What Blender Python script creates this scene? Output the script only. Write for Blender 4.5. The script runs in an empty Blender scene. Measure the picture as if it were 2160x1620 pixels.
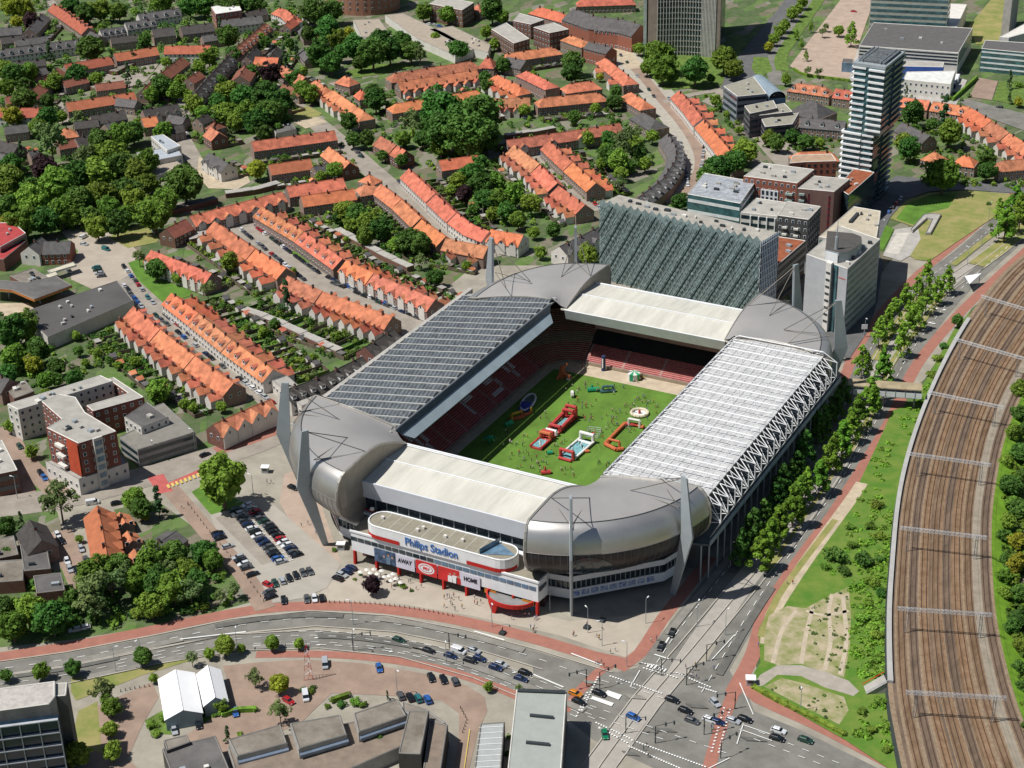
import bpy, bmesh, math, random
import numpy as np
from math import sin, cos, radians, pi
from mathutils import Vector, Matrix
from mathutils.geometry import tessellate_polygon
S = bpy.context.scene
# ---------------------------------------------------------------- camera
FPX, TH, RO, AZ = 3549.38, .4674, -.0254, -.5032
CP = Vector((240.8, -483.5, 300.0))
F_ = Vector((sin(AZ)*cos(TH), cos(AZ)*cos(TH), -sin(TH)))
R_ = Vector((cos(AZ), -sin(AZ), 0)); U_ = R_.cross(F_)
R2 = cos(RO)*R_ + sin(RO)*U_; U2 = -sin(RO)*R_ + cos(RO)*U_
cam = bpy.data.cameras.new('camera'); co = bpy.data.objects.new('camera', cam)
S.collection.objects.link(co)
M = Matrix.Identity(4)
for i in range(3):
    M[i][0] = R2[i]; M[i][1] = U2[i]; M[i][2] = -F_[i]; M[i][3] = CP[i]
co.matrix_world = M
cam.sensor_width = 36; cam.lens = FPX/2160*36; cam.clip_start = 1; cam.clip_end = 9000
S.camera = co
# ---------------------------------------------------------------- sky, sun
SUN_EL, SUN_DIR = radians(59.8), radians(42.5)      # shadows fall towards SUN_DIR
w = bpy.data.worlds.new('World'); S.world = w; w.use_nodes = True
nt = w.node_tree; bg = nt.nodes['Background']
sky = nt.nodes.new('ShaderNodeTexSky'); sky.sky_type = 'NISHITA'; sky.sun_disc = False
sky.sun_elevation = SUN_EL; sky.sun_rotation = (pi/2 - (SUN_DIR+pi)) % (2*pi)
nt.links.new(sky.outputs[0], bg.inputs[0]); bg.inputs[1].default_value = .058
sl = bpy.data.lights.new('sun', 'SUN'); so = bpy.data.objects.new('sun', sl); S.collection.objects.link(so)
sl.energy = 5.0; sl.angle = radians(.5); sl.color = (1, .97, .925)
d_ = Vector((cos(SUN_DIR)*cos(SUN_EL), sin(SUN_DIR)*cos(SUN_EL), -sin(SUN_EL)))
so.rotation_euler = d_.to_track_quat('-Z', 'Y').to_euler(); so.location = (-200, -200, 400)
S.view_settings.view_transform = 'Standard'; S.view_settings.look = 'None'
S.view_settings.exposure = 0.08; S.view_settings.gamma = 1
S.cycles.max_bounces = 4; S.cycles.diffuse_bounces = 2; S.cycles.glossy_bounces = 2
S.cycles.transmission_bounces = 3; S.cycles.transparent_max_bounces = 4
# ---------------------------------------------------------------- helpers
rnd = random.Random(7)
def at(x, y, z=0.0):
    d = F_ + (x-1080)/FPX*R2 - (y-810)/FPX*U2
    t = (z-CP.z)/d.z
    return CP + t*d
def px(P):
    v = Vector(P)-CP; z = v.dot(F_)
    return 1080+FPX*v.dot(R2)/z, 810-FPX*v.dot(U2)/z
def P2(x, y, z=0.0):
    p = at(x, y, z); return Vector((p.x, p.y))
def setp(o, label=None, cat=None, group=None, kind=None):
    if label: o['label'] = label
    if cat: o['category'] = cat
    if group: o['group'] = group
    if kind: o['kind'] = kind
    return o
MATS = {}
def mat(name, col, rough=.8, metal=0.0, var=.12, sc=.3, spec=.3, bump=0.0, rv=0.0, col2=None, trans=0.0, stretch=None, wave=None):
    if name in MATS: return MATS[name]
    m = bpy.data.materials.new(name); MATS[name] = m; m.use_nodes = True
    n = m.node_tree.nodes; L = m.node_tree.links; b = n['Principled BSDF']
    b.inputs['Roughness'].default_value = rough; b.inputs['Metallic'].default_value = metal
    b.inputs['Specular IOR Level'].default_value = spec
    src = None
    g = n.new('ShaderNodeNewGeometry'); mp = n.new('ShaderNodeMapping'); L.new(g.outputs['Position'], mp.inputs[0])
    if stretch: mp.inputs['Scale'].default_value = stretch
    tx = n.new('ShaderNodeTexNoise'); tx.inputs['Scale'].default_value = sc; tx.inputs['Detail'].default_value = 4
    tx.inputs['Roughness'].default_value = .65
    L.new(mp.outputs[0], tx.inputs['Vector'])
    mx = n.new('ShaderNodeMix'); mx.data_type = 'RGBA'
    c2 = col2 or tuple(min(1, c*(1+var)) for c in col); c1 = col if col2 else tuple(c*(1-var) for c in col)
    mx.inputs[6].default_value = (*c1, 1); mx.inputs[7].default_value = (*c2, 1)
    rp = n.new('ShaderNodeMapRange'); rp.inputs[1].default_value = .36; rp.inputs[2].default_value = .64
    L.new(tx.outputs['Fac'], rp.inputs[0]); L.new(rp.outputs[0], mx.inputs[0])
    out = mx.outputs[2]
    if wave:                                     # fine ribs: (axis, scale, dark factor)
        wv = n.new('ShaderNodeTexWave'); wv.bands_direction = wave[0]; wv.inputs['Scale'].default_value = wave[1]
        L.new(g.outputs['Position'], wv.inputs['Vector'])
        m2 = n.new('ShaderNodeMix'); m2.data_type = 'RGBA'; m2.blend_type = 'MULTIPLY'
        m2.inputs[7].default_value = (wave[2],)*3+(1,)
        L.new(wv.outputs['Fac'], m2.inputs[0]); L.new(out, m2.inputs[6]); out = m2.outputs[2]
    if rv:
        oi = n.new('ShaderNodeObjectInfo'); hs = n.new('ShaderNodeHueSaturation')
        r1 = n.new('ShaderNodeMapRange'); r1.inputs[3].default_value = 1-rv; r1.inputs[4].default_value = 1+rv
        r2 = n.new('ShaderNodeMapRange'); r2.inputs[3].default_value = .5-rv*.11; r2.inputs[4].default_value = .5+rv*.06
        mt = n.new('ShaderNodeMath'); mt.operation = 'FRACT'; mm = n.new('ShaderNodeMath'); mm.operation = 'MULTIPLY'; mm.inputs[1].default_value = 7.13
        L.new(oi.outputs['Random'], r1.inputs[0]); L.new(oi.outputs['Random'], mm.inputs[0]); L.new(mm.outputs[0], mt.inputs[0]); L.new(mt.outputs[0], r2.inputs[0])
        L.new(r1.outputs[0], hs.inputs['Value']); L.new(r2.outputs[0], hs.inputs['Hue']); L.new(out, hs.inputs['Color']); out = hs.outputs[0]
    L.new(out, b.inputs['Base Color'])
    if bump:
        bp = n.new('ShaderNodeBump'); bp.inputs['Strength'].default_value = bump; bp.inputs['Distance'].default_value = .5
        t2 = n.new('ShaderNodeTexNoise'); t2.inputs['Scale'].default_value = sc*3; L.new(g.outputs['Position'], t2.inputs['Vector'])
        L.new(t2.outputs['Fac'], bp.inputs['Height']); L.new(bp.outputs[0], b.inputs['Normal'])
    if trans:
        tr = n.new('ShaderNodeBsdfTranslucent'); ms = n.new('ShaderNodeMixShader'); ms.inputs[0].default_value = trans
        L.new(out, tr.inputs[0]); L.new(b.outputs[0], ms.inputs[1]); L.new(tr.outputs[0], ms.inputs[2])
        L.new(ms.outputs[0], n['Material Output'].inputs[0])
    return m
class MB:
    def __init__(s): s.v = []; s.f = []; s.m = []
    def poly(s, pts, m=0):
        k = len(s.v); s.v += [tuple(p) for p in pts]; s.f.append(tuple(range(k, k+len(pts)))); s.m.append(m); return s
    def hexa(s, b, t, m=0, mt=None):             # bottom and top rings of equal length
        n = len(b)
        for i in range(n): s.poly([b[i], b[(i+1) % n], t[(i+1) % n], t[i]], m)
        s.poly(list(t), m if mt is None else mt); s.poly(list(reversed(b)), m); return s
    def prism(s, p2, z0, z1, m=0, mt=None):
        s2 = [(p[0], p[1]) for p in p2]
        a = sum(s2[i][0]*s2[(i+1) % len(s2)][1]-s2[(i+1) % len(s2)][0]*s2[i][1] for i in range(len(s2)))
        if a < 0: s2.reverse()
        return s.hexa([(x, y, z0) for x, y in s2], [(x, y, z1) for x, y in s2], m, mt)
    def box(s, c, sz, rz=0, m=0, mt=None, z0=None):
        cx, cy, cz = c; a, b, h = sz[0]/2, sz[1]/2, sz[2]
        zb = cz-h/2 if z0 is None else z0
        q = [(cx+x*cos(rz)-y*sin(rz), cy+x*sin(rz)+y*cos(rz)) for x, y in ((-a, -b), (a, -b), (a, b), (-a, b))]
        return s.prism(q, zb, zb+h, m, mt)
    def tube(s, p, q, r, n=6, m=0, r2=None):
        p = Vector(p); q = Vector(q); d = (q-p).normalized(); r2 = r if r2 is None else r2
        a = d.cross(Vector((0, 0, 1)) if abs(d.z) < .95 else Vector((1, 0, 0))).normalized(); b = d.cross(a)
        A = [p+r*(cos(2*pi*i/n)*a+sin(2*pi*i/n)*b) for i in range(n)]
        B = [q+r2*(cos(2*pi*i/n)*a+sin(2*pi*i/n)*b) for i in range(n)]
        return s.hexa(A, B, m)
    def build(s, name, mats, parent=None, org=(0, 0, 0), smooth=False):
        o_ = Vector(org)
        me = bpy.data.meshes.new(name)
        me.from_pydata([(a-o_.x, b-o_.y, c-o_.z) for a, b, c in s.v], [], s.f)
        if not isinstance(mats, (list, tuple)): mats = [mats]
        for m in mats: me.materials.append(m)
        me.polygons.foreach_set('material_index', s.m)
        if smooth:
            bm = bmesh.new(); bm.from_mesh(me); bmesh.ops.remove_doubles(bm, verts=bm.verts, dist=.001); bm.to_mesh(me); bm.free()
            me.polygons.foreach_set('use_smooth', [True]*len(me.polygons))
        me.update()
        ob = bpy.data.objects.new(name, me); S.collection.objects.link(ob)
        if parent: ob.parent = parent
        elif org != (0, 0, 0): ob.location = org
        return ob
def thing(name, label, cat, loc=(0, 0, 0), group=None, rz=0):
    o = bpy.data.objects.new(name, None); S.collection.objects.link(o); o.location = loc; o.rotation_euler = (0, 0, rz)
    o.empty_display_size = 1
    return setp(o, label, cat, group)
def dup(root, loc, rz=0, label=None, group=None, sc=None, matmap=None):
    r = root.copy(); S.collection.objects.link(r); r.location = loc; r.rotation_euler = (0, 0, rz)
    if sc: r.scale = sc
    if label: r['label'] = label
    if group: r['group'] = group
    def cp(a, b):
        for ch in a.children:
            c = ch.copy(); S.collection.objects.link(c); c.parent = b
            if matmap:
                for i, ms in enumerate(c.material_slots):
                    nm_ = ms.material.name if ms.material else None
                    if nm_ in matmap: ms.link = 'OBJECT'; ms.material = matmap[nm_]
            cp(ch, c)
    cp(root, r); return r
def smooth_line(pts, step=6.0):
    P = [Vector((p[0], p[1])) for p in pts]
    if len(P) < 3: 
        out = []
        for a, b in zip(P, P[1:]):
            n = max(1, int((b-a).length/step)); out += [a.lerp(b, i/n) for i in range(n)]
        return out+[P[-1]]
    out = []
    E_ = [P[0]*2-P[1]]+P+[P[-1]*2-P[-2]]
    for i in range(1, len(E_)-2):
        a, b, c, d = E_[i-1:i+3]; n = max(1, int((c-b).length/step))
        for k in range(n):
            t = k/n
            out.append(.5*((2*b)+(c-a)*t+(2*a-5*b+4*c-d)*t*t+(3*b-a-3*c+d)*t**3))
    return out+[P[-1]]
def wl(pts, z=0.0, step=6.0):                     # pixel polyline -> smooth world polyline
    return smooth_line([P2(x, y, z) for x, y in pts], step)
def offs(line, d):
    out = []
    for i, p in enumerate(line):
        t = (line[min(i+1, len(line)-1)]-line[max(i-1, 0)]).normalized()
        out.append(p+Vector((-t.y, t.x))*d)
    return out
LV = [0.012]
def lay(): LV[0] += .0035; return LV[0]
def strip(name, line, wd, m, z=None, off=0.0, kind='structure', label=None, cat=None):
    z = lay() if z is None else z
    a = offs(line, off+wd/2); b = offs(line, off-wd/2); mb = MB()
    for i in range(len(line)-1):
        mb.poly([(*b[i], z), (*b[i+1], z), (*a[i+1], z), (*a[i], z)])
    return setp(mb.build(name, m), label, cat, None, kind)
def sheet(name, pts, m, z=None, zp=0.0, kind='structure', world=False, label=None, cat=None):
    z = lay() if z is None else z
    q = [Vector(p) for p in pts] if world else [P2(x, y, zp) for x, y in pts]
    tri = tessellate_polygon([[Vector((p[0], p[1], 0)) for p in q]])
    me = bpy.data.meshes.new(name); T = []
    for t in tri:
        a, b, c = [q[i] for i in t]
        if (b[0]-a[0])*(c[1]-a[1])-(c[0]-a[0])*(b[1]-a[1]) < 0: t = (t[0], t[2], t[1])
        T.append(tuple(t))
    me.from_pydata([(p[0], p[1], z+zp) for p in q], [], T); me.materials.append(m)
    o = bpy.data.objects.new(name, me); S.collection.objects.link(o)
    return setp(o, label, cat, None, kind)
def along(l, s):
    for a, b in zip(l, l[1:]):
        L_ = (b-a).length
        if s <= L_ and L_ > 0: return a.lerp(b, s/L_), (b-a)/L_
        s -= L_
    return l[-1], (l[-1]-l[-2]).normalized()
def length(l): return sum((b-a).length for a, b in zip(l, l[1:]))
def dashes(name, line, off, wd, dash, gap, m, z, t0=0.0, t1=1e9):
    l = offs(line, off) if off else line; mb = MB(); s = t0; T = min(t1, length(l))
    while s+dash < T:
        p, d = along(l, s); q, e = along(l, s+dash); n1 = Vector((-d.y, d.x))*wd/2; n2 = Vector((-e.y, e.x))*wd/2
        mb.poly([(*(p-n1), z), (*(q-n2), z), (*(q+n2), z), (*(p+n1), z)]); s += dash+gap
    if mb.f: return setp(mb.build(name, m), None, None, None, 'structure')
def text_mesh(txt, size, depth=.06, bold=0.0):
    c = bpy.data.curves.new('lettering', 'FONT'); c.body = txt; c.size = size; c.extrude = depth; c.offset = bold
    c.align_x = 'CENTER'; c.align_y = 'CENTER'
    o = bpy.data.objects.new('lettering', c); S.collection.objects.link(o)
    dg = bpy.context.evaluated_depsgraph_get(); me = bpy.data.meshes.new_from_object(o.evaluated_get(dg))
    bpy.data.objects.remove(o); return me
def put_text(txt, size, loc, ux, m, parent, name='lettering', depth=.08, bold=0.0, uz=Vector((0, 0, 1)), org=(0, 0, 0), sx=1.0):
    me = text_mesh(txt, size, depth, bold); me.materials.clear(); me.materials.append(m)
    o = bpy.data.objects.new(name, me); S.collection.objects.link(o)
    ux = Vector(ux).normalized(); n = ux.cross(Vector(uz)).normalized(); uy = Vector(uz).normalized()
    l = Vector(loc)-Vector(org)
    o.matrix_local = Matrix(((ux.x*sx, uy.x, n.x, l.x), (ux.y*sx, uy.y, n.y, l.y), (ux.z*sx, uy.z, n.z, l.z), (0, 0, 0, 1)))
    if parent: o.parent = parent
    return o
# ---------------------------------------------------------------- materials
white = mat('white_paint', (.72, .73, .73), .5, var=.05)
offwh = mat('off_white', (.6, .58, .53), .7, var=.08)
cream = mat('cream_roof', (.52, .505, .44), .75, var=.13, sc=.22, stretch=(.9, .12, 1))
silver = mat('brushed_silver', (.50, .475, .44), .38, .75, var=.07, sc=.08, wave=('X', .55, .93))
silverw = mat('silver_wall', (.42, .42, .42), .35, .7, var=.08, sc=.1)
mastm = mat('grey_steel', (.36, .40, .42), .5, .3, var=.05)
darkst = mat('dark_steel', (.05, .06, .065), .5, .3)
glassd = mat('dark_glass', (.02, .035, .045), .12, 0, var=.3, sc=.4, spec=.8)
glasst = mat('teal_glass', (.05, .12, .13), .15, 0, var=.4, sc=.25, spec=.8)
glassb = mat('blue_glass', (.10, .18, .26), .15, 0, var=.3, sc=.3, spec=.8)
redm = mat('red_paint', (.45, .02, .015), .5, var=.08)
brick = mat('brown_brick', (.16, .085, .06), .9, var=.2, sc=1.2, rv=.15)
brickr = mat('red_brick', (.27, .10, .065), .9, var=.15, sc=1.2)
plaster = mat('white_plaster', (.58, .55, .50), .85, var=.08, rv=.08)
wallm = mat('stone_wall', (.24, .175, .14), .9, var=.15, sc=.8, rv=.15)
tileo = mat('orange_tile', (.47, .165, .085), .85, var=.28, sc=.3, rv=.14)
tileo2 = mat('weathered_orange_tile', (.40, .155, .085), .88, var=.3, sc=.35, rv=.14); tileo3 = mat('fresh_orange_tile', (.52, .165, .075), .82, var=.22, sc=.3, rv=.1)
tiler = mat('faded_red_tile', (.36, .115, .06), .85, var=.15, sc=.35, rv=.1)
tileb = mat('brown_tile', (.22, .085, .052), .85, var=.16, sc=.4, rv=.1)
tileg = mat('grey_tile', (.095, .09, .088), .8, var=.2, sc=.4, rv=.18)
tilek = mat('dark_tile', (.055, .05, .046), .8, var=.2, sc=.5, rv=.15)
roofg = mat('gravel_roof', (.34, .325, .29), .95, var=.12, sc=.25, rv=.06)
roofb = mat('bitumen_roof', (.11, .105, .10), .9, var=.22, sc=.12, rv=.1)
roofk = mat('worn_roof', (.14, .12, .095), .9, col2=(.24, .215, .18), sc=.12)
roofr = mat('rusty_sedum_roof', (.24, .075, .035), .95, var=.25, sc=.4)
concr = mat('concrete', (.36, .345, .315), .9, var=.12, sc=.3)
asph = mat('asphalt', (.17, .165, .145), .92, var=.18, sc=.12)
asphd = mat('asphalt_dark', (.115, .115, .115), .92, var=.14, sc=.2)
brickp = mat('brick_paving', (.27, .195, .15), .92, var=.14, sc=.12)
brickg = mat('grey_brick_paving', (.27, .24, .20), .92, var=.14, sc=.15)
redp = mat('red_cycle_paving', (.31, .135, .10), .92, var=.08, sc=.3)
plaz = mat('plaza_paving', (.29, .265, .215), .92, var=.15, sc=.09)
plazp = mat('pink_paving', (.37, .285, .225), .92, var=.1, sc=.15)
kerb = mat('kerb_stone', (.40, .37, .32), .9, var=.08)
paintw = mat('road_paint', (.68, .68, .65), .7, var=.06)
sand = mat('sandy_soil', (.42, .35, .25), .95, var=.15, sc=.25)
sandg = mat('weedy_sand', (.40, .33, .23), .95, col2=(.19, .21, .07), sc=.20)
grassb = mat('bright_grass', (.085, .18, .022), .9, var=.22, sc=.12)
grass = mat('grass', (.10, .16, .03), .95, var=.3, sc=.3)
grassd = mat('dry_grass', (.29, .25, .10), .95, col2=(.17, .20, .05), sc=.12)
grassw = mat('wild_grass', (.070, .165, .018), .95, col2=(.14, .20, .035), sc=.16)
groundm = mat('garden_ground', (.065, .115, .028), .95, col2=(.19, .165, .12), sc=.22)
def plots(m):
    n = m.node_tree.nodes; L = m.node_tree.links; b = n['Principled BSDF']; old = b.inputs['Base Color'].links[0].from_socket
    g = n.new('ShaderNodeNewGeometry'); mp = n.new('ShaderNodeMapping'); mp.inputs['Rotation'].default_value = (0, 0, .55); mp.inputs['Scale'].default_value = (.16, .075, 0)
    L.new(g.outputs['Position'], mp.inputs[0]); v = n.new('ShaderNodeTexVoronoi'); v.distance = 'CHEBYCHEV'; v.inputs['Scale'].default_value = 1.0; v.inputs['Randomness'].default_value = .75
    L.new(mp.outputs[0], v.inputs['Vector']); sp = n.new('ShaderNodeSeparateColor'); L.new(v.outputs['Color'], sp.inputs[0]); r = n.new('ShaderNodeValToRGB'); r.color_ramp.interpolation = 'CONSTANT'
    cols = [(0, (.035, .085, .018)), (.25, (.07, .155, .022)), (.42, (.05, .105, .022)), (.55, (.18, .15, .12)), (.66, (.09, .18, .028)), (.78, (.25, .225, .195)), (.86, (.055, .10, .028)), (.94, (.15, .12, .085))]
    e = r.color_ramp.elements; e[0].color = (*cols[0][1], 1); e[1].position = cols[1][0]; e[1].color = (*cols[1][1], 1)
    for p, c in cols[2:]: k = e.new(p); k.color = (*c, 1)
    L.new(sp.outputs[0], r.inputs[0]); mx = n.new('ShaderNodeMix'); mx.data_type = 'RGBA'; mx.inputs[0].default_value = .42
    L.new(r.outputs[0], mx.inputs[6]); L.new(old, mx.inputs[7]); L.new(mx.outputs[2], b.inputs['Base Color'])
plots(groundm)
trunkm = mat('bark', (.12, .09, .065), .95)
def leafmat(n, c, v=.35): return mat(n, c, .7, var=v, sc=.5, rv=.28, trans=.28, spec=.2)
LM = {'b': leafmat('leaf_green', (.15, .265, .034)), 'd': leafmat('leaf_dark', (.068, .165, .028)), 'y': leafmat('leaf_yellow', (.27, .31, .03)),
      'p': leafmat('leaf_purple', (.05, .025, .03)), 'w': leafmat('leaf_pale', (.135, .205, .065)), 's': leafmat('leaf_fresh', (.14, .29, .030)),
      'c': leafmat('leaf_conifer', (.045, .10, .035))}
# ================================================================ STADIUM
stad = thing('stadium', 'huge football stadium with silver rounded corners and open roof over a green pitch', 'stadium', (0, 0, 0))
V2_ = lambda x, y: Vector((x, y))
def part(mb, name, m, parent=stad, smooth=False, label=None):
    o = mb.build(name, m, parent, smooth=smooth)
    if label: o['label'] = label
    return o
# pitch and surround
setp(MB().prism([(-48, -72), (48, -72), (48, 72), (-48, 72)], .02, .10).build('track_surround', mat('concourse_paving', (.46, .38, .28), .95, var=.12, sc=.2)), kind='structure')
setp(MB().poly([(-36.9, -56.4, .13), (36.9, -56.4, .13), (36.9, 56.4, .13), (-36.9, 56.4, .13)]).build('pitch', mat('pitch_grass', (.095, .185, .025), .9, var=.2, sc=.12, stretch=(1, .5, 1))), kind='structure')
ml = MB()
def ln(x0, y0, x1, y1, w_=.14):
    ml.poly([(x0-w_/2, y0-w_/2, .15), (x1+w_/2, y0-w_/2, .15), (x1+w_/2, y1+w_/2, .15), (x0-w_/2, y1+w_/2, .15)])
for a in (-34, 34): ln(a, -52.5, a, 52.5)
for b_ in (-52.5, 0, 52.5): ln(-34, b_, 34, b_)
for s_ in (-1, 1):
    y0, y1 = sorted((s_*52.5, s_*36)); ln(-20.16, y0, -20.16, y1); ln(20.16, y0, 20.16, y1); ln(-20.16, s_*36, 20.16, s_*36)
for k in range(40):
    a, b_ = 2*pi*k/40, 2*pi*(k+1)/40
    ml.poly([(9.1*cos(a), 9.1*sin(a), .15), (9.1*cos(b_), 9.1*sin(b_), .15), (9.25*cos(b_), 9.25*sin(b_), .15), (9.25*cos(a), 9.25*sin(a), .15)])
setp(ml.build('pitch_marking', mat('faint_line_paint', (.15, .25, .06), .9)), kind='structure')
seat = mat('maroon_seat', (.40, .065, .06), .7, var=.2, sc=.5); seatw = mat('white_seat', (.78, .76, .76), .6); step_ = mat('stand_concrete', (.42, .28, .25), .9)
seatlit = mat('sunlit_seat', (.40, .10, .095), .7, var=.12, sc=.6); dk = mat('shadowed_netting', (.018, .02, .022), .9); wallt = mat('tan_wall', (.30, .24, .17), .9)
FONT = {'P': ["11110", "10001", "10001", "11110", "10000", "10000", "10000"], 'S': ["01111", "10000", "10000", "01110", "00001", "00001", "11110"], 'V': ["10001", "10001", "10001", "01010", "01010", "00100", "00100"]}
def letters(y, row):                             # white seats forming letters on the long stand
    for ch, y0 in (('P', 3.5), ('S', 19.5), ('V', 35), ('V', -32), ('S', -50)):
        if y0 <= y < y0+9.6 and 3 <= row < 17:
            c = int((y-y0)/1.92); r = 6-int((row-3)/2)
            return FONT[ch][r][c] == '1'
    return False
def stand(axis, sgn, d0, half, rows, z0=1.3, dz=.48, dr=.82, col=60, mats=None, lf=None, name='seating_tier', seg=None):
    mb = MB(); n = max(2, int(2*half/(seg or 12)))
    for r in range(rows):
        a = d0+r*dr; z = z0+r*dz
        for k in range(n):
            u0 = -half+2*half*k/n; u1 = -half+2*half*(k+1)/n; um = (u0+u1)/2
            aisle = seg and (k % 18 == 0)
            prof = [(a, z-dz if r else 0), (a, z), (a+.35, z), (a+.35, z+.42), (a+dr, z+.42), (a+dr, z)]
            mi = [0, 0, 1, 1, 1]
            if lf and lf(um, r): mi = [0, 0, 2, 2, 0]
            if aisle: mi = [0]*5
            for i in range(5):
                (p, q), (p2, q2) = prof[i], prof[i+1]
                if axis == 'x': pts = [(sgn*p, u0, q), (sgn*p, u1, q), (sgn*p2, u1, q2), (sgn*p2, u0, q2)]
                else: pts = [(u0, sgn*p, q), (u1, sgn*p, q), (u1, sgn*p2, q2), (u0, sgn*p2, q2)]
                mb.poly(pts, mi[i])
    return part(mb, name, mats or [step_, seat, seatw])
stand('x', -1, 41.2, 53, 31, lf=letters, seg=.64)
stand('x', 1, 41.2, 53, 31)
stand('y', 1, 66, 28, 10, mats=[step_, seatlit, seatw], dz=.42, seg=.9)  # sunlit strip: the sun is put into a paler seat colour
stand('y', 1, 80, 30, 9, z0=11.5, dz=.5, mats=[step_, seat, seatw], name='upper_tier')
stand('y', -1, 63, 28, 26, dz=.5)
mb = MB(); mb.poly([(-29, 74.1, 5.5), (29, 74.1, 5.5), (29, 84.5, 12.6), (-29, 84.5, 12.6)]); part(mb, 'tier_cover', dk)  # dark netting, with the roof's shadow put into its black
mb = MB(); mb.box((0, 86, 14.6), (62, 1.2, 1.3)); part(mb, 'balcony_front', redm)
mb = MB(); mb.box((0, 89, 17.4), (62, 6, 4.2)); part(mb, 'sky_boxes', glassd)
mb = MB()
for k in range(14): mb.box((-28+4.3*k, 85.8, 17.4), (.25, .25, 4.2))
mb.box((0, 85.6, 19.6), (62, .5, .5)); part(mb, 'sky_box_frame', darkst)
mb = MB()
for sx in (-1, 1):                                # corner stands
    for sy in (-1, 1):
        cx, cy = sx*28.5, sy*53.5
        for r in range(26):
            z = 1.3+r*.5; n = 8; R0, R1 = 12.6+r*.9, 12.6+(r+1)*.9
            for k in range(n):
                a, b_ = pi/2*k/n, pi/2*(k+1)/n
                f = lambda R, t, zz: (cx+sx*R*cos(t), cy+sy*R*sin(t), zz)
                mt_ = 0 if (9 <= r <= 13) else 1
                mb.poly([f(R0, a, z-.5 if r else 0), f(R0, b_, z-.5 if r else 0), f(R0, b_, z), f(R0, a, z)], 0)
                mb.poly([f(R0, a, z), f(R0, b_, z), f(R1, b_, z), f(R1, a, z)], mt_)
part(mb, 'corner_seating', [wallt, seat])
mb = MB()
mb.box((-40.6, 0, .7), (.3, 118, 1.3)); mb.box((40.6, 0, .7), (.3, 118, 1.3)); mb.box((0, 65.3, .7), (60, .3, 1.3)); mb.box((0, -62.4, .7), (60, .3, 1.3))
part(mb, 'front_barrier', wallt)
# outer walls and lower facade under the roofs
mb = MB()
mb.prism([(-80, -50), (-78.5, -50), (-78.5, 66), (-80, 66)], 0, 20.5); part(mb, 'street_wall', concr)
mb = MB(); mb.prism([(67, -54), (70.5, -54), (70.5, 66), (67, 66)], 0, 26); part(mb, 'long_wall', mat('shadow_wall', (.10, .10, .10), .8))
mb = MB(); mb.box((0, 93, 11), (76, 5, 22)); part(mb, 'back_wall', concr)
# short side roofs
for sy, nm in ((-1, 'front'), (1, 'back')):
    hx = 34 if sy < 0 else 36
    mb = MB(); Yi, Ym, Yo = 61.0, 74.0, 88.0; zi, zm, zo = 24.8, 26.4, 25.4
    if sy < 0: zi, zm, zo = 24.2, 25.3, 24.2
    for (a, za, b_, zb) in ((Yi, zi, Ym, zm), (Ym, zm, Yo, zo)):
        mb.hexa([(-hx, sy*a, za-.5), (hx, sy*a, za-.5), (hx, sy*b_, zb-.5), (-hx, sy*b_, zb-.5)], [(-hx, sy*a, za), (hx, sy*a, za), (hx, sy*b_, zb), (-hx, sy*b_, zb)])
    part(mb, 'short_roof', cream)
    mb = MB()
    mb.box((0, sy*Ym, zm+.12), (2*hx, .5, .35)); part(mb, 'roof_ridge', white)
    mb = MB()
    if sy < 0:
        mb.box((0, -60.8, 24.0), (2*hx-1, .7, 1.5)); mb.box((0, -61.6, 24.55), (2*hx-2, .5, .2))
        part(mb, 'roof_edge', white)
        mb = MB(); mb.hexa([(-hx-3, -88.2, 18.2), (hx, -88.2, 18.2), (hx, -87.6, 18.2), (-hx-3, -87.6, 18.2)], [(-hx-2.5, -88.9, 24.6), (hx, -88.9, 24.6), (hx, -88.3, 24.6), (-hx-2.5, -88.3, 24.6)])
        part(mb, 'roof_fascia', mat('pale_blue_fascia', (.60, .62, .66), .6, var=.03))
        mb = MB(); mb.box((0, -86.6, 15.3), (2*hx+4, .6, 7)); part(mb, 'glazed_wall', glassd)
        mb = MB()
        for k in range(17): mb.box((-34+4.25*k, -87.1, 15.0), (.22, .3, 6.5))
        part(mb, 'wall_mullions', mastm)
        mb = MB(); mb.box((0, -88.3, 12.6), (2*hx, 1.8, .9)); part(mb, 'parapet', white)
    else:
        mb.hexa([(-hx+2, 61.6, 20.6), (hx-2, 61.6, 20.6), (hx-2, 61.9, 20.6), (-hx+2, 61.9, 20.6)], [(-hx+2, 60.2, 25.0), (hx-2, 60.2, 25.0), (hx-2, 60.9, 25.0), (-hx+2, 60.9, 25.0)])
        part(mb, 'roof_edge', white)
        mb = MB(); mb.box((0, 88.6, 24.6), (2*hx+2, 1.0, 2.6)); part(mb, 'roof_fascia', white)
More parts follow.
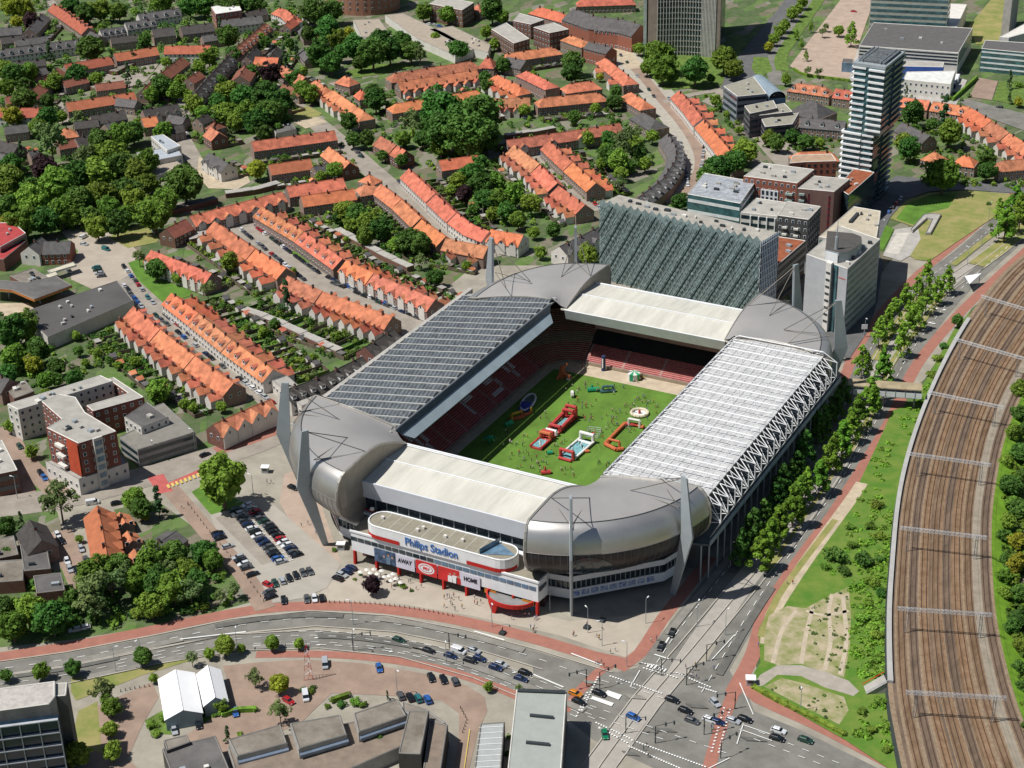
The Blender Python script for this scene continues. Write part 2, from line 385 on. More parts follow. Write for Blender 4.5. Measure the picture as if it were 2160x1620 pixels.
# long glass roof (left)
mb = MB(); NB = 22; y0_, y1_ = -62.0, 62.0; dy = (y1_-y0_)/NB
xi, zi_, xo, zo_ = -38.4, 28.2, -81.5, 21.2
part(MB().hexa([(xi, y0_, zi_-.9), (xi, y1_, zi_-.9), (xo, y1_+4, zo_-.9), (xo, y0_+2, zo_-.9)], [(xi, y0_, zi_-.3), (xi, y1_, zi_-.3), (xo, y1_+4, zo_-.3), (xo, y0_+2, zo_-.3)]), 'roof_deck', mat('grey_deck', (.26, .27, .265), .7))
def gl(x): return zi_+(x-xi)/(xo-xi)*(zo_-zi_)
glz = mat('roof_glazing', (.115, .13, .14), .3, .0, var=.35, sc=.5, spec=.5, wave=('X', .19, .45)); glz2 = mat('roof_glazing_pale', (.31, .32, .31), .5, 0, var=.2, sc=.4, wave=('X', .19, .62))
for k in range(NB):
    a = y0_+k*dy; b_ = a+dy
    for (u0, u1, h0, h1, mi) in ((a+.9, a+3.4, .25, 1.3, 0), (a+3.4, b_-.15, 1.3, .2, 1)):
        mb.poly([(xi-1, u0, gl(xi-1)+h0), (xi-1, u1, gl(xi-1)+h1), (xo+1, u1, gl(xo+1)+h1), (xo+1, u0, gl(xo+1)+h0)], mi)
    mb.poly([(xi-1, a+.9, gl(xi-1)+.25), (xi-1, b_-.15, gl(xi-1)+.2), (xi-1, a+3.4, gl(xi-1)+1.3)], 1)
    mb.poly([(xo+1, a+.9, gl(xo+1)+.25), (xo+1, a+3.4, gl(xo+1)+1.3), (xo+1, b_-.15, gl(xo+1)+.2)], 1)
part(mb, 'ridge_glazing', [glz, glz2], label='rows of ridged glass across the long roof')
for k in range(NB+1):
    a = y0_+k*dy
    mb = MB().hexa([(xi-.3, a+.1, gl(xi)-.2), (xo, a+.1, gl(xo)-.2), (xo, a+.55, gl(xo)-.2), (xi-.3, a+.55, gl(xi)-.2)], [(xi-.3, a+.1, gl(xi)+.4), (xo, a+.1, gl(xo)+.4), (xo, a+.55, gl(xo)+.4), (xi-.3, a+.55, gl(xi)+.4)])
    part(mb, 'roof_gutter', mat('gutter_metal', (.40, .41, .39), .6, var=.12))
mb = MB().hexa([(xo-1.6, y0_+14, zo_-1.6), (xo+.2, y0_+14, zo_-1.6), (xo+.2, y1_+8, zo_-1.6), (xo-1.6, y1_+8, zo_-1.6)], [(xo-1.6, y0_+14, zo_+.4), (xo+.2, y0_+14, zo_+.4), (xo+.2, y1_+8, zo_+.4), (xo-1.6, y1_+8, zo_+.4)])
part(mb, 'roof_walkway', concr)
for side in (-1,):
    mb = MB(); mb.hexa([(xi+1.3, y0_+4, zi_-2.2), (xi+1.3, y1_-8, zi_-2.2), (xi+1.0, y1_-8, zi_-2.2), (xi+1.0, y0_+4, zi_-2.2)], [(xi+.5, y0_+2, zi_+.2), (xi+.5, y1_-6, zi_+.2), (xi+.1, y1_-6, zi_+.2), (xi+.1, y0_+2, zi_+.2)])
    part(mb, 'upper_fascia', mat('navy_fascia', (.055, .09, .12), .35, var=.15))
    mb = MB(); mb.hexa([(xi+1.2, y0_+4, zi_-2.4), (xi+1.2, y1_-8, zi_-2.4), (xi+4.6, y1_-12, zi_-4.7), (xi+4.6, y0_+7, zi_-4.7)], [(xi+1.2, y0_+4, zi_-2.1), (xi+1.2, y1_-8, zi_-2.1), (xi+4.6, y1_-12, zi_-4.4), (xi+4.6, y0_+7, zi_-4.4)])
    part(mb, 'canopy', mat('ribbed_canopy', (.33, .40, .43), .45, .2, var=.08, sc=.15, wave=('Y', 1.1, .78)))
    mb = MB(); mb.tube((xi+.2, y0_+2, zi_+.35), (xi+.2, y1_-6, zi_+.35), .35, 6); part(mb, 'edge_tube', silverw)
# long white roof (right) with trusses
xi2, xo2 = 38.4, 73.7
mb = MB().hexa([(xi2, -60, 27.3), (xo2, -60, 27.6), (xo2, 60, 27.6), (xi2, 60, 27.3)], [(xi2, -60, 27.8), (xo2, -60, 28.1), (xo2, 60, 28.1), (xi2, 60, 27.8)])
part(mb, 'white_roof', mat('white_roof_sheet', (.49, .49, .485), .6, var=.14, sc=.35, wave=('Y', .5, .88)))
NT = 20
for k in range(12): part(MB().box((xi2+1.6+2.95*k, 0, 28.15), (.12, 118, .12)), 'roof_purlin', mat('purlin_white', (.60, .60, .60), .5))
trm = mat('truss_white', (.74, .745, .75), .45, var=.03)
tys = [-56+5.95*k for k in range(NT)]
for k, y in enumerate(tys):
    mb = MB(); z1 = 30.2
    mb.tube((xi2, y, 28.6), (xi2+2.5, y, z1), .14, 5); mb.tube((xi2+2.5, y, z1), (xo2, y, z1), .24, 5); mb.tube((xo2, y, z1), (79.2, y, 27), .16, 5)
    xs = [xi2+2.5+(xo2-xi2-2.5)*j/8 for j in range(9)]
    for j, x in enumerate(xs):
        mb.tube((x, y, 27.9), (x, y, z1), .09, 4)
        if j > 6: mb.tube((xs[j-1], y, z1 if j % 2 else 28), (x, y, 28 if j % 2 else z1), .07, 4)
    mb.tube((xi2, y, 28.3), (xo2, y, 28.3), .09, 4)
    part(mb, 'roof_truss', trm)
    mb = MB(); U = (79.2, y, 27); Lw = (79.2, y, 21); T_ = (73.9, y, 27.6); B_ = (71.2, y, 19)
    mb.tube(U, Lw, .2, 5); mb.tube(U, T_, .14, 5); mb.tube(Lw, B_, .14, 5); mb.tube(Lw, T_, .14, 5); mb.tube((75.8, y, 14.5), Lw, .12, 5)
    if k+1 < NT:
        y2 = tys[k+1]
        mb.tube(U, (73.9, y2, 27.6), .15, 5); mb.tube(Lw, (71.2, y2, 19), .13, 5); mb.tube(Lw, (73.9, (y+y2)/2, 27.6), .13, 5); mb.tube(U, (79.2, y2, 21), .11, 5); mb.tube(Lw, (71.2, (y+y2)/2, 23), .12, 5)
    part(mb, 'edge_frame', trm)
    if k % 1 == 0 and -56 < y < 66:
        mb = MB(); mb.tube((76.2, y, 0), (76.2, y, 13.5), .28, 6); part(mb, 'support_column', mastm)
for y in (-60, -57.5):
    part(MB().tube((76.2 if y > -60 else 74.5, y, 0), (76.2 if y > -60 else 74.5, y, 13.5), .28, 6), 'support_column', mastm)
mb = MB().hexa([(70.5, -61, 13.2), (76.9, -59, 13.2), (76.9, 70, 13.2), (70.5, 70, 13.2)], [(70.5, -61, 13.9), (76.9, -59, 13.9), (76.9, 70, 13.9), (70.5, 70, 13.9)])
part(mb, 'gallery_deck', mat('dark_deck', (.10, .13, .13), .6))
mb = MB().box((77.0, 5.5, 14.2), (.35, 129, 1.7)); part(mb, 'gallery_parapet', mat('gallery_steel', (.34, .38, .41), .5))
mb = MB().box((xi2-.1, 0, 27.8), (.6, 112, 1.3)); part(mb, 'roof_edge', silverw)
mb = MB()
for k in range(56): mb.tube((xi2-.3, -55+2*k, 28.4), (xi2+.8, -54.2+2*k, 29.4), .08, 4)
part(mb, 'edge_lattice', trm)
# silver corner shells
def shell(sx, sy):
    c = (25.0, -52.0); N = 30; a0, a1 = radians(-79.8), radians(-6.5); HZ = 0.0 if sy > 0 else -3.4; kx = 1.03 if (sx < 0 and sy < 0) else 1.0
    prof = [(47, 32.8), (48.6, 32.0), (50.1, 30.2), (51.2, 27.4), (51.7, 24.2), (51.5, 21.2), (50.4, 18.4), (48.4, 16.0), (45.8, 13.8), (42.8, 12.0), (39.8, 10.4)]
    def inner(u):                                # bezier round the corner of the opening
        p0, p1, p2 = Vector((33.6, -61.4, 25.2)), Vector((37.4, -60.4, 26.8)), Vector((38.8, -58.6, 28.8))
        return p0*(1-u)**2+2*u*(1-u)*p1+u*u*p2
    prof = [(r, z+HZ*max(0, (z-14)/18.8)) for r, z in prof]; TZ = 32.8+HZ
    rows = []
    for i in range(N+1):
        u = i/N; a = a0+(a1-a0)*u; I = inner(u); O = Vector((c[0]+47*cos(a), c[1]+47*sin(a), TZ)); ring = []
        for j in range(11):
            v = j/11; p = I.lerp(O, v); p.z = I.z+(TZ-I.z)*sin(pi/2*min(1, v*1.5))+.7*sin(pi*v); p.y -= 2.6*sin(pi*v)*u**3; ring.append(p)
        for r, z in prof: ring.append(Vector((c[0]+r*cos(a), c[1]+r*sin(a), z)))
        if sy < 0:                               # the back shells sink to the long roofs
            wq = max(0, (u-.3)/.7)**1.3
            for j, p in enumerate(ring):
                tg = (gl(-abs(p.x))+1.1 if sx < 0 else 29.0) if j <= 13 else None
                if j <= 13: tl_ = tg; p.z += (tg-p.z)*wq
                else: p.z += (tl_-(TZ-1.5))*wq*max(0, (p.z-11)/18)
        rows.append(ring)
    f = lambda p: (sx*(c[0]+(p[0]-c[0])*kx), sy*(c[1]+(p[1]-c[1])*kx), p[2])
    top = MB(); bel = MB(); nv = len(rows[0])
    for i in range(N):
        for j in range(nv-1):
            q = [f(rows[i][j]), f(rows[i+1][j]), f(rows[i+1][j+1]), f(rows[i][j+1])]
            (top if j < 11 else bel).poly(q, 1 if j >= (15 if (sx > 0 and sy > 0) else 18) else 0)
    part(top, 'corner_roof', mat('corner_roof_metal', (.43, .41, .385), .45, .45, var=.05, sc=.06), smooth=True)
    bel.m = [x for x in bel.m]
    part(bel, 'corner_shell', [mat('curved_shell_metal', (.50, .485, .46), .36, .75, var=.06, sc=.10), mat('shell_glazing', (.022, .022, .024), .38, .0, var=.3, sc=.3, spec=.45)], smooth=True)  # dark glazing rows, with the dark ground's reflection put into their colour
    for e in (0, N):
        cap = MB(); R = [Vector(p) for p in rows[e]]
        for j in range(nv-1):
            a_, b_ = R[j], R[j+1]
            za = max(16.0, min(a_.z, 20)) if j < 14 else a_.z; zb = max(16.0, min(b_.z, 20)) if j+1 < 14 else b_.z
            if j < 14: cap.poly([f(a_), f(b_), f((b_.x, b_.y, min(zb, b_.z-.01))), f((a_.x, a_.y, min(za, a_.z-.01)))])
        t2 = R[14:]; m0 = R[13]
        cap.poly([f(p) for p in ([m0]+t2)]+[f((R[5].x, R[5].y, 10.4)), f((R[5].x, R[5].y, 18))])
        part(cap, 'shell_end_wall', mat('bronze_grey_wall', (.31, .28, .235), .5, .4, var=.08))
        rim = MB()
        for j in range(nv-1): rim.tube(f(R[j]), f(R[j+1]), .5 if sy > 0 else .3, 5)
        part(rim, 'shell_rim', mat('rim_metal', (.40, .38, .34), .45, .5))
    seam = MB()
    for i in range(N):
        seam.tube(f(rows[i][11]+Vector((0, 0, .1))), f(rows[i+1][11]+Vector((0, 0, .1))), .16, 4)
    part(seam, 'rim_seam', darkst)
    seam = MB()
    for i in range(1, N, 1):
        for j in range(15, nv-1): seam.tube(f(rows[i][j]*1.0008), f(rows[i][j+1]*1.0008), .045, 4)
    for i in range(N): seam.tube(f(rows[i][15]*1.0008), f(rows[i+1][15]*1.0008), .06, 4)
    part(seam, 'panel_joints', mat('joint_metal', (.24, .23, .22), .5, .4))
    # recessed dark drum, white concourse bands and glazing below the shell
    def ring(r0, z0, z1, m, nm, a0=a0, a1=a1, th=.5):
        mb = MB(); K = 16
        for i in range(K):
            a, b_ = a0+(a1-a0)*i/K, a0+(a1-a0)*(i+1)/K
            P_ = [(c[0]+r0*cos(a), c[1]+r0*sin(a)), (c[0]+r0*cos(b_), c[1]+r0*sin(b_)), (c[0]+(r0-th)*cos(b_), c[1]+(r0-th)*sin(b_)), (c[0]+(r0-th)*cos(a), c[1]+(r0-th)*sin(a))]
            mb.prism([(sx*x, sy*y) for x, y in P_], z0, z1)
        part(mb, nm, m)
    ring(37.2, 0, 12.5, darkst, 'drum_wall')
    CP_ = [(33.5, -91.2), (43.2, -89.6), (65.2, -67.6), (67.6, -59.5)]
    def chain(o_, z0, z1, m, nm, th=.5):
        mb = MB(); Q = offs([V2_(*p) for p in CP_], -o_); I_ = offs([V2_(*p) for p in CP_], th-o_)
        for i in range(3): mb.prism([(sx*q.x, sy*q.y) for q in (Q[i], Q[i+1], I_[i+1], I_[i])], z0, z1)
        part(mb, nm, m); return Q
    chain(0, 8.0, 9.9, white, 'concourse_parapet', .4); chain(-.4, 7.9, 8.05, concr, 'concourse_roof', 6); chain(-.5, 5.2, 8.0, glassd, 'concourse_glazing')
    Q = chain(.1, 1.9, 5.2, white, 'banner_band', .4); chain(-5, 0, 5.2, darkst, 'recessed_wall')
    mb = MB()
    for i in range(3):
        a, b_ = Q[i], Q[i+1]; n_ = int((b_-a).length/1.6)
        for k in range(n_+1): q = a.lerp(b_, k/n_); mb.box((sx*q.x, sy*q.y, 6.6), (.18, .18, 2.8))
    part(mb, 'window_posts', mastm)
    a, b_ = Q[1], Q[2]; d = (b_-a).normalized(); nn_ = V2_(d.y, -d.x)
    if sx > 0 and sy > 0:
        for i in range(9):
            q = a.lerp(b_, (i+.5)/10)+nn_*.06; part(MB().box((q.x, q.y, 3.7), (2.5, .08, 1.8), math.atan2(d.y, d.x)), 'blue_banner', mat('banner_blue', (.10, .18, .42), .6, col2=(.6, .62, .66), sc=.9))
    if sx < 0 and sy > 0:
        for zc in (8.9, 3.8):
            for i in range(4):
                q = a.lerp(b_, (i+.4)/6)+nn_*.06; part(MB().box((-q.x, q.y, zc), (4.0, .08, 1.5), -math.atan2(d.y, d.x)), 'fan_banner', mat('banner_mixed', (.05, .06, .07), .6, col2=(.45, .12, .10), sc=.6))
# sy=+1 is the front (y<0), sy=-1 the back
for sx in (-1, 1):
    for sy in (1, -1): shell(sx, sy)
# front right shell: arched dark window
mb = MB(); c = (25.0, -52.0); K = 14
def srf(a, z):
    tb = [(51.2, 27.4), (51.7, 24.2), (51.5, 21.2), (50.4, 18.4), (48.4, 16.0), (45.8, 13.8)]
    for (r, zz), (r2, z2) in zip(tb, tb[1:]):
        if z2 <= z <= zz: rr = r2+(r-r2)*(z-z2)/(zz-z2); break
    else: rr = 51.2 if z > 20 else 45.8
    return (c[0]+(rr+.12)*cos(a), c[1]+(rr+.12)*sin(a), z)
for i in range(K):
    t0_, t1_ = i/K, (i+1)/K
    A0, A1 = radians(-66+18*t0_), radians(-66+18*t1_)
    h = lambda t: 14.8+9.6*math.sqrt(max(0, 1-abs(2*t-1)**2.2))*(1-.25*t)
    for j in range(6):
        f0, f1 = j/6, (j+1)/6
        g = lambda A, t, fr: srf(A, 14.2+(h(t)-14.2)*fr)
        mb.poly([g(A0, t0_, f0), g(A1, t1_, f0), g(A1, t1_, f1), g(A0, t0_, f1)])
part(mb, 'arched_window', glassd)
# ---- masts
def mast_dirs():
    for sx in (-1, 1):
        for sy in (-1, 1):
            yield (sx*46, sy*95.0), (sx*.449, sy*.893)
            yield (sx*70, sy*71.0), (sx*.893, sy*.449)
for b0, u in mast_dirs():
    u = Vector(u); b0 = Vector(b0); nrm = Vector((-u.y, u.x))
    P_ = lambda o, n_, z: (b0.x+u.x*o+nrm.x*n_, b0.y+u.y*o+nrm.y*n_, z)
    mb = MB()
    secs = [(-1.2, .8, .5, 0), (3.5, 8.4, .6, 25.2), (2.5, 4.9, .5, 44.6)]
    for (i0, o0, w0, z0), (i1, o1, w1, z1) in zip(secs, secs[1:]):
        B = [P_(i0, -w0, z0), P_(o0, -w0*.5, z0), P_(o0, w0*.5, z0), P_(i0, w0, z0)]; T = [P_(i1, -w1, z1), P_(o1, -w1*.5, z1), P_(o1, w1*.5, z1), P_(i1, w1, z1)]
        mb.hexa(B, T)
    part(mb, 'mast', mastm, label='folded grey steel mast standing outside a silver corner')
    # stay rods from the mast head to the corner roof
    tp = P_(3.2, 0, 44)
    inn = lambda o, n_, z: P_(o, n_, z)
    mb = MB()
    for n_ in (-6, 6):
        foot = inn(-15, n_, 33.2 if b0.y < 0 else 30); mb.tube(tp, foot, .16, 5)
        mb.tube(foot, inn(1.5, 0, 33 if b0.y < 0 else 30), .13, 5)
    mb.tube(inn(4, 0, 24), inn(-2, 3, 19), .16, 5); mb.tube(inn(4, 0, 24), inn(-2, -3, 19), .16, 5)
    part(mb, 'stay_rods', mat('stay_bronze', (.16, .145, .125), .5, .4))
# ---- front building with the name
fb = thing('stadium_entrance_building', 'long white and red entrance building with the stadium name on its front', 'building', (0, -96, 0))
FO = (0, -96, 0)
def fpart(mb, name, m, parent=None, label=None):
    o = mb.build(name, m, parent or fb, FO)
    if label: o['label'] = label
    return o
fpart(MB().prism([(-31.5, -100), (37, -100), (37.6, -95), (35, -88.6), (-32, -88.6)], 4.9, 12.1, 0, 1), 'upper_wall', [white, mat('gravel_brown', (.235, .215, .165), .95, var=.1)])
fpart(MB().prism([(-31, -95), (36.6, -95), (35, -89), (-32, -89)], 0, 4.9), 'recessed_wall', mat('dark_red_glass', (.10, .05, .045), .3, var=.6, sc=.5))
mb = MB()
mb.box((2.75, -100, 12.3), (69.2, .5, .7)); mb.box((37.3, -97.4, 12.3), (.5, 5.2, .7)); fpart(mb, 'roof_parapet', white)
for k in range(9):
    x = -30.6+8.4*k
    fpart(MB().hexa([(x-.35, -100.6, 0), (x+.35, -100.6, 0), (x+.35, -99.2, 0), (x-.35, -99.2, 0)], [(x-.35, -100.3, 5), (x+.35, -100.3, 5), (x+.35, -99.2, 5), (x-.35, -99.2, 5)]), 'red_column', redm)
for k in range(26):
    x = -30.4+2.62*k
    fr = fpart(MB().box((x, -100.06, 9.6), (2.3, .16, 1.35)), 'window', glassb if k > 11 else glassd)
for k in range(2): fpart(MB().box((37.42, -98.6+2.3*k, 9.5), (.3, 2.0, 1.4)), 'window', glassd)
# raised rounded volume carrying the name
def stadium_shape(x0, x1, ya, yb, n=10):
    r = (yb-ya)/2; cy = (ya+yb)/2; out = []
    for i in range(n+1): t = -pi/2+pi*i/n; out.append((x1-r+r*cos(t), cy+r*sin(t)))
    for i in range(n+1): t = pi/2+pi*i/n; out.append((x0+r+r*cos(t), cy+r*sin(t)))
    return out
fpart(MB().prism(stadium_shape(-26.5, 27.5, -100.6, -90.5), 12.15, 16.6, 0, 1), 'name_volume', [white, mat('gravel_brown')if False else MATS['gravel_brown']])
rb = MB(); shp = stadium_shape(-26.5, 27.5, -100.72, -90.4)
for i in range(len(shp)):
    a, b_ = shp[i], shp[(i+1) % len(shp)]
    if (b_[0]-a[0]) > 30: 
        rb.poly([(-26.5+5.2, -100.74, 12.3), (-12.5, -100.74, 12.3), (-12.5, -100.74, 13.7), (-26.5+5.2, -100.74, 13.7)]); rb.poly([(12.2, -100.74, 12.3), (22.4, -100.74, 12.3), (22.4, -100.74, 13.7), (12.2, -100.74, 13.7)])
    elif a[1] < -93 or b_[0] > 20: rb.poly([(a[0], a[1], 12.3), (b_[0], b_[1], 12.3), (b_[0], b_[1], 13.7), (a[0], a[1], 13.7)])
fpart(rb, 'red_stripe', redm)
mb = MB(); sh2 = stadium_shape(-26.2, 27.2, -100.3, -90.8)
for i in range(len(sh2)):
    a, b_ = Vector(sh2[i]), Vector(sh2[(i+1) % len(sh2)])
    if (b_-a).length > .01: mb.tube((a.x, a.y, 16.8), (b_.x, b_.y, 16.8), .28, 5)
fpart(mb, 'volume_rim', white)
mb = MB()
for k in range(11): mb.box((-21+4*k, -95.5, 16.64), (.12, 9, .06))
fpart(mb, 'roof_joints', offwh)
fpart(MB().poly([(16.5, -99.8, 16.75), (27, -95.5, 16.75), (19, -91.2, 16.75)]).poly([(16.5, -99.8, 18.6), (19, -91.2, 18.6), (19, -91.2, 16.7), (16.5, -99.8, 16.7)]), 'terrace_screen', glassb)
put_text('Philips Stadion', 3.9, (-.6, -100.75, 14.55), (1, 0, 0), mat('blue_letters', (.05, .16, .42), .5), fb, bold=.04, org=FO, sx=.86)
# banners
navy = mat('banner_navy', (.018, .035, .06), .6, col2=(.09, .14, .24), sc=.5); lil = mat('banner_pale', (.60, .58, .66), .6, var=.04); bred = mat('banner_red', (.55, .03, .03), .6)
def banner(x0, x1, m, name): return fpart(MB().box(((x0+x1)/2, -100.35, 6.0), (x1-x0, .12, 5.0)), name, m)
banner(-22.6, -14.4, navy, 'banner'); b2 = banner(-14.4, -7.4, lil, 'banner'); b3 = banner(-6.9, .9, bred, 'banner'); b4 = banner(1.3, 9.3, bred, 'banner'); banner(9.3, 16.6, lil, 'banner')
bk = mat('black_letters', (.02, .02, .03), .6)
put_text('AWAY', 2.1, (-11.0, -100.45, 6.4), (1, 0, 0), bk, fb, org=FO, bold=.05, sx=.82)
put_text('HOME', 2.1, (13.2, -100.45, 6.4), (1, 0, 0), bk, fb, org=FO, bold=.05, sx=.82)
em = MB()
for (rx, rz, m_, d) in ((3.0, 1.9, 0, .44), (2.45, 1.45, 1, .46), (2.2, 1.2, 0, .48)):
    em.poly([(-3+rx*cos(2*pi*i/24), -100-d, 6+rz*sin(2*pi*i/24)) for i in range(24)], m_)
fpart(em, 'club_emblem', [white, bred])
put_text('PSV', 1.5, (-3, -100.5, 6), (1, 0, 0), bred, fb, org=FO, bold=.04)
kit = MB()                                       # players' shirts printed on the two kit banners
for (x, m_, h) in ((-17.2, 0, 3.6), (-18.9, 1, 2.6), (-15.7, 1, 3.0)):
    kit.poly([(x-.9, -100.44, 3.6), (x+.9, -100.44, 3.6), (x+.8, -100.44, 3.6+h*.75), (x-.8, -100.44, 3.6+h*.75)], m_); kit.poly([(x+.38*cos(2*pi*i/10), -100.45, 3.9+h*.85+.42*sin(2*pi*i/10)) for i in range(10)], 2)
for (x, m_, h) in ((5.8, 3, 3.2), (7.4, 3, 3.8), (8.8, 4, 2.9)):
    kit.poly([(x-.9, -100.44, 3.6), (x+.9, -100.44, 3.6), (x+.8, -100.44, 3.6+h*.75), (x-.8, -100.44, 3.6+h*.75)], m_); kit.poly([(x+.38*cos(2*pi*i/10), -100.45, 3.9+h*.85+.42*sin(2*pi*i/10)) for i in range(10)], 2)
skin = mat('skin', (.48, .28, .19), .7)
fpart(kit, 'printed_players', [glassb, navy, skin, white, redm])
for x in (20.2, 33.5): fpart(MB().box((x, -100.2, 3.9), (4.2, .12, 1.5)), 'orange_sign', mat('orange_sign', (.55, .2, .02), .6))
for k in range(7): fpart(MB().box((27+1.5*k, -99.0 if k < 5 else -99.4, 2.0), (1.2, .15, 2.8)), 'shop_window', glassb)
# half-round red canopy
cp = MB(); cc = (27.2, -99.6); K = 14; R = 7.4
arc = [(cc[0]-R*1.05*cos(pi*i/K), cc[1]-R*.78*sin(pi*i/K)) for i in range(K+1)]
cp.prism(arc, 3.7, 4.0, 1, 0)
for a, b_ in zip(arc, arc[1:]):
    cp.prism([a, b_, (b_[0]*1.0+(b_[0]-cc[0])*.06, b_[1]+(b_[1]-cc[1])*.06), (a[0]+(a[0]-cc[0])*.06, a[1]+(a[1]-cc[1])*.06)], 3.5, 4.9, 1)
fpart(cp, 'entrance_canopy', [mat('grey_felt', (.20, .20, .195), .9), redm])
for i in (4, ):
    x, y = arc[i+1]; fpart(MB().hexa([(x-.5, y-.3, 0), (x+.5, y-.3, 0), (x+.5, y+.5, 0), (x-.5, y+.5, 0)], [(x-1.6, y-.4, 3.6), (x+1.6, y-.4, 3.6), (x+1.6, y+.5, 3.6), (x-1.6, y+.5, 3.6)]), 'canopy_prow', redm)
mb = MB()
for (x, y) in ((-28, -92), (-22, -95), (-8, -96.5), (-7, -94.5), (2, -96), (8, -95.5), (30.5, -95), (33, -93)):
    mb.box((x, y, (16.9 if x < 27 else 12.5)+.2), (1.1, .9, .9))
fpart(mb, 'roof_vents', offwh)
# ================================================================ GROUND, ROADS, PATHS
setp(MB().poly([(-3500, -1500, 0), (2500, -1500, 0), (2500, 5000, 0), (-3500, 5000, 0)]).build('ground', groundm), kind='structure')
# big paved areas
sheet('plaza', [(-60, 1700), (-60, 1040), (60, 1062), (280, 1008), (420, 965), (600, 905), (640, 860), (760, 760), (1000, 560), (1290, 560), (1700, 640), (1820, 640), (1870, 560), (1960, 470), (2220, 340), (2300, 420), (2220, 520), (2050, 650), (1950, 800), (1860, 880), (1760, 1060), (1660, 1210), (1590, 1360), (1600, 1450), (1900, 1625), (1900, 1760), (-60, 1760)], plaz)
sheet('forecourt', [(600, 1000), (650, 985), (700, 1130), (720, 1190), (690, 1205), (640, 1150), (590, 1060)], plazp)
sheet('forecourt', [(660, 1265), (735, 1190), (1200, 1310), (1420, 1290), (1400, 1345), (1330, 1390), (1180, 1340), (1000, 1300), (850, 1275)], mat('light_plaza', (.37, .325, .265), .92, var=.08, sc=.12))
# lower left neighbourhood paving and gardens
sheet('garden_ground', [(-60, 1085), (120, 1078), (150, 1170), (172, 1250), (260, 1240), (252, 1150), (240, 1075), (330, 1055), (420, 1120), (480, 1190), (530, 1270), (380, 1312), (150, 1350), (-60, 1372)], groundm)
sheet('garden_ground', [(-60, 660), (60, 690), (110, 725), (250, 690), (430, 850), (420, 880), (340, 850), (250, 790), (200, 790), (20, 850), (-60, 870)], groundm)
sheet('garden_ground', [(340, 1500), (372, 1490), (470, 1500), (455, 1530), (400, 1520), (360, 1550), (318, 1548), (305, 1520)], grass)
sheet('garden_ground', [(600, 1445), (670, 1438), (664, 1460), (640, 1478), (560, 1480), (500, 1520), (470, 1516), (540, 1490)], grass)
sheet('pavement', [(-60, 980), (60, 960), (80, 1060), (-60, 1075)], brickp)
# main road: asphalt, medians
upn = [(-40, 1404), (130, 1380), (280, 1352), (420, 1322), (540, 1300), (650, 1291), (770, 1296), (890, 1312), (1010, 1340), (1120, 1370), (1230, 1404), (1320, 1430)]
upm = [(-40, 1432), (130, 1408), (280, 1378), (420, 1350), (540, 1330), (650, 1320), (770, 1325), (890, 1342), (1010, 1370), (1120, 1402), (1210, 1438), (1290, 1466)]
lon = [(-40, 1433), (130, 1409), (280, 1379), (420, 1351), (540, 1336), (650, 1331), (770, 1338), (890, 1357), (1010, 1388), (1110, 1424), (1190, 1455), (1280, 1485)]
los = [(-40, 1468), (130, 1444), (280, 1412), (400, 1385), (520, 1370), (650, 1366), (770, 1374), (890, 1395), (1000, 1430), (1100, 1470), (1190, 1510), (1270, 1550)]
sheet('road', upn+upm[::-1], asph); sheet('road', lon+los[::-1], asph)
Ln = wl(upn); Lm = wl(upm); Ls = wl(los); Lo = wl(lon)
cen1 = wl([((a[0]+b[0])/2, (a[1]+b[1])/2) for a, b in zip(upn, upm)]); cen2 = wl([((a[0]+b[0])/2, (a[1]+b[1])/2) for a, b in zip(lon, los)])
# crossing area and the roads leaving it
sheet('road', [(1120, 1372), (1230, 1402), (1262, 1412), (1300, 1418), (1345, 1408), (1372, 1372), (1385, 1352), (1440, 1362), (1452, 1400), (1500, 1395), (1530, 1400), (1545, 1425), (1575, 1455), (1590, 1500), (1700, 1545), (1860, 1625), (1900, 1700), (1500, 1700), (1420, 1640), (1250, 1560), (1190, 1512), (1130, 1470)], asph)
tram = wl([(1180, 1760), (1250, 1640), (1330, 1520), (1400, 1440), (1475, 1350), (1570, 1235), (1655, 1130), (1740, 1010), (1800, 905), (1850, 790), (1900, 700), (1975, 620), (2060, 560), (2180, 470)])
strip('busway', tram, 8.5, mat('busway_concrete', (.33, .305, .27), .92, var=.07))
lc = wl([(1372, 1420), (1425, 1340), (1495, 1250), (1575, 1150), (1650, 1055), (1725, 950), (1785, 850), (1835, 740), (1885, 665), (1950, 595), (2030, 535), (2110, 465), (2200, 385)])
strip('road', lc, 8.4, asph)
rc = wl([(1480, 1462), (1520, 1395), (1565, 1318), (1612, 1245), (1660, 1180), (1722, 1092), (1782, 1000), (1850, 885), (1905, 770), (1960, 690), (2020, 618), (2110, 535), (2220, 440)])
strip('road', rc, 7.6, asph)
rr = wl([(1545, 1462), (1588, 1380), (1612, 1300), (1660, 1220), (1710, 1150), (1755, 1090), (1815, 995), (1880, 885), (1925, 785), (1975, 716), (2040, 645), (2130, 560), (2220, 480)])
strip('cycle_path', rr, 4.6, redp)
lr = wl([(1305, 1412), (1350, 1378), (1398, 1305), (1445, 1245), (1500, 1175)])
strip('cycle_path', lr, 4.2, redp)
lr2 = wl([(1780, 800), (1808, 735), (1860, 660), (1930, 585), (1990, 535), (2080, 460), (2180, 372)])
strip('cycle_path', lr2, 4.2, redp)
mr = wl([(-40, 1392), (130, 1366), (280, 1338), (420, 1308), (540, 1286), (660, 1278), (790, 1283), (915, 1299), (1040, 1325), (1150, 1354), (1250, 1384), (1330, 1402)])
strip('cycle_path', mr, 5.0, redp)
ms = wl([(540, 1381), (665, 1380), (790, 1388), (915, 1408), (1010, 1436), (1095, 1470), (1150, 1500)])
strip('cycle_path', ms, 3.4, redp)
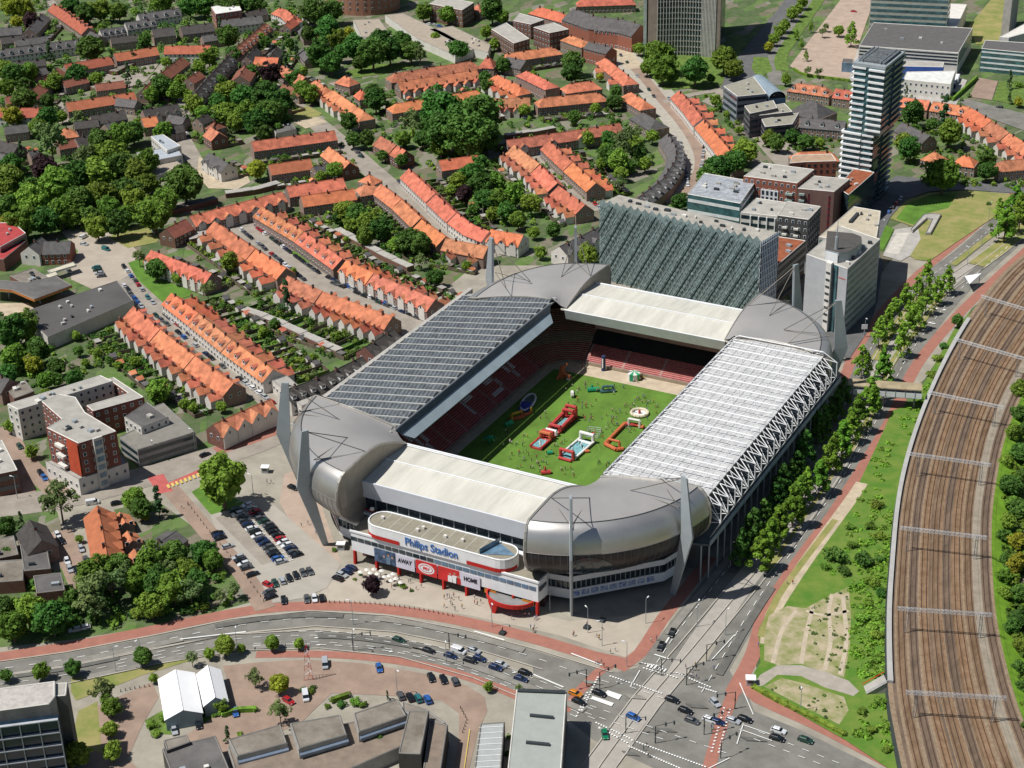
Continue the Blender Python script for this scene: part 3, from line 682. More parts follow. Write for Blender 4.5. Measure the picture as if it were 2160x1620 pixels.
strip('cycle_path', wl([(930+260, 1500), (1225, 1455), (1262, 1418), (1290, 1402)]), 3.2, redp)
strip('cycle_path', wl([(1490, 1640), (1512, 1560), (1532, 1500), (1550, 1455)]), 3.6, redp)
strip('cycle_path', wl([(1560, 1440), (1600, 1475), (1700, 1520), (1800, 1570), (1890, 1618), (1960, 1650)]), 4.2, redp)
strip('cycle_path', wl([(1350, 1640), (1420, 1650), (1500, 1625)]), 2.6, redp)
# southern brick street
sheet('street', [(470, 1405), (540, 1398), (650, 1392), (760, 1399), (900, 1422), (985, 1447), (1022, 1470), (1028, 1500), (1008, 1545), (985, 1640), (955, 1640), (968, 1550), (968, 1505), (930, 1478), (860, 1470), (700, 1462), (640, 1520), (560, 1560), (460, 1600), (380, 1560), (470, 1500), (480, 1440)], brickp)
sheet('street', [(180, 1500), (250, 1470), (320, 1440), (335, 1470), (300, 1530), (270, 1600), (310, 1640), (170, 1640), (190, 1560)], brickp)
sheet('lawn', [(150, 1432), (300, 1405), (440, 1372), (440, 1382), (300, 1425), (250, 1445), (160, 1478), (150, 1460)], grassd)
sheet('lawn', [(165, 1500), (205, 1480), (215, 1590), (150, 1570)], grassd)
# car park: darker lane
sheet('car_park', [(420, 1030), (500, 1060), (560, 1050), (720, 1190), (690, 1240), (640, 1262), (560, 1275), (505, 1235)], mat('car_park_paving', (.335, .31, .265), .92, var=.07, sc=.15))
sheet('car_park', [(454, 1093), (492, 1078), (590, 1180), (553, 1193)], brickg)
sheet('lawn', [(404, 1038), (432, 1022), (515, 1060), (500, 1072), (445, 1086)], grassb)
# streets left
strip('street', wl([(-60, 1075), (60, 1062), (167, 1044), (278, 1014), (417, 975), (556, 928), (640, 880), (700, 800)]), 15, brickg)
strip('cycle_path', wl([(455, 952), (520, 932), (575, 912), (600, 898)]), 6, redp)
strip('cycle_path', wl([(340, 1030), (380, 1012), (430, 990)]), 2.2, mat('red_lane', (.42, .10, .09), .9))
strip('street', wl([(358, 1030), (410, 1090), (470, 1160), (514, 1213), (560, 1285)]), 6.5, brickp)
sheet('crossing', [(310, 1008), (345, 1000), (365, 1036), (335, 1042)], mat('red_lane', (.42, .10, .09)))
strip('street', wl([(8, 900), (40, 960), (100, 1020), (130, 1045)]), 8, brickp)
strip('street', wl([(125, 1120), (150, 1180), (175, 1240)]), 8, brickp)
strip('street', wl([(160, 490), (215, 540), (265, 590), (330, 655), (400, 705), (470, 755), (545, 818), (600, 870), (640, 905)]), 11.5, brickg)
sheet('square', [(130, 490), (180, 470), (260, 500), (300, 540), (290, 570), (255, 590), (215, 620), (150, 590), (150, 560), (165, 530)], mat('sandy_paving', (.36, .31, .25), .92, var=.1, sc=.1))
sheet('square', [(-60, 640), (60, 640), (75, 655), (60, 668), (-60, 665)], sand)
sheet('lawn', [(228, 500), (300, 472), (345, 495), (330, 512), (270, 524)], grassd)
sheet('lawn', [(270, 555), (300, 545), (350, 570), (412, 600), (400, 625), (345, 640), (290, 590)], grassb)
strip('street', wl([(470, 440), (520, 480), (590, 535), (660, 580), (760, 625), (850, 668), (905, 700)]), 21, brickg)
for a, b in (((562, 485), (600, 520)), ((615, 530), (650, 556)), ((700, 572), (725, 590)), ((735, 598), (760, 612)), ((790, 622), (822, 638))):
    strip('verge', wl([a, b]), 3.2, grassb)
strip('street', wl([(560, 175), (610, 215), (680, 270), (745, 325), (790, 365), (850, 415), (920, 470), (985, 515), (1040, 545)]), 12.5, brickg)
strip('street', wl([(1230, 60), (1280, 95), (1340, 145), (1400, 215), (1440, 262), (1470, 310), (1478, 350), (1460, 390), (1420, 430)]), 21, mat('pale_pavement', (.36, .335, .28), .92, var=.1))
strip('street', wl([(1230, 60), (1280, 95), (1340, 145), (1400, 215), (1440, 262), (1470, 310), (1478, 350), (1460, 390), (1420, 430)]), 6.5, brickp)
strip('street', wl([(1340, 145), (1320, 120), (1290, 92), (1200, 70)]), 12, sand)
strip('street', wl([(1105, 312), (1140, 342), (1200, 395), (1262, 445)]), 9, brickg)
strip('street', wl([(1150, 300), (1105, 312), (1060, 330)]), 6, brickg)
strip('street', wl([(1535, 200), (1570, 250), (1610, 300), (1650, 345), (1670, 360)]), 8, brickg)
strip('street', wl([(1400, 215), (1460, 200), (1520, 190), (1560, 180)]), 6, brickg)
strip('street', wl([(395, 190), (380, 270), (395, 310), (420, 350), (460, 385)]), 9, brickg)
sheet('square', [(420, 330), (440, 345), (480, 362), (520, 365), (528, 385), (500, 400), (440, 398), (415, 370)], sand)
strip('street', wl([(195, 110), (160, 165), (130, 205), (135, 260)]), 8, brickg)
strip('street', wl([(100, 0), (140, 45), (175, 80), (200, 100)]), 8, brickg)
strip('street', wl([(640, 30), (600, 70), (560, 110), (480, 170), (430, 220)]), 9, brickg)
sheet('square', [(225, 150), (280, 128), (340, 128), (310, 170), (265, 195), (215, 185)], brickg)
strip('street', wl([(320, 200), (330, 160), (360, 120)]), 6, brickg)
strip('street', wl([(700, 175), (770, 205), (860, 255)]), 5, brickg)
sheet('lawn', [(600, 232), (650, 225), (680, 240), (665, 252), (620, 256)], grassd)
sheet('sports_court', [(620, 258), (668, 247), (690, 258), (645, 272)], sand)
sheet('lawn', [(730, 150), (780, 138), (860, 132), (880, 140), (800, 158), (745, 165)], grass)
# office gardens, top
sheet('lawn', [(1350, 100), (1400, 90), (1540, 110), (1560, 165), (1500, 185), (1400, 190), (1370, 160)], grass)
strip('road', wl([(1555, 190), (1570, 150), (1600, 110), (1640, 60), (1680, 10), (1700, -30)]), 20, asphd)
strip('road', wl([(1640, 180), (1632, 145), (1640, 110), (1690, 40), (1730, -20)]), 9, asph)
strip('verge', wl([(1650, 150), (1650, 115), (1700, 40), (1740, -20)]), 8, grass)
sheet('lawn', [(1590, 120), (1620, 122), (1630, 150), (1600, 165), (1585, 145)], grass)
sheet('forecourt', [(1666, 140), (1773, 0), (1795, -30), (1860, -30), (1837, 20), (1811, 95), (1790, 170), (1700, 160)], plazp)
sheet('pavement', [(1790, 170), (1811, 95), (2040, 170), (2000, 260), (1900, 200)], concr)
sheet('road', [(2010, 205), (2060, 215), (2160, 240), (2230, 262), (2230, 300), (2120, 262), (2060, 240)], asph)
sheet('car_park', [(2044, 205), (2065, 165), (2105, 172), (2092, 212)], brickp)
sheet('lawn', [(2095, 212), (2108, 172), (2230, 180), (2230, 240)], grass)
sheet('lawn', [(2040, 60), (2090, 0), (2130, 0), (2110, 90), (2060, 95)], grassd)
sheet('road', [(1640, 560), (1700, 470), (1760, 470), (1800, 430), (1850, 400), (1890, 372), (1960, 378), (2060, 384), (2200, 392), (2200, 412), (2130, 408), (2041, 401), (1960, 405), (1912, 421), (1877, 460), (1850, 520), (1862, 560), (1850, 640), (1830, 700), (1790, 760), (1690, 700)], asphd)  # shaded paving: the shade is put into the darker asphalt colour
sheet('pavement', [(1480, 215), (1520, 190), (1555, 215), (1600, 250), (1660, 300), (1700, 330), (1660, 345), (1610, 300), (1560, 250)], brickg)
# field on the right, ramp
sheet('meadow', [(1877, 462), (1911, 423), (1960, 408), (2041, 403), (2128, 410), (2135, 422), (2095, 460), (2020, 510), (1960, 552), (1930, 548), (1915, 538), (1938, 510), (1940, 504), (1930, 480)], grassd)
sheet('meadow', [(1890, 462), (1915, 430), (1960, 412), (2020, 408), (2000, 440), (1960, 450), (1940, 480), (1905, 468)], grassb)
sheet('lawn', [(1850, 520), (1868, 476), (1886, 484), (1862, 530)], grassb)
sheet('pavement', [(1862, 540), (1888, 485), (1935, 478), (1942, 505), (1920, 540), (1900, 552)], concr)
sheet('ramp', [(1868, 533), (1892, 492), (1918, 492), (1895, 538)], mat('ramp_concrete', (.48, .45, .40), .9))
strip('verge', wl([(2010, 560), (2080, 505), (2170, 440)]), 3, grassd)
strip('verge', wl([(2060, 560), (2120, 515), (2190, 455)]), 9, grassd)
# verges beneath the boulevard trees
strip('verge', wl([(1620, 1205), (1690, 1110), (1760, 1005), (1830, 890), (1880, 770), (1930, 700), (1990, 620)]), 2.6, grassd)
strip('verge', wl([(1845, 760), (1880, 700), (1920, 650), (1970, 600)]), 3.4, grassd)
# slope and wasteland beside the railway
sheet('embankment', [(1590, 1420), (1604, 1400), (1600, 1330), (1640, 1250), (1700, 1170), (1760, 1100), (1812, 1020), (1850, 940), (1882, 868), (1925, 852), (1960, 790), (2010, 700), (2050, 655), (2010, 740), (1960, 820), (1920, 930), (1895, 1050), (1880, 1200), (1876, 1450), (1900, 1640), (1782, 1562), (1640, 1482), (1595, 1450)], grassw)
strip('path', wl([(1618, 1360), (1628, 1300), (1680, 1215), (1740, 1130), (1795, 1055), (1818, 1020)]), 4.2, sand)
strip('verge', wl([(1604, 1345), (1640, 1262), (1700, 1178), (1762, 1098)]), 2.2, grassd)
sheet('waste_ground', [(1622, 1300), (1660, 1280), (1700, 1285), (1735, 1265), (1768, 1250), (1790, 1240), (1795, 1300), (1792, 1370), (1780, 1430), (1740, 1420), (1690, 1402), (1640, 1405), (1612, 1395), (1612, 1340)], sandg)
sheet('path', [(1585, 1452), (1604, 1425), (1640, 1405), (1690, 1405), (1745, 1420), (1790, 1438), (1812, 1460), (1800, 1470), (1740, 1452), (1690, 1428), (1640, 1425), (1610, 1448)], mat('grey_gravel', (.33, .295, .25), .95, var=.1))
sheet('waste_ground', [(1612, 1450), (1650, 1432), (1700, 1445), (1780, 1472), (1790, 1500), (1770, 1530), (1700, 1495)], sandg)
dkp = mat('asphalt_patch', (.115, .112, .10), .92, var=.15); ltp = mat('asphalt_worn', (.215, .205, .18), .92, var=.12)
zp_ = lay()
for l_, o_, a, b, m_ in ((cen1, -1.6, 20, 60, ltp), (cen1, 1.8, 70, 110, dkp), (cen2, -3.4, 30, 90, ltp), (cen2, 1.7, 100, 135, dkp), (cen2, 0, 130, 190, ltp), (cen1, 1.7, 120, 170, ltp), (lc, 2, 20, 70, ltp), (rc, -1.8, 10, 60, dkp), (rc, 1.8, 80, 150, ltp), (lc, -2, 60, 90, dkp), (cen2, 3.4, 10, 40, dkp)):
    T = length(l_); seg = [along(offs(l_, o_), min(T, a+(b-a)*k/12))[0] for k in range(13)]; strip('road_patch', seg, 2.4, m_, z=zp_)
for (x, y, w_, h_) in ((1340, 1470, 26, 9), (1400, 1540, 30, 8), (1250, 1440, 24, 7), (1470, 1490, 26, 8), (1330, 1590, 20, 8), (1590, 1560, 30, 8)):
    sheet('road_patch', [(x-w_, y-h_*.6), (x+w_*.4, y-h_*.2), (x+w_, y+h_*.8), (x-w_*.5, y+h_*.5)], rnd.choice((dkp, ltp)), z=zp_+.003)
trk = mat('dusty_track', (.42, .355, .265), .95, var=.12, sc=.4)
for q in ([(1690, 1402), (1700, 1340), (1715, 1280)], [(1740, 1415), (1752, 1350), (1748, 1290), (1755, 1255)], [(1772, 1425), (1785, 1350), (1778, 1260)], [(1630, 1400), (1650, 1330), (1680, 1290)], [(1700, 1290), (1740, 1300), (1790, 1290)]):
    strip('dirt_track', wl(q, 0, 3), 1.3, trk, z=zp_)
# road markings
LZ = lay()+.01
def mk(line, off, d, g, w_=.17, t0=0, t1=1e9): dashes('road_marking', line, off, w_, d, g, paintw, LZ, t0, t1)
mk(cen1, 0, 2.5, 4.5, .2)
for o_ in (-1.7, 1.7): mk(cen2, o_, 2.4, 3.4, .17, 40)
mk(cen2, 0, 2.6, 3.0, .15, 0, 60); mk(Lo, -.5, 2.4, 2.6, .2, 90)
mk(Ls, 1.4, 2.4, 2.6, .2, 70)
mk(lc, 0, 2.6, 2.6, .2); mk(rc, 0, 3, 3, .2)
for q in ([(380, 1350), (470, 1340), (520, 1334)], [(1000, 1333), (1060, 1350), (1065, 1352)], [(1205, 1380), (1270, 1405)], [(1115, 1420), (1190, 1452)], [(1398, 1368), (1415, 1340)], [(1380, 1382), (1412, 1392)]):
    dashes('road_marking', wl(q), 0, .5, length(wl(q))-.2, 1, paintw, LZ)
def blocks(a, b, n, s=.55):                      # rows of white squares along a crossing
    mb = MB(); p, q = P2(*a), P2(*b); d = (q-p).normalized(); nn = Vector((-d.y, d.x))
    for k in range(n):
        c = p.lerp(q, (k+.5)/n); mb.poly([(*(c-d*s/2-nn*s/2), LZ), (*(c+d*s/2-nn*s/2), LZ), (*(c+d*s/2+nn*s/2), LZ), (*(c-d*s/2+nn*s/2), LZ)])
    setp(mb.build('crossing_marking', paintw), kind='structure')
for a, b, n in (((1355, 1410), (1430, 1432), 12), ((1352, 1400), (1400, 1408), 8), ((1425, 1420), (1500, 1452), 14), ((1285, 1427), (1398, 1465), 20), ((1255, 1525), (1330, 1560), 14), ((1262, 1535), (1325, 1570), 12),
                ((1330, 1562), (1490, 1620), 28), ((1325, 1575), (1440, 1625), 22), ((1226, 1502), (1262, 1428), 14), ((1240, 1460), (1215, 1515), 9), ((1500, 1590), (1528, 1492), 14), ((1515, 1592), (1540, 1495), 14), ((1472, 1450), (1512, 1462), 8)):
    blocks(a, b, n)
def quad_mark(pts): setp(MB().poly([(*P2(*p), LZ) for p in pts]).build('road_marking', paintw), kind='structure')
quad_mark([(1282, 1458), (1312, 1468), (1305, 1478), (1274, 1466)]); quad_mark([(1250, 1470), (1295, 1485), (1290, 1492), (1246, 1476)])
for k in range(6): quad_mark([(1368+7*k, 1402+2*k), (1372+7*k, 1403+2*k), (1367+7*k, 1409+2*k), (1363+7*k, 1408+2*k)])
for q, n in (([(1245, 1490), (1400, 1545), (1560, 1600)], 0), ([(1235, 1505), (1400, 1562)], 0), ([(1300, 1440), (1420, 1482)], 0), ([(1590, 1560), (1760, 1625)], 0), ([(1600, 1545), (1790, 1620)], 0)):
    dashes('road_marking', wl(q), 0, .2, 2, 2.5, paintw, LZ)
for q in ([(1565, 1530), (1640, 1556)], [(1560, 1540), (1630, 1565)], [(1568, 1528), (1554, 1572)], [(1560, 1442), (1575, 1500), (1590, 1510)], [(1330, 1450), (1350, 1415)], [(1500, 1395), (1550, 1340)], [(1480, 1630), (1540, 1600)]):
    dashes('road_marking', wl(q), 0, .28, length(wl(q))-.2, 1, paintw, LZ)
yel = mat('yellow_paint', (.55, .42, .12), .8)
for k in range(9):
    x = 355+9*k; y = 1032-3.4*k
    setp(MB().poly([(*P2(x, y), LZ), (*P2(x+5, y-2), LZ), (*P2(x+1, y-9), LZ), (*P2(x-4, y-7), LZ)]).build('road_marking', yel), kind='structure')
setp(MB().poly([(*P2(990, 1540), LZ), (*P2(992, 1541), LZ), (*P2(980, 1625), LZ), (*P2(978, 1625), LZ)]).build('road_marking', yel), kind='structure')
for k, (x, y) in enumerate(((675, 1334), (668, 1347), (672, 1362), (828, 1345), (825, 1376), (1085, 1420), (1975, 652), (1992, 655), (1962, 682), (1970, 684))):
    quad_mark([(x-5, y), (x+2.5, y-2), (x+1, y-.6), (x+5, y+.6), (x+1, y+1.2), (x-4, y+1)])
for k in range(16):                              # parking bay ticks
    quad_mark([(498+7.3*k, 1062+8.2*k), (510+7.3*k, 1058+8.2*k), (510+7.3*k, 1058.8+8.2*k), (498+7.3*k, 1062.8+8.2*k)])
# tram/bus rails-like joints
for o_ in (-4.3, 4.3, 0): dashes('kerb_line', tram, o_, .35, 30, .1, kerb, LZ)
for ln_ in ((Ln, .4), (Lm, -.4), (Lo, .4), (Ls, -.4)): dashes('kerb_line', ln_[0], ln_[1], .35, 25, .05, kerb, LZ)
# ---------------------------------------------------------------- railway
ZR = 4.0
RL = [(2200, 505), (2120, 570), (2054, 652), (2003, 735), (1955, 836), (1915, 947), (1890, 1058), (1876, 1200), (1870, 1309), (1873, 1453), (1890, 1560), (1925, 1720)]
RRt = [(2330, 560), (2270, 660), (2205, 755), (2166, 815), (2140, 870), (2116, 940), (2098, 1040), (2092, 1110), (2093, 1197), (2102, 1300), (2120, 1390), (2145, 1480), (2190, 1600), (2240, 1720)]
Lr = wl(RL, ZR, 4); Rr = wl(RRt, ZR, 4)
def resamp(l, n):
    T = length(l); return [along(l, T*i/n)[0] for i in range(n+1)]
NS = 90; La = resamp(Lr, NS); Ra = resamp(Rr, NS)
mb = MB()
for i in range(NS): mb.poly([(*La[i], ZR), (*La[i+1], ZR), (*Ra[i+1], ZR), (*Ra[i], ZR)])
ball = mat('ballast', (.19, .135, .085), .95, col2=(.27, .20, .135), sc=.9)
setp(mb.build('railway_bed', ball), kind='structure')
mb = MB()
for i in range(NS):
    d = (La[i+1]-La[i]).normalized(); n = Vector((d.y, -d.x))
    if n.dot(Ra[i]-La[i]) > 0: n = -n
    mb.poly([(*La[i], ZR), (*La[i+1], ZR), (*(La[i+1]+n*.4), 0), (*(La[i]+n*.4), 0)])
wall_r = mb.build('retaining_wall', mat('dark_wall', (.05, .06, .06), .8)); setp(wall_r, 'long dark retaining wall carrying the left edge of the railway', 'retaining wall')
mb = MB()
for i in range(NS):
    d = (Ra[i+1]-Ra[i]).normalized(); n = Vector((d.y, -d.x))
    if n.dot(La[i]-Ra[i]) > 0: n = -n
    mb.poly([(*Ra[i], ZR), (*Ra[i+1], ZR), (*(Ra[i+1]+n*7), 0.1), (*(Ra[i]+n*7), 0.1)])
setp(mb.build('embankment', mat('lime_grass', (.15, .29, .02), .9, var=.2)), kind='structure')
stn = [mat('track_stain_a', (.125, .077, .043), .95, col2=(.205, .135, .082), sc=.35, stretch=(1, .3, 1)), mat('track_stain_b', (.10, .072, .05), .95, col2=(.165, .115, .08), sc=.35, stretch=(1, .3, 1)), mat('track_stain_c', (.165, .098, .052), .95, col2=(.24, .155, .092), sc=.35)]
rail = mat('rail_steel', (.085, .05, .035), .6, .3)
NTk = 8; mid = lambda i, f: La[i].lerp(Ra[i], f)
labs = ['leftmost railway track beside the platform', 'second railway track from the left', 'third railway track from the left', 'fourth railway track from the left', 'fourth railway track from the right', 'third railway track from the right', 'second railway track from the right', 'rightmost railway track beside the green slope']
for t in range(NTk):
    f = [.13, .235, .34, .445, .55, .655, .76, .93][t]
    line = [mid(i, f) for i in range(NS+1)]; c0 = line[NS//2]
    tr = thing('railway_track', labs[t]+', rusty rails on brown ballast', 'railway track', (c0.x, c0.y, ZR), 'railway tracks in a curve')
    og = (c0.x, c0.y, ZR)
    for nm, o_, wd, m, zz in (('stained_ballast', 0, 2.7, stn[t % 3], .04), ('rail', -.75, .22, rail, .18), ('rail', .75, .22, rail, .18)):
        a = offs(line, o_+wd/2); b = offs(line, o_-wd/2); mb = MB()
        for i in range(NS): mb.poly([(*b[i], ZR+zz), (*b[i+1], ZR+zz), (*a[i+1], ZR+zz), (*a[i], ZR+zz)])
        mb.build(nm, m, tr, og)
for f, wd, m in ((.49, .9, stn[2]), (.605, .9, stn[0]), (.39, .8, stn[1]), (.845, 2.6, mat('pale_ballast', (.25, .215, .165), .95, var=.15)), (.055, 1.0, stn[1])):
    l = [mid(i, f) for i in range(NS+1)]; strip('ballast_strip', l, wd, m, z=ZR+.02)
# platform strip on the left edge
pl = offs([La[i] for i in range(22, 79)], 0); rl = [La[i].lerp(Ra[i], .045) for i in range(22, 79)]
mb = MB()
for i in range(len(pl)-1):
    mb.hexa([(*pl[i], ZR-.3), (*pl[i+1], ZR-.3), (*rl[i+1], ZR-.3), (*rl[i], ZR-.3)], [(*pl[i], ZR+1.0), (*pl[i+1], ZR+1.0), (*rl[i+1], ZR+1.0), (*rl[i], ZR+1.0)])
setp(mb.build('platform', mat('platform_paving', (.36, .355, .34), .9, var=.08)), 'long narrow pale grey railway platform along the left edge of the tracks', 'platform')
# catenary gantries
gs = mat('gantry_steel', (.30, .31, .32), .6, .4)
def gantry(lf, lt, rf, rt, where):
    a = P2(*lf, ZR); b = P2(*rf, ZR); h = 9.0
    g = thing('catenary_gantry', 'grey lattice gantry spanning the railway tracks, '+where, 'gantry', (a.x, a.y, ZR), 'gantries over the tracks'); og = (a.x, a.y, ZR)
    for p in (a, b):
        mb = MB(); d = (b-a).normalized()*.35
        mb.tube((*(p-d), ZR), (*(p-d), ZR+h), .10, 4); mb.tube((*(p+d), ZR), (*(p+d), ZR+h), .10, 4)
        for k in range(7): mb.tube((*(p+d*(1 if k % 2 else -1)), ZR+k*h/7), (*(p-d*(1 if k % 2 else -1)), ZR+(k+1)*h/7), .06, 4)
        mb.build('mast', gs, g, og)
    e = b+(b-a).normalized()*3; s0 = a-(b-a).normalized()*3; nrm = Vector((-(b-a).y, (b-a).x)).normalized()*.35; n = 22
    mb = MB()
    for sgn in (-1, 1):
        for z in (h-.9, h): mb.tube((*(s0+nrm*sgn), ZR+z), (*(e+nrm*sgn), ZR+z), .08, 4)
    for k in range(n):
        p, q = s0.lerp(e, k/n), s0.lerp(e, (k+1)/n)
        mb.tube((*(p+nrm), ZR+h), (*(q-nrm), ZR+h), .05, 4); mb.tube((*(p-nrm), ZR+h-.9), (*(q-nrm), ZR+h), .05, 4)
    mb.build('beam', gs, g, og)
    mb = MB()
    for k in range(7):
        p = s0.lerp(e, .12+.12*k); mb.tube((*p, ZR+h-.9), (*p, ZR+h-2.6), .06, 4)
    mb.build('hangers', gs, g, og)
for q, wh in ((((1928, 1514), 0, (2093, 1524), 0), 'nearest one at the bottom'), (((1910, 1335), 0, (2065, 1346), 0), 'second one from the bottom'), (((1913, 1163), 0, (2056, 1180), 0), 'third one from the bottom'), (((1934, 1005), 0, (2066, 1024), 0), 'fourth one from the bottom'),
              (((1971, 874), 0, (2095, 900), 0), 'fifth one from the bottom'), (((2022, 760), 0, (2143, 795), 0), 'sixth one, beside the footbridge top'), (((2078, 668), 0, (2200, 705), 0), 'farthest one at the upper right')):
    gantry(*q, wh)
wires = MB()
for t in range(NTk):
    f = [.13, .235, .34, .445, .55, .655, .76, .93][t]
    for i in range(20, NS): wires.tube((*mid(i, f), ZR+6.2), (*mid(i+1, f), ZR+6.2), .025, 3)
setp(wires.build('overhead_wires', darkst), 'thin overhead wires strung above the railway tracks', 'wires', None, None)
# ================================================================ BUILDERS
def V2(x, y): return Vector((x, y))
def tocam(p): return (V2(CP.x, CP.y)-V2(p[0], p[1])).normalized()
def link(name, me, parent, loc=(0, 0, 0), rz=0, sc=None):
    o = bpy.data.objects.new(name, me); S.collection.objects.link(o); o.parent = parent; o.location = loc; o.rotation_euler = (0, 0, rz)
    if sc: o.scale = sc
    return o
def mesh_of(mb, name, m):
    o = mb.build(name, m); me = o.data; bpy.data.objects.remove(o); return me
pane = mat('window_pane', (.03, .045, .06), .15, spec=.7, var=.4, sc=.6)
mb = MB(); mb.box((0, 0, 0), (1.25, .10, 1.5), 0, 0); mb.box((0, .04, 0), (.95, .12, 1.2), 0, 1); WIN = mesh_of(mb, 'window', [white, pane])
mb = MB(); mb.box((0, 0, 0), (1.25, .10, 1.5), 0, 0); mb.box((0, .04, 0), (1.0, .12, 1.25), 0, 1); WIND = mesh_of(mb, 'window_dark', [brickr, pane])
mb = MB(); mb.box((0, 0, 0), (.95, .6, 1.9), 0, 0); mb.box((0, 0, 1.0), (1.05, .7, .15), 0, 1); mb.tube((-.22, 0, 1.0), (-.22, 0, 1.4), .11, 5, 1); mb.tube((.22, 0, 1.0), (.22, 0, 1.4), .11, 5, 1)
CHIM = mesh_of(mb, 'chimney', [brick, darkst])
def dormer_mesh(m, front=white):
    mb = MB(); mb.hexa([(-.95, -1.6, -1), (.95, -1.6, -1), (.95, 1.0, -1), (-.95, 1.0, -1)], [(-.95, -1.6, .65), (.95, -1.6, .65), (.95, 1.0, .65), (-.95, 1.0, .65)], 0)
    mb.poly([(-1.15, -1.7, .6), (-1.15, 1.2, .6), (0, 1.2, 1.35), (0, -1.7, 1.35)], 1); mb.poly([(1.15, 1.2, .6), (1.15, -1.7, .6), (0, -1.7, 1.35), (0, 1.2, 1.35)], 1)
    mb.poly([(-.95, 1.0, .65), (.95, 1.0, .65), (0, 1.0, 1.3)], 0); mb.poly([(-.7, 1.04, -.45), (.7, 1.04, -.45), (.7, 1.04, .5), (-.7, 1.04, .5)], 2)
    return mesh_of(mb, 'dormer', [front, m, pane])
DORM = {}
def crossgable(mb, p, n, hw, li, lo, ze, zr, wm=0, rm=1, z0=0.0, lr_in=None):
    d = V2(-n.y, n.x); a = p+n*li; b = p+n*lo; ri = p+n*(li if lr_in is None else lr_in); ov = .3
    mb.prism([a-d*hw, b-d*hw, b+d*hw, a+d*hw], z0, ze, wm)
    mb.poly([(*(b-d*hw), ze), (*(b+d*hw), ze), (*b, zr-.12)], wm); mb.poly([(*(a+d*hw), ze), (*(a-d*hw), ze), (*a, zr-.12)], wm)
    b2 = b+n*.25; e = d*(hw+ov); zl = ze-ov*(zr-ze)/hw
    for s_ in (-1, 1): mb.poly([(*(ri+n*0), zr), (*b2, zr), (*(b2+e*s_), zl+.05), (*(a+e*s_), zl+.05)], rm)
FENCE = mat('garden_fence_wood', (.13, .105, .075), .95, var=.25, sc=.4, rv=.3); HEDGE = mat('hedge_leaf', (.045, .10, .018), .9, var=.4, sc=1.5, rv=.3, bump=.6)
SHR = [LM['b'], LM['d'], LM['w']]
def clump(mb, c, r, n, m=0, q=.3, flat=1.0):
    for _ in range(n):
        t = rnd.uniform(0, 2*pi); u = rnd.uniform(-.35, 1); s = math.sqrt(max(0, 1-u*u)); k = rnd.uniform(.55, 1)
        nv = Vector((s*cos(t), s*sin(t), u)); p = Vector(c)+Vector((nv.x*r, nv.y*r, nv.z*r*flat))*k
        nv = (nv+Vector((rnd.uniform(-.6, .6), rnd.uniform(-.6, .6), rnd.uniform(-.3, .8)))).normalized()
        a = nv.orthogonal().normalized(); a = (Matrix.Rotation(rnd.uniform(0, 6.28), 3, nv) @ a)*q*rnd.uniform(.7, 1.3); b = nv.cross(a)*.8
        mb.poly([p-a-b, p+a-b, p+a+b, p-a+b], m)
NTER = [0]
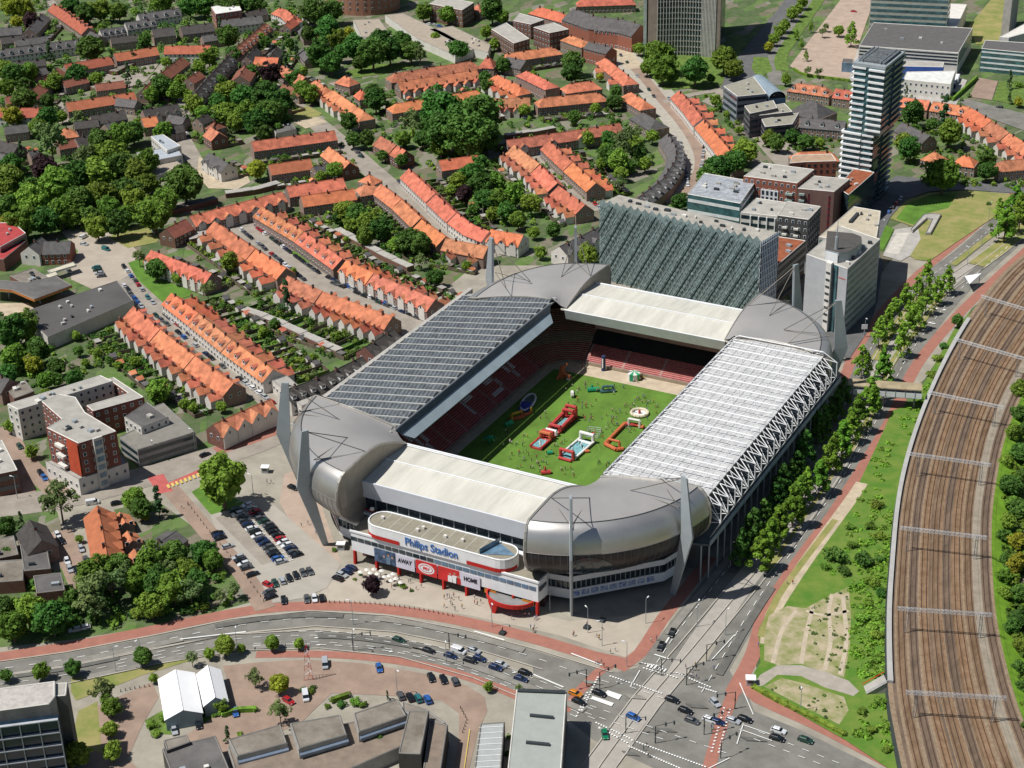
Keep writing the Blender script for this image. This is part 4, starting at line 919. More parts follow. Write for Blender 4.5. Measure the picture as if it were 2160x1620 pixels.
def terrace(pts, phrase, tile=tileo, wall=None, hw=4.9, zr=9.4, ze=5.6, wings=None, gables=None, dorm=None, hip=False, garden=None, win=True, chim=True, z=None, group='orange terraces around the stadium', kind='terraced_house_row', cat='terrace', wl_=5.0, fullg=False):
    wall = wall or wallm; zr_ = zr
    if tile is tileo: tile = (tileo, tileo3, tileo, tileo2, tileo)[(NTER[0]*7) % 5]
    P = [P2(x, y, zr_) for x, y in pts]; T = length(P)
    ctr, dd = along(P, T/2); og = (ctr.x, ctr.y, 0)
    t = thing(kind, phrase, cat, og, group)
    def B(mb, nm, m): return mb.build(nm, m, t, og)
    n_ = len(P); L_ = offs(P, hw); Rr_ = offs(P, -hw); ov = .35
    Lo_ = offs(P, hw+ov); Ro_ = offs(P, -hw-ov); zo = ze-ov*(zr-ze)/hw
    mb = MB(); poly = L_+Rr_[::-1]
    for i in range(n_-1): mb.prism([Rr_[i], Rr_[i+1], L_[i+1], L_[i]], 0, ze, 0)
    if not hip:
        for i in (0, n_-1): mb.poly([(*L_[i], ze), (*Rr_[i], ze), (*P[i], zr-.15)], 0)
    B(mb, 'wall', wall)
    R_idx = list(P)
    if hip:
        R_idx[0] = P[0]+(P[1]-P[0]).normalized()*hw*.9; R_idx[-1] = P[-1]+(P[-2]-P[-1]).normalized()*hw*.9
    mb = MB()
    for i in range(n_-1):
        for O in (Lo_, Ro_):
            q = [(*R_idx[i], zr), (*R_idx[i+1], zr), (*O[i+1], zo), (*O[i], zo)]; mb.poly(q)
            mb.poly([(x, y, z_-.18) for x, y, z_ in q])
    if hip:
        for i in (0, n_-1): mb.poly([(*Lo_[i], zo), (*Ro_[i], zo), (*R_idx[i], zr)])
    for i in range(n_-1): mb.tube((*R_idx[i], zr+.03), (*R_idx[i+1], zr+.03), .16, 4)
    B(mb, 'roof', tile)
    side_n = lambda s, sg: (lambda pd: (pd[0], V2(-pd[1].y, pd[1].x)*sg))(along(P, s))
    if wings:
        sg, k = wings; pitch = T/k
        for i in range(k):
            p, n = side_n(pitch*(i+.5), sg); mb = MB(); w2 = min(2.6, pitch*.30)
            crossgable(mb, p, n, w2, hw-.5, hw+wl_+(i % 3)*.4, ze-1.5, ze+.7, 0, 1, lr_in=hw-1.0); q = p+n*(hw+wl_*.6); mb.box((q.x, q.y, ze+1.5), (.7, .7, 1.6), 0, 2)
            B(mb, 'rear_wing', [plaster, tile, brick])
    if gables:
        sg, k = gables; pitch = T/k
        for i in range(k):
            p, n = side_n(pitch*(i+.5), sg); mb = MB(); w2 = min(2.0, pitch*.30) if not fullg else pitch*.48
            crossgable(mb, p, n, w2, hw-2.4 if not fullg else hw-1.4, hw+.35, ze+.2 if fullg else ze+.6, zr-1.7 if not fullg else zr-.1, 0, 1, z0=.5, lr_in=2.0 if not fullg else .4)
            q = p+n*(hw+.36); mb.box((q.x, q.y, ze+.9), (1.0 if abs(n.y) > .7 else .1, .1 if abs(n.y) > .7 else 1.0, 1.1), 0, 2)
            B(mb, 'front_gable', [plaster, tile, pane])
    if dorm:
        sg, k = dorm; key = tile.name
        if key not in DORM: DORM[key] = dormer_mesh(tile)
        for i in range(k):
            p, n = side_n(T/k*(i+.5), sg); q = p+n*(hw*.62); zz = zr-(zr-ze)*.62+.35
            link('dormer', DORM[key], t, (q.x-og[0], q.y-og[1], zz), math.atan2(n.y, n.x)-pi/2)
    if chim:
        k = max(1, int(T/9))
        for i in range(k):
            p, n = side_n(T/k*(i+.5), 1); q = p+n*rnd.uniform(-.6, .6); link('chimney', CHIM, t, (q.x-og[0], q.y-og[1], zr+.1), math.atan2(n.y, n.x))
    if win:
        for sg in (-1, 1):
            s = 1.6
            if wings and wings[0] == sg and not T < 14: continue
            while s < T-1:
                p, n = side_n(s, sg)
                if n.dot(tocam(p)) < .12: break
                q = p+n*(hw+.03)
                for zz in ((1.6, ze-1.25) if ze > 4.5 else (1.5,)): link('window', WIN, t, (q.x-og[0], q.y-og[1], zz), math.atan2(n.y, n.x)-pi/2)
                s += 2.9
        for i, sd in ((0, -1), (n_-1, 1)):
            d = (P[-1]-P[-2]).normalized() if i else (P[0]-P[1]).normalized()
            if d.dot(tocam(P[i])) > .3:
                for o_ in (-2, 2):
                    q = P[i]+d*.03+V2(-d.y, d.x)*o_; link('window', WIN, t, (q.x-og[0], q.y-og[1], 4.2), math.atan2(d.y, d.x)-pi/2)
    if garden:
        sg, G = garden; k = max(2, int(T/5.5)); far = hw+G
        fb_ = MB(); base = hw+(wl_ if wings else .2)
        F0 = [side_n(T*i/k, sg) for i in range(k+1)]
        for i, (p, n) in enumerate(F0):
            a, b = p+n*base, p+n*far; d = V2(-n.y, n.x)*.07
            fb_.prism([a-d, b-d, b+d, a+d], 0, 1.75, 0 if i % 3 else 1)
            if i: 
                p2, n2 = F0[i-1]; c_ = p2+n2*far; fb_.prism([c_, b, b+n*.15, c_+n*.15], 0, 1.7, 0)
        setp(fb_.build('garden_fence', [FENCE, HEDGE], None, og), 'garden fences behind the '+phrase.split(',')[0], 'garden fence', 'garden fences')
        pl_ = MB()
        for i in range(int(k*G*.55)):
            s = rnd.uniform(0, T); p, n = side_n(s, sg); q = p+n*rnd.uniform(base+1, far-.5); r = rnd.choice((.5, .7, .9, 1.3, 1.7))
            clump(pl_, (q.x, q.y, r*.6), r, int(18+26*r), rnd.choice((0, 0, 1, 2)), .26)
        for i in range(k):
            if rnd.random() < .5:
                p, n = side_n(T*(i+.5)/k, sg); a, b = p+n*(base+1), p+n*(far-2); d = V2(-n.y, n.x)*rnd.uniform(.7, 1.5)
                pl_.poly([(*(a-d), .06), (*(b-d), .06), (*(b+d), .06), (*(a+d), .06)], 3)
        setp(pl_.build('garden_planting', SHR+[rnd.choice((grass, grassb, concr, sand))], None, og), 'garden plants behind the '+phrase.split(',')[0], 'garden plants', None, 'stuff')
        for i in range(k):
            if rnd.random() < .62:
                p, n = side_n(T*(i+.5)/k, sg); q = p+n*(far-1.4)
                shed(q, math.atan2(n.y, n.x), rnd.choice((roofb, roofg, tileg, tileo, roofk)), phrase.split(',')[0], i)
    NTER[0] += 1
    return t
SHEDM = {}
ORD = ['first', 'second', 'third', 'fourth', 'fifth', 'sixth', 'seventh', 'eighth', 'ninth', 'tenth', 'eleventh', 'twelfth', 'thirteenth', 'fourteenth', 'fifteenth', 'sixteenth', 'seventeenth', 'eighteenth', 'nineteenth', 'twentieth']
def ordn(i): return ORD[i] if i < 20 else str(i+1)+'th'
NSH = [0]
SHEDS = {}
def shed(q, rz, rm, ph, i):
    if NSH[0] >= 290: return
    NSH[0] += 1
    key = rm.name
    if key not in SHEDM:
        a = MB(); a.box((0, 0, 1.1), (2.5, 3.4, 2.2)); b = MB()
        if 'tile' in key:
            for s_ in (-1, 1): b.poly([(-1.5, 0, 3.2), (1.5, 0, 3.2), (1.5, s_*1.9, 2.1), (-1.5, s_*1.9, 2.1)])
            for s_ in (-1, 1): b.poly([(s_*1.25, -1.7, 2.2), (s_*1.25, 1.7, 2.2), (s_*1.25, 0, 3.1)])
        else: b.box((0, 0, 2.3), (2.8, 3.7, .2))
        SHEDM[key] = (mesh_of(a, 'shed_wall', FENCE if 'tile' not in key else plaster), mesh_of(b, 'shed_roof', rm))
    t = thing('garden_shed', '', 'shed', (q.x, q.y, 0), 'garden sheds', rz)
    t['_c'] = {'orange_tile': 'orange roofed', 'bitumen_roof': 'black roofed', 'gravel_roof': 'pale roofed', 'grey_tile': 'grey roofed', 'worn_roof': 'brown roofed'}[key]
    link('wall', SHEDM[key][0], t); link('roof', SHEDM[key][1], t)
    SHEDS.setdefault(ph, []).append(t)
def block(name, label, cat, pts, z, wm, rm, win=None, z0=0.0, units=0, inset=.5, tri=True, gm=None, group=None, bh=.46, world=False, wmesh=None, sth=3.1, base=1.0):
    P = [Vector(p) for p in pts] if world else [P2(x, y, z) for x, y in pts]
    if len(P) == 3: P.append(P[0]+P[2]-P[1])
    ar = sum(P[i].x*P[(i+1) % len(P)].y-P[(i+1) % len(P)].x*P[i].y for i in range(len(P)))
    if ar < 0: P.reverse()
    c = sum(P, V2(0, 0))/len(P); og = (c.x, c.y, z0)
    t = thing(name, label, cat, og, group)
    MB().prism(P, z0, z, 0).build('wall', wm, t, og)
    N_ = len(P); Q = []
    for i in range(N_):
        a, b, d = P[i-1], P[i], P[(i+1) % N_]; e1 = (b-a).normalized(); e2 = (d-b).normalized()
        n1 = V2(-e1.y, e1.x); n2 = V2(-e2.y, e2.x); m_ = (n1+n2); m_ = m_/max(.3, m_.dot(n1)); Q.append(b+m_*inset)
    if rm: MB().prism(Q, z-.3, z+.05, 0).build('roof', rm, t, og)
    mb = MB()
    for i in range(N_): mb.tube((*P[i].lerp(Q[i], .5), z+.1), (*P[(i+1) % N_].lerp(Q[(i+1) % N_], .5), z+.1), .22, 4)
    mb.build('parapet', (mat('grey_parapet', (.20, .19, .175), .9) if rm in (roofb, roofk) or z < 8 else offwh), t, og)
    cnt = 0; rest = MB(); gm = gm or glassd
    if win:
        for i in range(N_):
            a, b = P[i], P[(i+1) % N_]; d = (b-a); L_ = d.length; d = d.normalized() if L_ else d; n = V2(d.y, -d.x)
            if L_ < 3 or n.dot(tocam(a)) < .08: continue
            ns = max(1, int((z-z0-.6)/sth))
            for k in range(ns):
                zc = z0+base+(z-z0-base)*(k+.5)/ns-.1; hh = (z-z0-base)/ns*bh
                if win == 'band':
                    m_ = a.lerp(b, .5)+n*.05; MB().box((m_.x, m_.y, zc), (L_-.8, .12, hh), math.atan2(d.y, d.x)).build('window_band', gm, t, og)
                elif win == 'grid':
                    kk = max(1, int(L_/2.9))
                    for j in range(kk):
                        q = a.lerp(b, (j+.5)/kk)+n*.04
                        if cnt < 96: link('window', wmesh or WIN, t, (q.x-og[0], q.y-og[1], zc-z0), math.atan2(n.y, n.x)-pi/2); cnt += 1
                        else: rest.box((q.x, q.y, zc), (1.2, .16, 1.4), math.atan2(d.y, d.x))
    if rest.f: setp(rest.build('windows', pane, t, og), kind='stuff')
    for k in range(units):
        f1, f2 = rnd.uniform(.15, .85), rnd.uniform(.2, .8); q = P[0].lerp(P[1], f1).lerp(P[3 % N_].lerp(P[2], f1), f2)
        s1, s2 = rnd.uniform(.8, 2.6), rnd.uniform(.8, 1.8); d = (P[1]-P[0])
        MB().box((q.x, q.y, z+.5), (s1, s2, 1.0), math.atan2(d.y, d.x)).build('rooftop_unit', rnd.choice((offwh, mastm, darkst, concr)), t, og)
    t['_P'] = 0; del t['_P']
    return t, P, og
# ---------------------------------------------------------------- trees
def crown_mesh(kind, seed):
    global rnd
    keep = rnd; rnd = random.Random(seed); mb = MB()
    if kind == 'broad':
        lob = rnd.uniform(.75, 1.15); ph_ = rnd.uniform(0, 6)
        for k in range(46):
            t = rnd.uniform(0, 2*pi); u = rnd.uniform(-.55, 1); s = math.sqrt(1-u*u); r = rnd.uniform(.42, .80)*(1+.16*sin(2*t+ph_)+.10*sin(3*t+ph_*2))*(lob if u > .3 else 1)
            c = Vector((s*cos(t)*r, s*sin(t)*r, 1.25+u*r*.95)); cr = rnd.uniform(.20, .38)
            clump(mb, c, cr, int(34+80*cr*1.6), 0, .052, .85)
        for k in range(420):
            t = rnd.uniform(0, 2*pi); u = rnd.uniform(-.85, 1); s = math.sqrt(1-u*u); q_ = rnd.uniform(.5, .72); c = Vector((s*cos(t)*q_, s*sin(t)*q_, 1.15+u*q_)); clump(mb, c, .08, 1, 0, .16)
    elif kind == 'cone':                          # young upright street tree
        for k in range(42):
            h = rnd.random(); R = 1.15*(1-h)**.6+.10; t = rnd.uniform(0, 2*pi); r = R*rnd.uniform(.3, .85)
            clump(mb, (r*cos(t), r*sin(t), .8+h*3.0), rnd.uniform(.28, .44)*(1-.35*h), 60, 0, .085)
    elif kind == 'fir':
        for k in range(30):
            h = rnd.random(); R = .9*(1-h)+.05; t = rnd.uniform(0, 2*pi); r = R*rnd.uniform(.3, .9)
            clump(mb, (r*cos(t), r*sin(t), .4+h*3.6), rnd.uniform(.18, .3), 48, 0, .07)
    elif kind == 'airy':
        for k in range(30):
            t = rnd.uniform(0, 2*pi); u = rnd.uniform(-.5, 1); s = math.sqrt(1-u*u); r = rnd.uniform(.3, .85)
            clump(mb, (s*cos(t)*r, s*sin(t)*r, 1.4+u*r*1.15), rnd.uniform(.2, .34), 40, 0, .055)
    elif kind == 'bush':
        for k in range(16):
            t = rnd.uniform(0, 2*pi); r = rnd.uniform(0, .7); clump(mb, (r*cos(t), r*sin(t), .35+.2*rnd.random()), rnd.uniform(.25, .42), 46, 0, .075)
    rnd = keep; return mesh_of(mb, 'crown', LM['b'])
def trunk_mesh(h, r, limbs, seed):
    q = random.Random(seed); mb = MB(); mb.tube((0, 0, 0), (0, 0, h*.55), r, 6, 0, r*.75); mb.tube((0, 0, h*.55), (.03, .02, h), r*.75, 6, 0, r*.35)
    for k in range(limbs):
        t = 2*pi*k/limbs+q.random(); z = h*(.45+.4*q.random()); mb.tube((0, 0, z), (.5*cos(t), .5*sin(t), z+.45), r*.45, 5, 0, r*.12)
    return mesh_of(mb, 'trunk', trunkm)
CR = {'broad': [crown_mesh('broad', 11+i) for i in range(5)], 'cone': [crown_mesh('cone', 31+i) for i in range(3)], 'fir': [crown_mesh('fir', 41+i) for i in range(2)], 'airy': [crown_mesh('airy', 51+i) for i in range(3)], 'bush': [crown_mesh('bush', 61+i) for i in range(3)]}
TRK = {'broad': trunk_mesh(1.3, .075, 5, 1), 'cone': trunk_mesh(3.2, .06, 4, 2), 'fir': trunk_mesh(3.6, .06, 0, 3), 'airy': trunk_mesh(1.6, .05, 6, 4), 'bush': trunk_mesh(.5, .06, 3, 5)}
KIND = {'b': 'broad', 'd': 'broad', 'y': 'broad', 'p': 'broad', 'w': 'airy', 's': 'cone', 'c': 'fir', 'h': 'bush', 'k': 'bush', 'n': 'cone'}
LMK = {'h': 'b', 'k': 'd', 'n': 'd'}
TONE = {'b': 'green leafy', 'd': 'dark green', 'y': 'yellow-green', 'p': 'dark purple', 'w': 'pale grey-green', 's': 'slim fresh green', 'n': 'slim dark green', 'c': 'dark conical', 'h': 'low green', 'k': 'low dark green'}
ZC = {'broad': 1.2, 'cone': 1.9, 'fir': 1.8, 'airy': 1.35, 'bush': .35}
TREES = []
def tree(x, y, r, ty='b', zg=0.0):
    kd = KIND[ty]; z = zg+3
    for _ in range(4):
        p = at(x, y, z); dist = (CP-p).dot(-F_)*1.0; dist = (p-CP).dot(F_); R = r*dist/FPX*1.08; z = zg+ZC[kd]*R
    if kd in ('cone', 'fir'): R *= 1.2 if kd == 'cone' else .95
    g = at(x, y, z); q = random.Random(int(x*13+y*7))
    t = thing('bush' if kd == 'bush' else 'tree', '', 'bush' if kd == 'bush' else 'tree', (g.x, g.y, zg), None, q.uniform(0, 6.28))
    cr = link('crown', q.choice(CR[kd]), t, sc=(R*q.uniform(.92, 1.08), R*q.uniform(.92, 1.08), R*q.uniform(.9, 1.1)))
    cr.material_slots[0].link = 'OBJECT'; cr.material_slots[0].material = LM[LMK.get(ty, ty)]
    link('trunk', TRK[kd], t, sc=(R, R, R))
    return t
ZONES = []
def zone(phrase, data, group, zg=0.0):
    for it in data.split():
        a = it.split(','); ZONES.append((float(a[0]), float(a[1]), float(a[2]), a[3] if len(a) > 3 else 'b', phrase, group, zg))
def tree_fit(x, y, r, ty, zg):
    kd = KIND[ty]; z = zg+3
    for _ in range(4):
        p = at(x, y, z); R = r*(p-CP).dot(F_)/FPX*1.08; z = zg+ZC[kd]*R
    return at(x, y, z), R*(1.2 if kd == 'cone' else .95 if kd == 'fir' else 1)
def plant_all():
    """the 290 largest trees become objects, the smallest ones far away form one mass"""
    tr = sorted([z for z in ZONES if KIND[z[3]] != 'bush'], key=lambda z: -z[2]); keep = tr[:288]; rest = tr[288:]
    by = {}
    for z in sorted(keep+[z for z in ZONES if KIND[z[3]] == 'bush'], key=lambda q: (q[0], q[1])): by.setdefault((z[4], z[3], z[5]), []).append(z)
    for (phrase, ty, group), l in by.items():
        for i, (x, y, r, _, _, _, zg) in enumerate(l):
            t = tree(x, y, r, ty, zg); nm = TONE[ty]+(' bush' if KIND[ty] == 'bush' else ' tree'); n_ = nm if len(l) == 1 else nm+'s'
            t['label'] = (nm+' '+phrase if len(l) == 1 else '%s from the left of the %s %s' % (ordn(i), n_, phrase)); t['group'] = group
    kinds = ['b', 'd', 'y', 'p', 'w', 's', 'c', 'n']; V_, Fc, Mi = [], [], []; base = 0; q = random.Random(5)
    data = {}
    for x, y, r, ty, _, _, zg in rest:
        g, R = tree_fit(x, y, r, ty, zg)
        for me, mi in ((q.choice(CR[KIND[ty]]), kinds.index(ty)), (TRK[KIND[ty]], 8)):
            if me.name not in data:
                v = np.empty(len(me.vertices)*3, np.float32); me.vertices.foreach_get('co', v); data[me.name] = (v.reshape(-1, 3), [tuple(p.vertices) for p in me.polygons])
            v, f = data[me.name]; a = q.uniform(0, 6.28); c_, s_ = math.cos(a), math.sin(a)
            if mi != 8 and len(f) > 1500:            # thinner crown for the smallest trees
                f = f[::2]
            w_ = v*R; V_.append(np.stack([w_[:, 0]*c_-w_[:, 1]*s_+g.x, w_[:, 0]*s_+w_[:, 1]*c_+g.y, w_[:, 2]+zg], 1))
            Fc += [tuple(k+base for k in p) for p in f]; Mi += [mi]*len(f); base += len(v)
    me = bpy.data.meshes.new('small_trees'); me.from_pydata(np.concatenate(V_).tolist(), [], Fc)
    for k in kinds: me.materials.append(LM['d' if k == 'n' else k])
    me.materials.append(trunkm); me.polygons.foreach_set('material_index', Mi); o = bpy.data.objects.new('small_trees', me); S.collection.objects.link(o)
    setp(o, 'smallest trees scattered through the far gardens and streets', 'trees', None, 'stuff'); print('trees', len(tr), len(rest), len(Fc))
# ---------------------------------------------------------------- cars
paint = mat('car_paint', (.02, .02, .025), .25, .3, var=.05, spec=.6)
PAINT = {n: mat('car_paint_'+n, c, .28, .25, var=.04, spec=.6) for n, c in dict(black=(.012, .013, .016), grey=(.09, .095, .10), silver=(.42, .44, .46), white=(.72, .73, .74), navy=(.015, .03, .09), blue=(.03, .12, .38), red=(.42, .02, .025), green=(.02, .06, .04), teal=(.03, .16, .17), orange=(.6, .22, .02), emerald=(.01, .20, .09)).items()}
tyre = mat('tyre', (.015, .015, .015), .9); lampw = mat('headlamp', (.6, .62, .65), .2); lampr = mat('tail_lamp', (.35, .01, .01), .3); carg = mat('car_glass', (.012, .018, .022), .08, spec=.9, var=0)
def car_proto(van=False):
    t = thing('car', '', 'car', (0, 0, 0)); H = 1.95 if van else 1.45
    sec = [(-2.2, .38, .74, .78), (-2.08, .25, .93, .86), (-1.3, .2, .98, .9), (.2, .2, .98, .9), (1.2, .2, .93, .9), (1.95, .25, .78, .86), (2.2, .38, .62, .74)] if not van else [(-2.4, .3, 1.0, .9), (-2.3, .22, 1.15, .93), (0, .2, 1.15, .95), (1.5, .2, 1.1, .95), (2.2, .25, .95, .9), (2.4, .35, .7, .8)]
    mb = MB()
    rg = [[(x, -w_, z0), (x, w_, z0), (x, w_*.97, z0+(z1-z0)*.7), (x, w_*.9, z1), (x, -w_*.9, z1), (x, -w_*.97, z0+(z1-z0)*.7)] for x, z0, z1, w_ in sec]
    for a, b in zip(rg, rg[1:]):
        for i in range(6): mb.poly([a[i], a[(i+1) % 6], b[(i+1) % 6], b[i]])
    mb.poly(rg[0]); mb.poly(rg[-1][::-1]); mb.build('body', paint, t)
    x0, x1, x2, x3, zb = (-1.95, 1.05, -1.45, .35, .94) if not van else (-2.35, 1.7, -2.25, 1.05, 1.1)
    w0, w1 = (.80, .62) if not van else (.88, .80)
    mb = MB().hexa([(x0, -w0, zb), (x1, -w0, zb), (x1, w0, zb), (x0, w0, zb)], [(x2, -w1, H-.05), (x3, -w1, H-.05), (x3, w1, H-.05), (x2, w1, H-.05)]); mb.build('windows', carg, t)
    mb = MB().hexa([(x2-.08, -w1-.03, H-.08), (x3+.06, -w1-.03, H-.08), (x3+.06, w1+.03, H-.08), (x2-.08, w1+.03, H-.08)], [(x2, -w1+.06, H), (x3-.05, -w1+.06, H), (x3-.05, w1-.06, H), (x2, w1-.06, H)]); mb.build('roof', paint, t)
    if van: MB().hexa([(x0, -w0-.02, zb), (.3, -w0-.02, zb), (.3, w0+.02, zb), (x0, w0+.02, zb)], [(x2, -w1-.02, H-.09), (.3, -w1-.02, H-.09), (.3, w1+.02, H-.09), (x2, w1+.02, H-.09)]).build('cargo_side', paint, t)
    wm = mesh_of(MB().tube((0, -.12, 0), (0, .12, 0), .33, 10).tube((0, -.13, 0), (0, .13, 0), .17, 8, 1), 'wheel', [tyre, PAINT['silver']])
    for x in (-1.4, 1.35):
        for y in (-.82, .82): link('wheel', wm, t, (x, y, .33))
    for y in (-.6, .6):
        link('headlight', mesh_of(MB().box((0, 0, 0), (.12, .34, .16)), 'headlight', lampw), t, (sec[-1][0]-.06, y, .64)); link('tail_light', mesh_of(MB().box((0, 0, 0), (.1, .3, .18)), 'tail_light', lampr), t, (sec[0][0]+.06, y, .74))
    return t
CAR = car_proto(); VAN = car_proto(True); usedp = {}
CARN = []
def car(x, y, hx, hy, col, label, group=None, van=False, zg=0.0, name='car'):
    p = P2(x, y, zg); q = P2(x+hx, y+hy, zg); rz = math.atan2(q.y-p.y, q.x-p.x)
    t = dup(VAN if van else CAR, (p.x, p.y, zg+.03), rz, None, group, matmap={'car_paint': PAINT[col]})
    t.name = 'van' if van else name; t['category'] = 'van' if van else 'car'
    CARN.append((t, x, y, col, label, van)); return t
DARKS = ['black', 'grey', 'black', 'navy', 'silver', 'black', 'grey', 'white', 'silver', 'navy', 'black', 'red', 'grey', 'blue', 'white', 'green']
def carrow(phrase, a, b, n, h, cols=None, skip=(), jit=1.0):
    q = random.Random(int(a[0]*3+b[1])); L_ = []
    for i in range(n):
        if i in skip: continue
        f = i/(n-1) if n > 1 else 0; x = a[0]+(b[0]-a[0])*f+q.uniform(-jit, jit); y = a[1]+(b[1]-a[1])*f+q.uniform(-jit, jit)*.5
        c = cols[len(L_) % len(cols)] if cols else q.choice(DARKS); sg = q.choice((-1, 1)); L_.append(c)
        car(x, y, h[0]*sg, h[1]*sg, c, phrase, 'cars '+phrase)
def label_cars():
    d = {}
    for t, x, y, c, ph, van in CARN: d.setdefault((ph, c, van), []).append((x, y, t))
    for (ph, c, van), l in d.items():
        k = 'van' if van else 'car'; l.sort(key=lambda q: (q[0], q[1]))
        for i, (x, y, t) in enumerate(l):
            t['label'] = '%s %s %s' % (c, k, ph) if len(l) == 1 else '%s from the left of the %s %ss %s' % (ordn(i), c, k, ph)
# ================================================================ HOUSES
O = tileo
rowsA = 'left of the street that runs down to the left masts'
terrace([(281, 646), (309, 670), (337, 695)], 'orange terrace with rear wings, upper block '+rowsA, wings=(-1, 4), dorm=(1, 4), garden=(-1, 17))
terrace([(338, 696), (374, 724), (410, 751)], 'orange terrace with rear wings, middle block '+rowsA, wings=(-1, 4), dorm=(1, 5), garden=(-1, 17))
terrace([(411, 752), (452, 780), (493, 808)], 'orange terrace with rear wings, lower block '+rowsA, wings=(-1, 4), dorm=(1, 4), garden=(-1, 13))
rowsB = 'right of the street that runs down to the left masts'
terrace([(361, 618), (418, 661)], 'orange terrace with white front, upper block '+rowsB, wings=(1, 4), dorm=(-1, 4), garden=(1, 20), wall=plaster)
terrace([(419, 662), (488, 717)], 'orange terrace with white front, middle block '+rowsB, wings=(1, 4), dorm=(-1, 5), garden=(1, 20), wall=plaster)
terrace([(489, 718), (576, 780)], 'orange terrace with white front, lower block '+rowsB, wings=(1, 4), dorm=(-1, 5), garden=(1, 20), wall=plaster)
terrace([(318, 528), (447, 577)], 'short orange terrace with zigzag gables beside the bright lawn', gables=(-1, 8), garden=(1, 9))
rD = 'on the left side of the tree lined parking street'
terrace([(452, 467), (496, 497), (538, 525)], 'orange terrace with rear wings, top block '+rD, wings=(-1, 4), garden=(-1, 10), wl_=6)
terrace([(539, 526), (603, 566)], 'orange terrace with rear wings, second block '+rD, wings=(-1, 3), garden=(-1, 12), wl_=6)
terrace([(606, 582), (680, 614)], 'orange terrace with rear wings, third block '+rD, wings=(-1, 3), garden=(-1, 22))
terrace([(681, 615), (828, 668)], 'orange terrace with rear wings, lowest block '+rD, wings=(-1, 7), garden=(-1, 24), dorm=(1, 6))
rF = 'on the right side of the tree lined parking street'
terrace([(551, 436), (597, 463), (640, 488)], 'long orange terrace, top block '+rF, wings=(1, 4), dorm=(-1, 6), garden=(1, 16))
terrace([(641, 489), (722, 546)], 'long orange terrace, second block '+rF, wings=(1, 4), dorm=(-1, 5), garden=(1, 16))
terrace([(730, 549), (788, 576)], 'orange terrace with street gables, third block '+rF, wings=(1, 3), gables=(-1, 3), garden=(1, 18))
terrace([(789, 577), (918, 632)], 'orange terrace with white street gables, lowest block '+rF, wings=(1, 5), gables=(-1, 6), garden=(1, 18))
terrace([(400, 456), (497, 430), (595, 404)], 'orange gabled terrace closing the parking street', gables=(-1, 7), garden=(1, 10))
terrace([(350, 482), (392, 462)], 'brown roofed house pair at the left end of the gabled row', tile=tileb, group='brown roofed houses', wall=brick)
terrace([(604, 394), (724, 375)], 'orange terrace, upper of two short rows left of the crossroads', garden=(1, 8))
terrace([(634, 414), (747, 398)], 'orange terrace, lower of two short rows left of the crossroads', garden=(-1, 12))
terrace([(752, 392), (800, 384)], 'orange corner house at the crossroads', hip=True)
terrace([(768, 372), (790, 362)], 'small hipped orange house just above the crossroads corner', hip=True)
rK = 'left of the curving street behind the stadium'
terrace([(803, 388), (846, 420)], 'orange terrace, top block '+rK, garden=(-1, 14)); terrace([(847, 421), (888, 460)], 'orange terrace, second block '+rK, garden=(-1, 14))
terrace([(889, 463), (940, 499)], 'orange terrace, third block '+rK, garden=(-1, 14)); terrace([(940, 503), (1030, 520)], 'orange terrace, lowest block '+rK, wings=(-1, 2), garden=(-1, 8))
rL = 'right of the curving street behind the stadium'
terrace([(862, 356), (918, 408)], 'orange terrace, top block '+rL, garden=(1, 12), wall=plaster); terrace([(919, 410), (962, 449)], 'orange terrace, middle block '+rL, garden=(1, 14), wall=plaster)
terrace([(963, 450), (997, 474), (1032, 488)], 'orange terrace, bent lowest block '+rL, garden=(1, 12), wall=plaster)
terrace([(1035, 484), (1104, 496)], 'orange roofed white villa with gables behind the back left mast', gables=(-1, 3), wall=plaster, hw=5.5)
rM = 'left of the narrow street leading to the glass lattice block'
terrace([(1084, 306), (1138, 346)], 'orange terrace with rear wings, top block '+rM, wings=(-1, 4), garden=(-1, 10)); terrace([(1139, 348), (1176, 386)], 'orange terrace with rear wings, middle block '+rM, wings=(-1, 3), garden=(-1, 10))
terrace([(1178, 392), (1234, 432)], 'orange terrace with rear wings, lowest block '+rM, wings=(-1, 4), garden=(-1, 8))
terrace([(1158, 297), (1207, 342)], 'orange terrace, upper block right of the narrow street', wings=(1, 3), garden=(1, 14)); terrace([(1208, 343), (1257, 386)], 'orange terrace, lower block right of the narrow street', wings=(1, 4), garden=(1, 14))
terrace([(1068, 296), (1190, 278), (1308, 260)], 'very long orange terrace by the dark trees', gables=(-1, 4), garden=(1, 12))
terrace([(1130, 208), (1278, 194)], 'orange terrace with brick porches below the hipped one', hip=True, garden=(-1, 12)); terrace([(1186, 179), (1264, 169)], 'hipped orange terrace near the office tower lawn', hip=True)
terrace([(1103, 146), (1166, 176)], 'orange terrace with tall brick wall above the garden block', hip=True, zr=11, ze=8); terrace([(1040, 154), (1108, 186)], 'hipped orange terrace with small rear wings in the middle distance', hip=True, wings=(-1, 4))
terrace([(818, 157), (912, 142), (1009, 127)], 'long hipped orange terrace below the park', hip=True, garden=(-1, 6)); terrace([(1012, 119), (1046, 121)], 'hipped orange corner house joined to the long row', hip=True, zr=11)
terrace([(838, 173), (1006, 147)], 'orange terrace with many small rear wings, second below the park', wings=(-1, 8), wl_=3, garden=(-1, 8)); terrace([(1056, 115), (1180, 97)], 'orange terrace below the brick flats', hip=True, garden=(-1, 9))
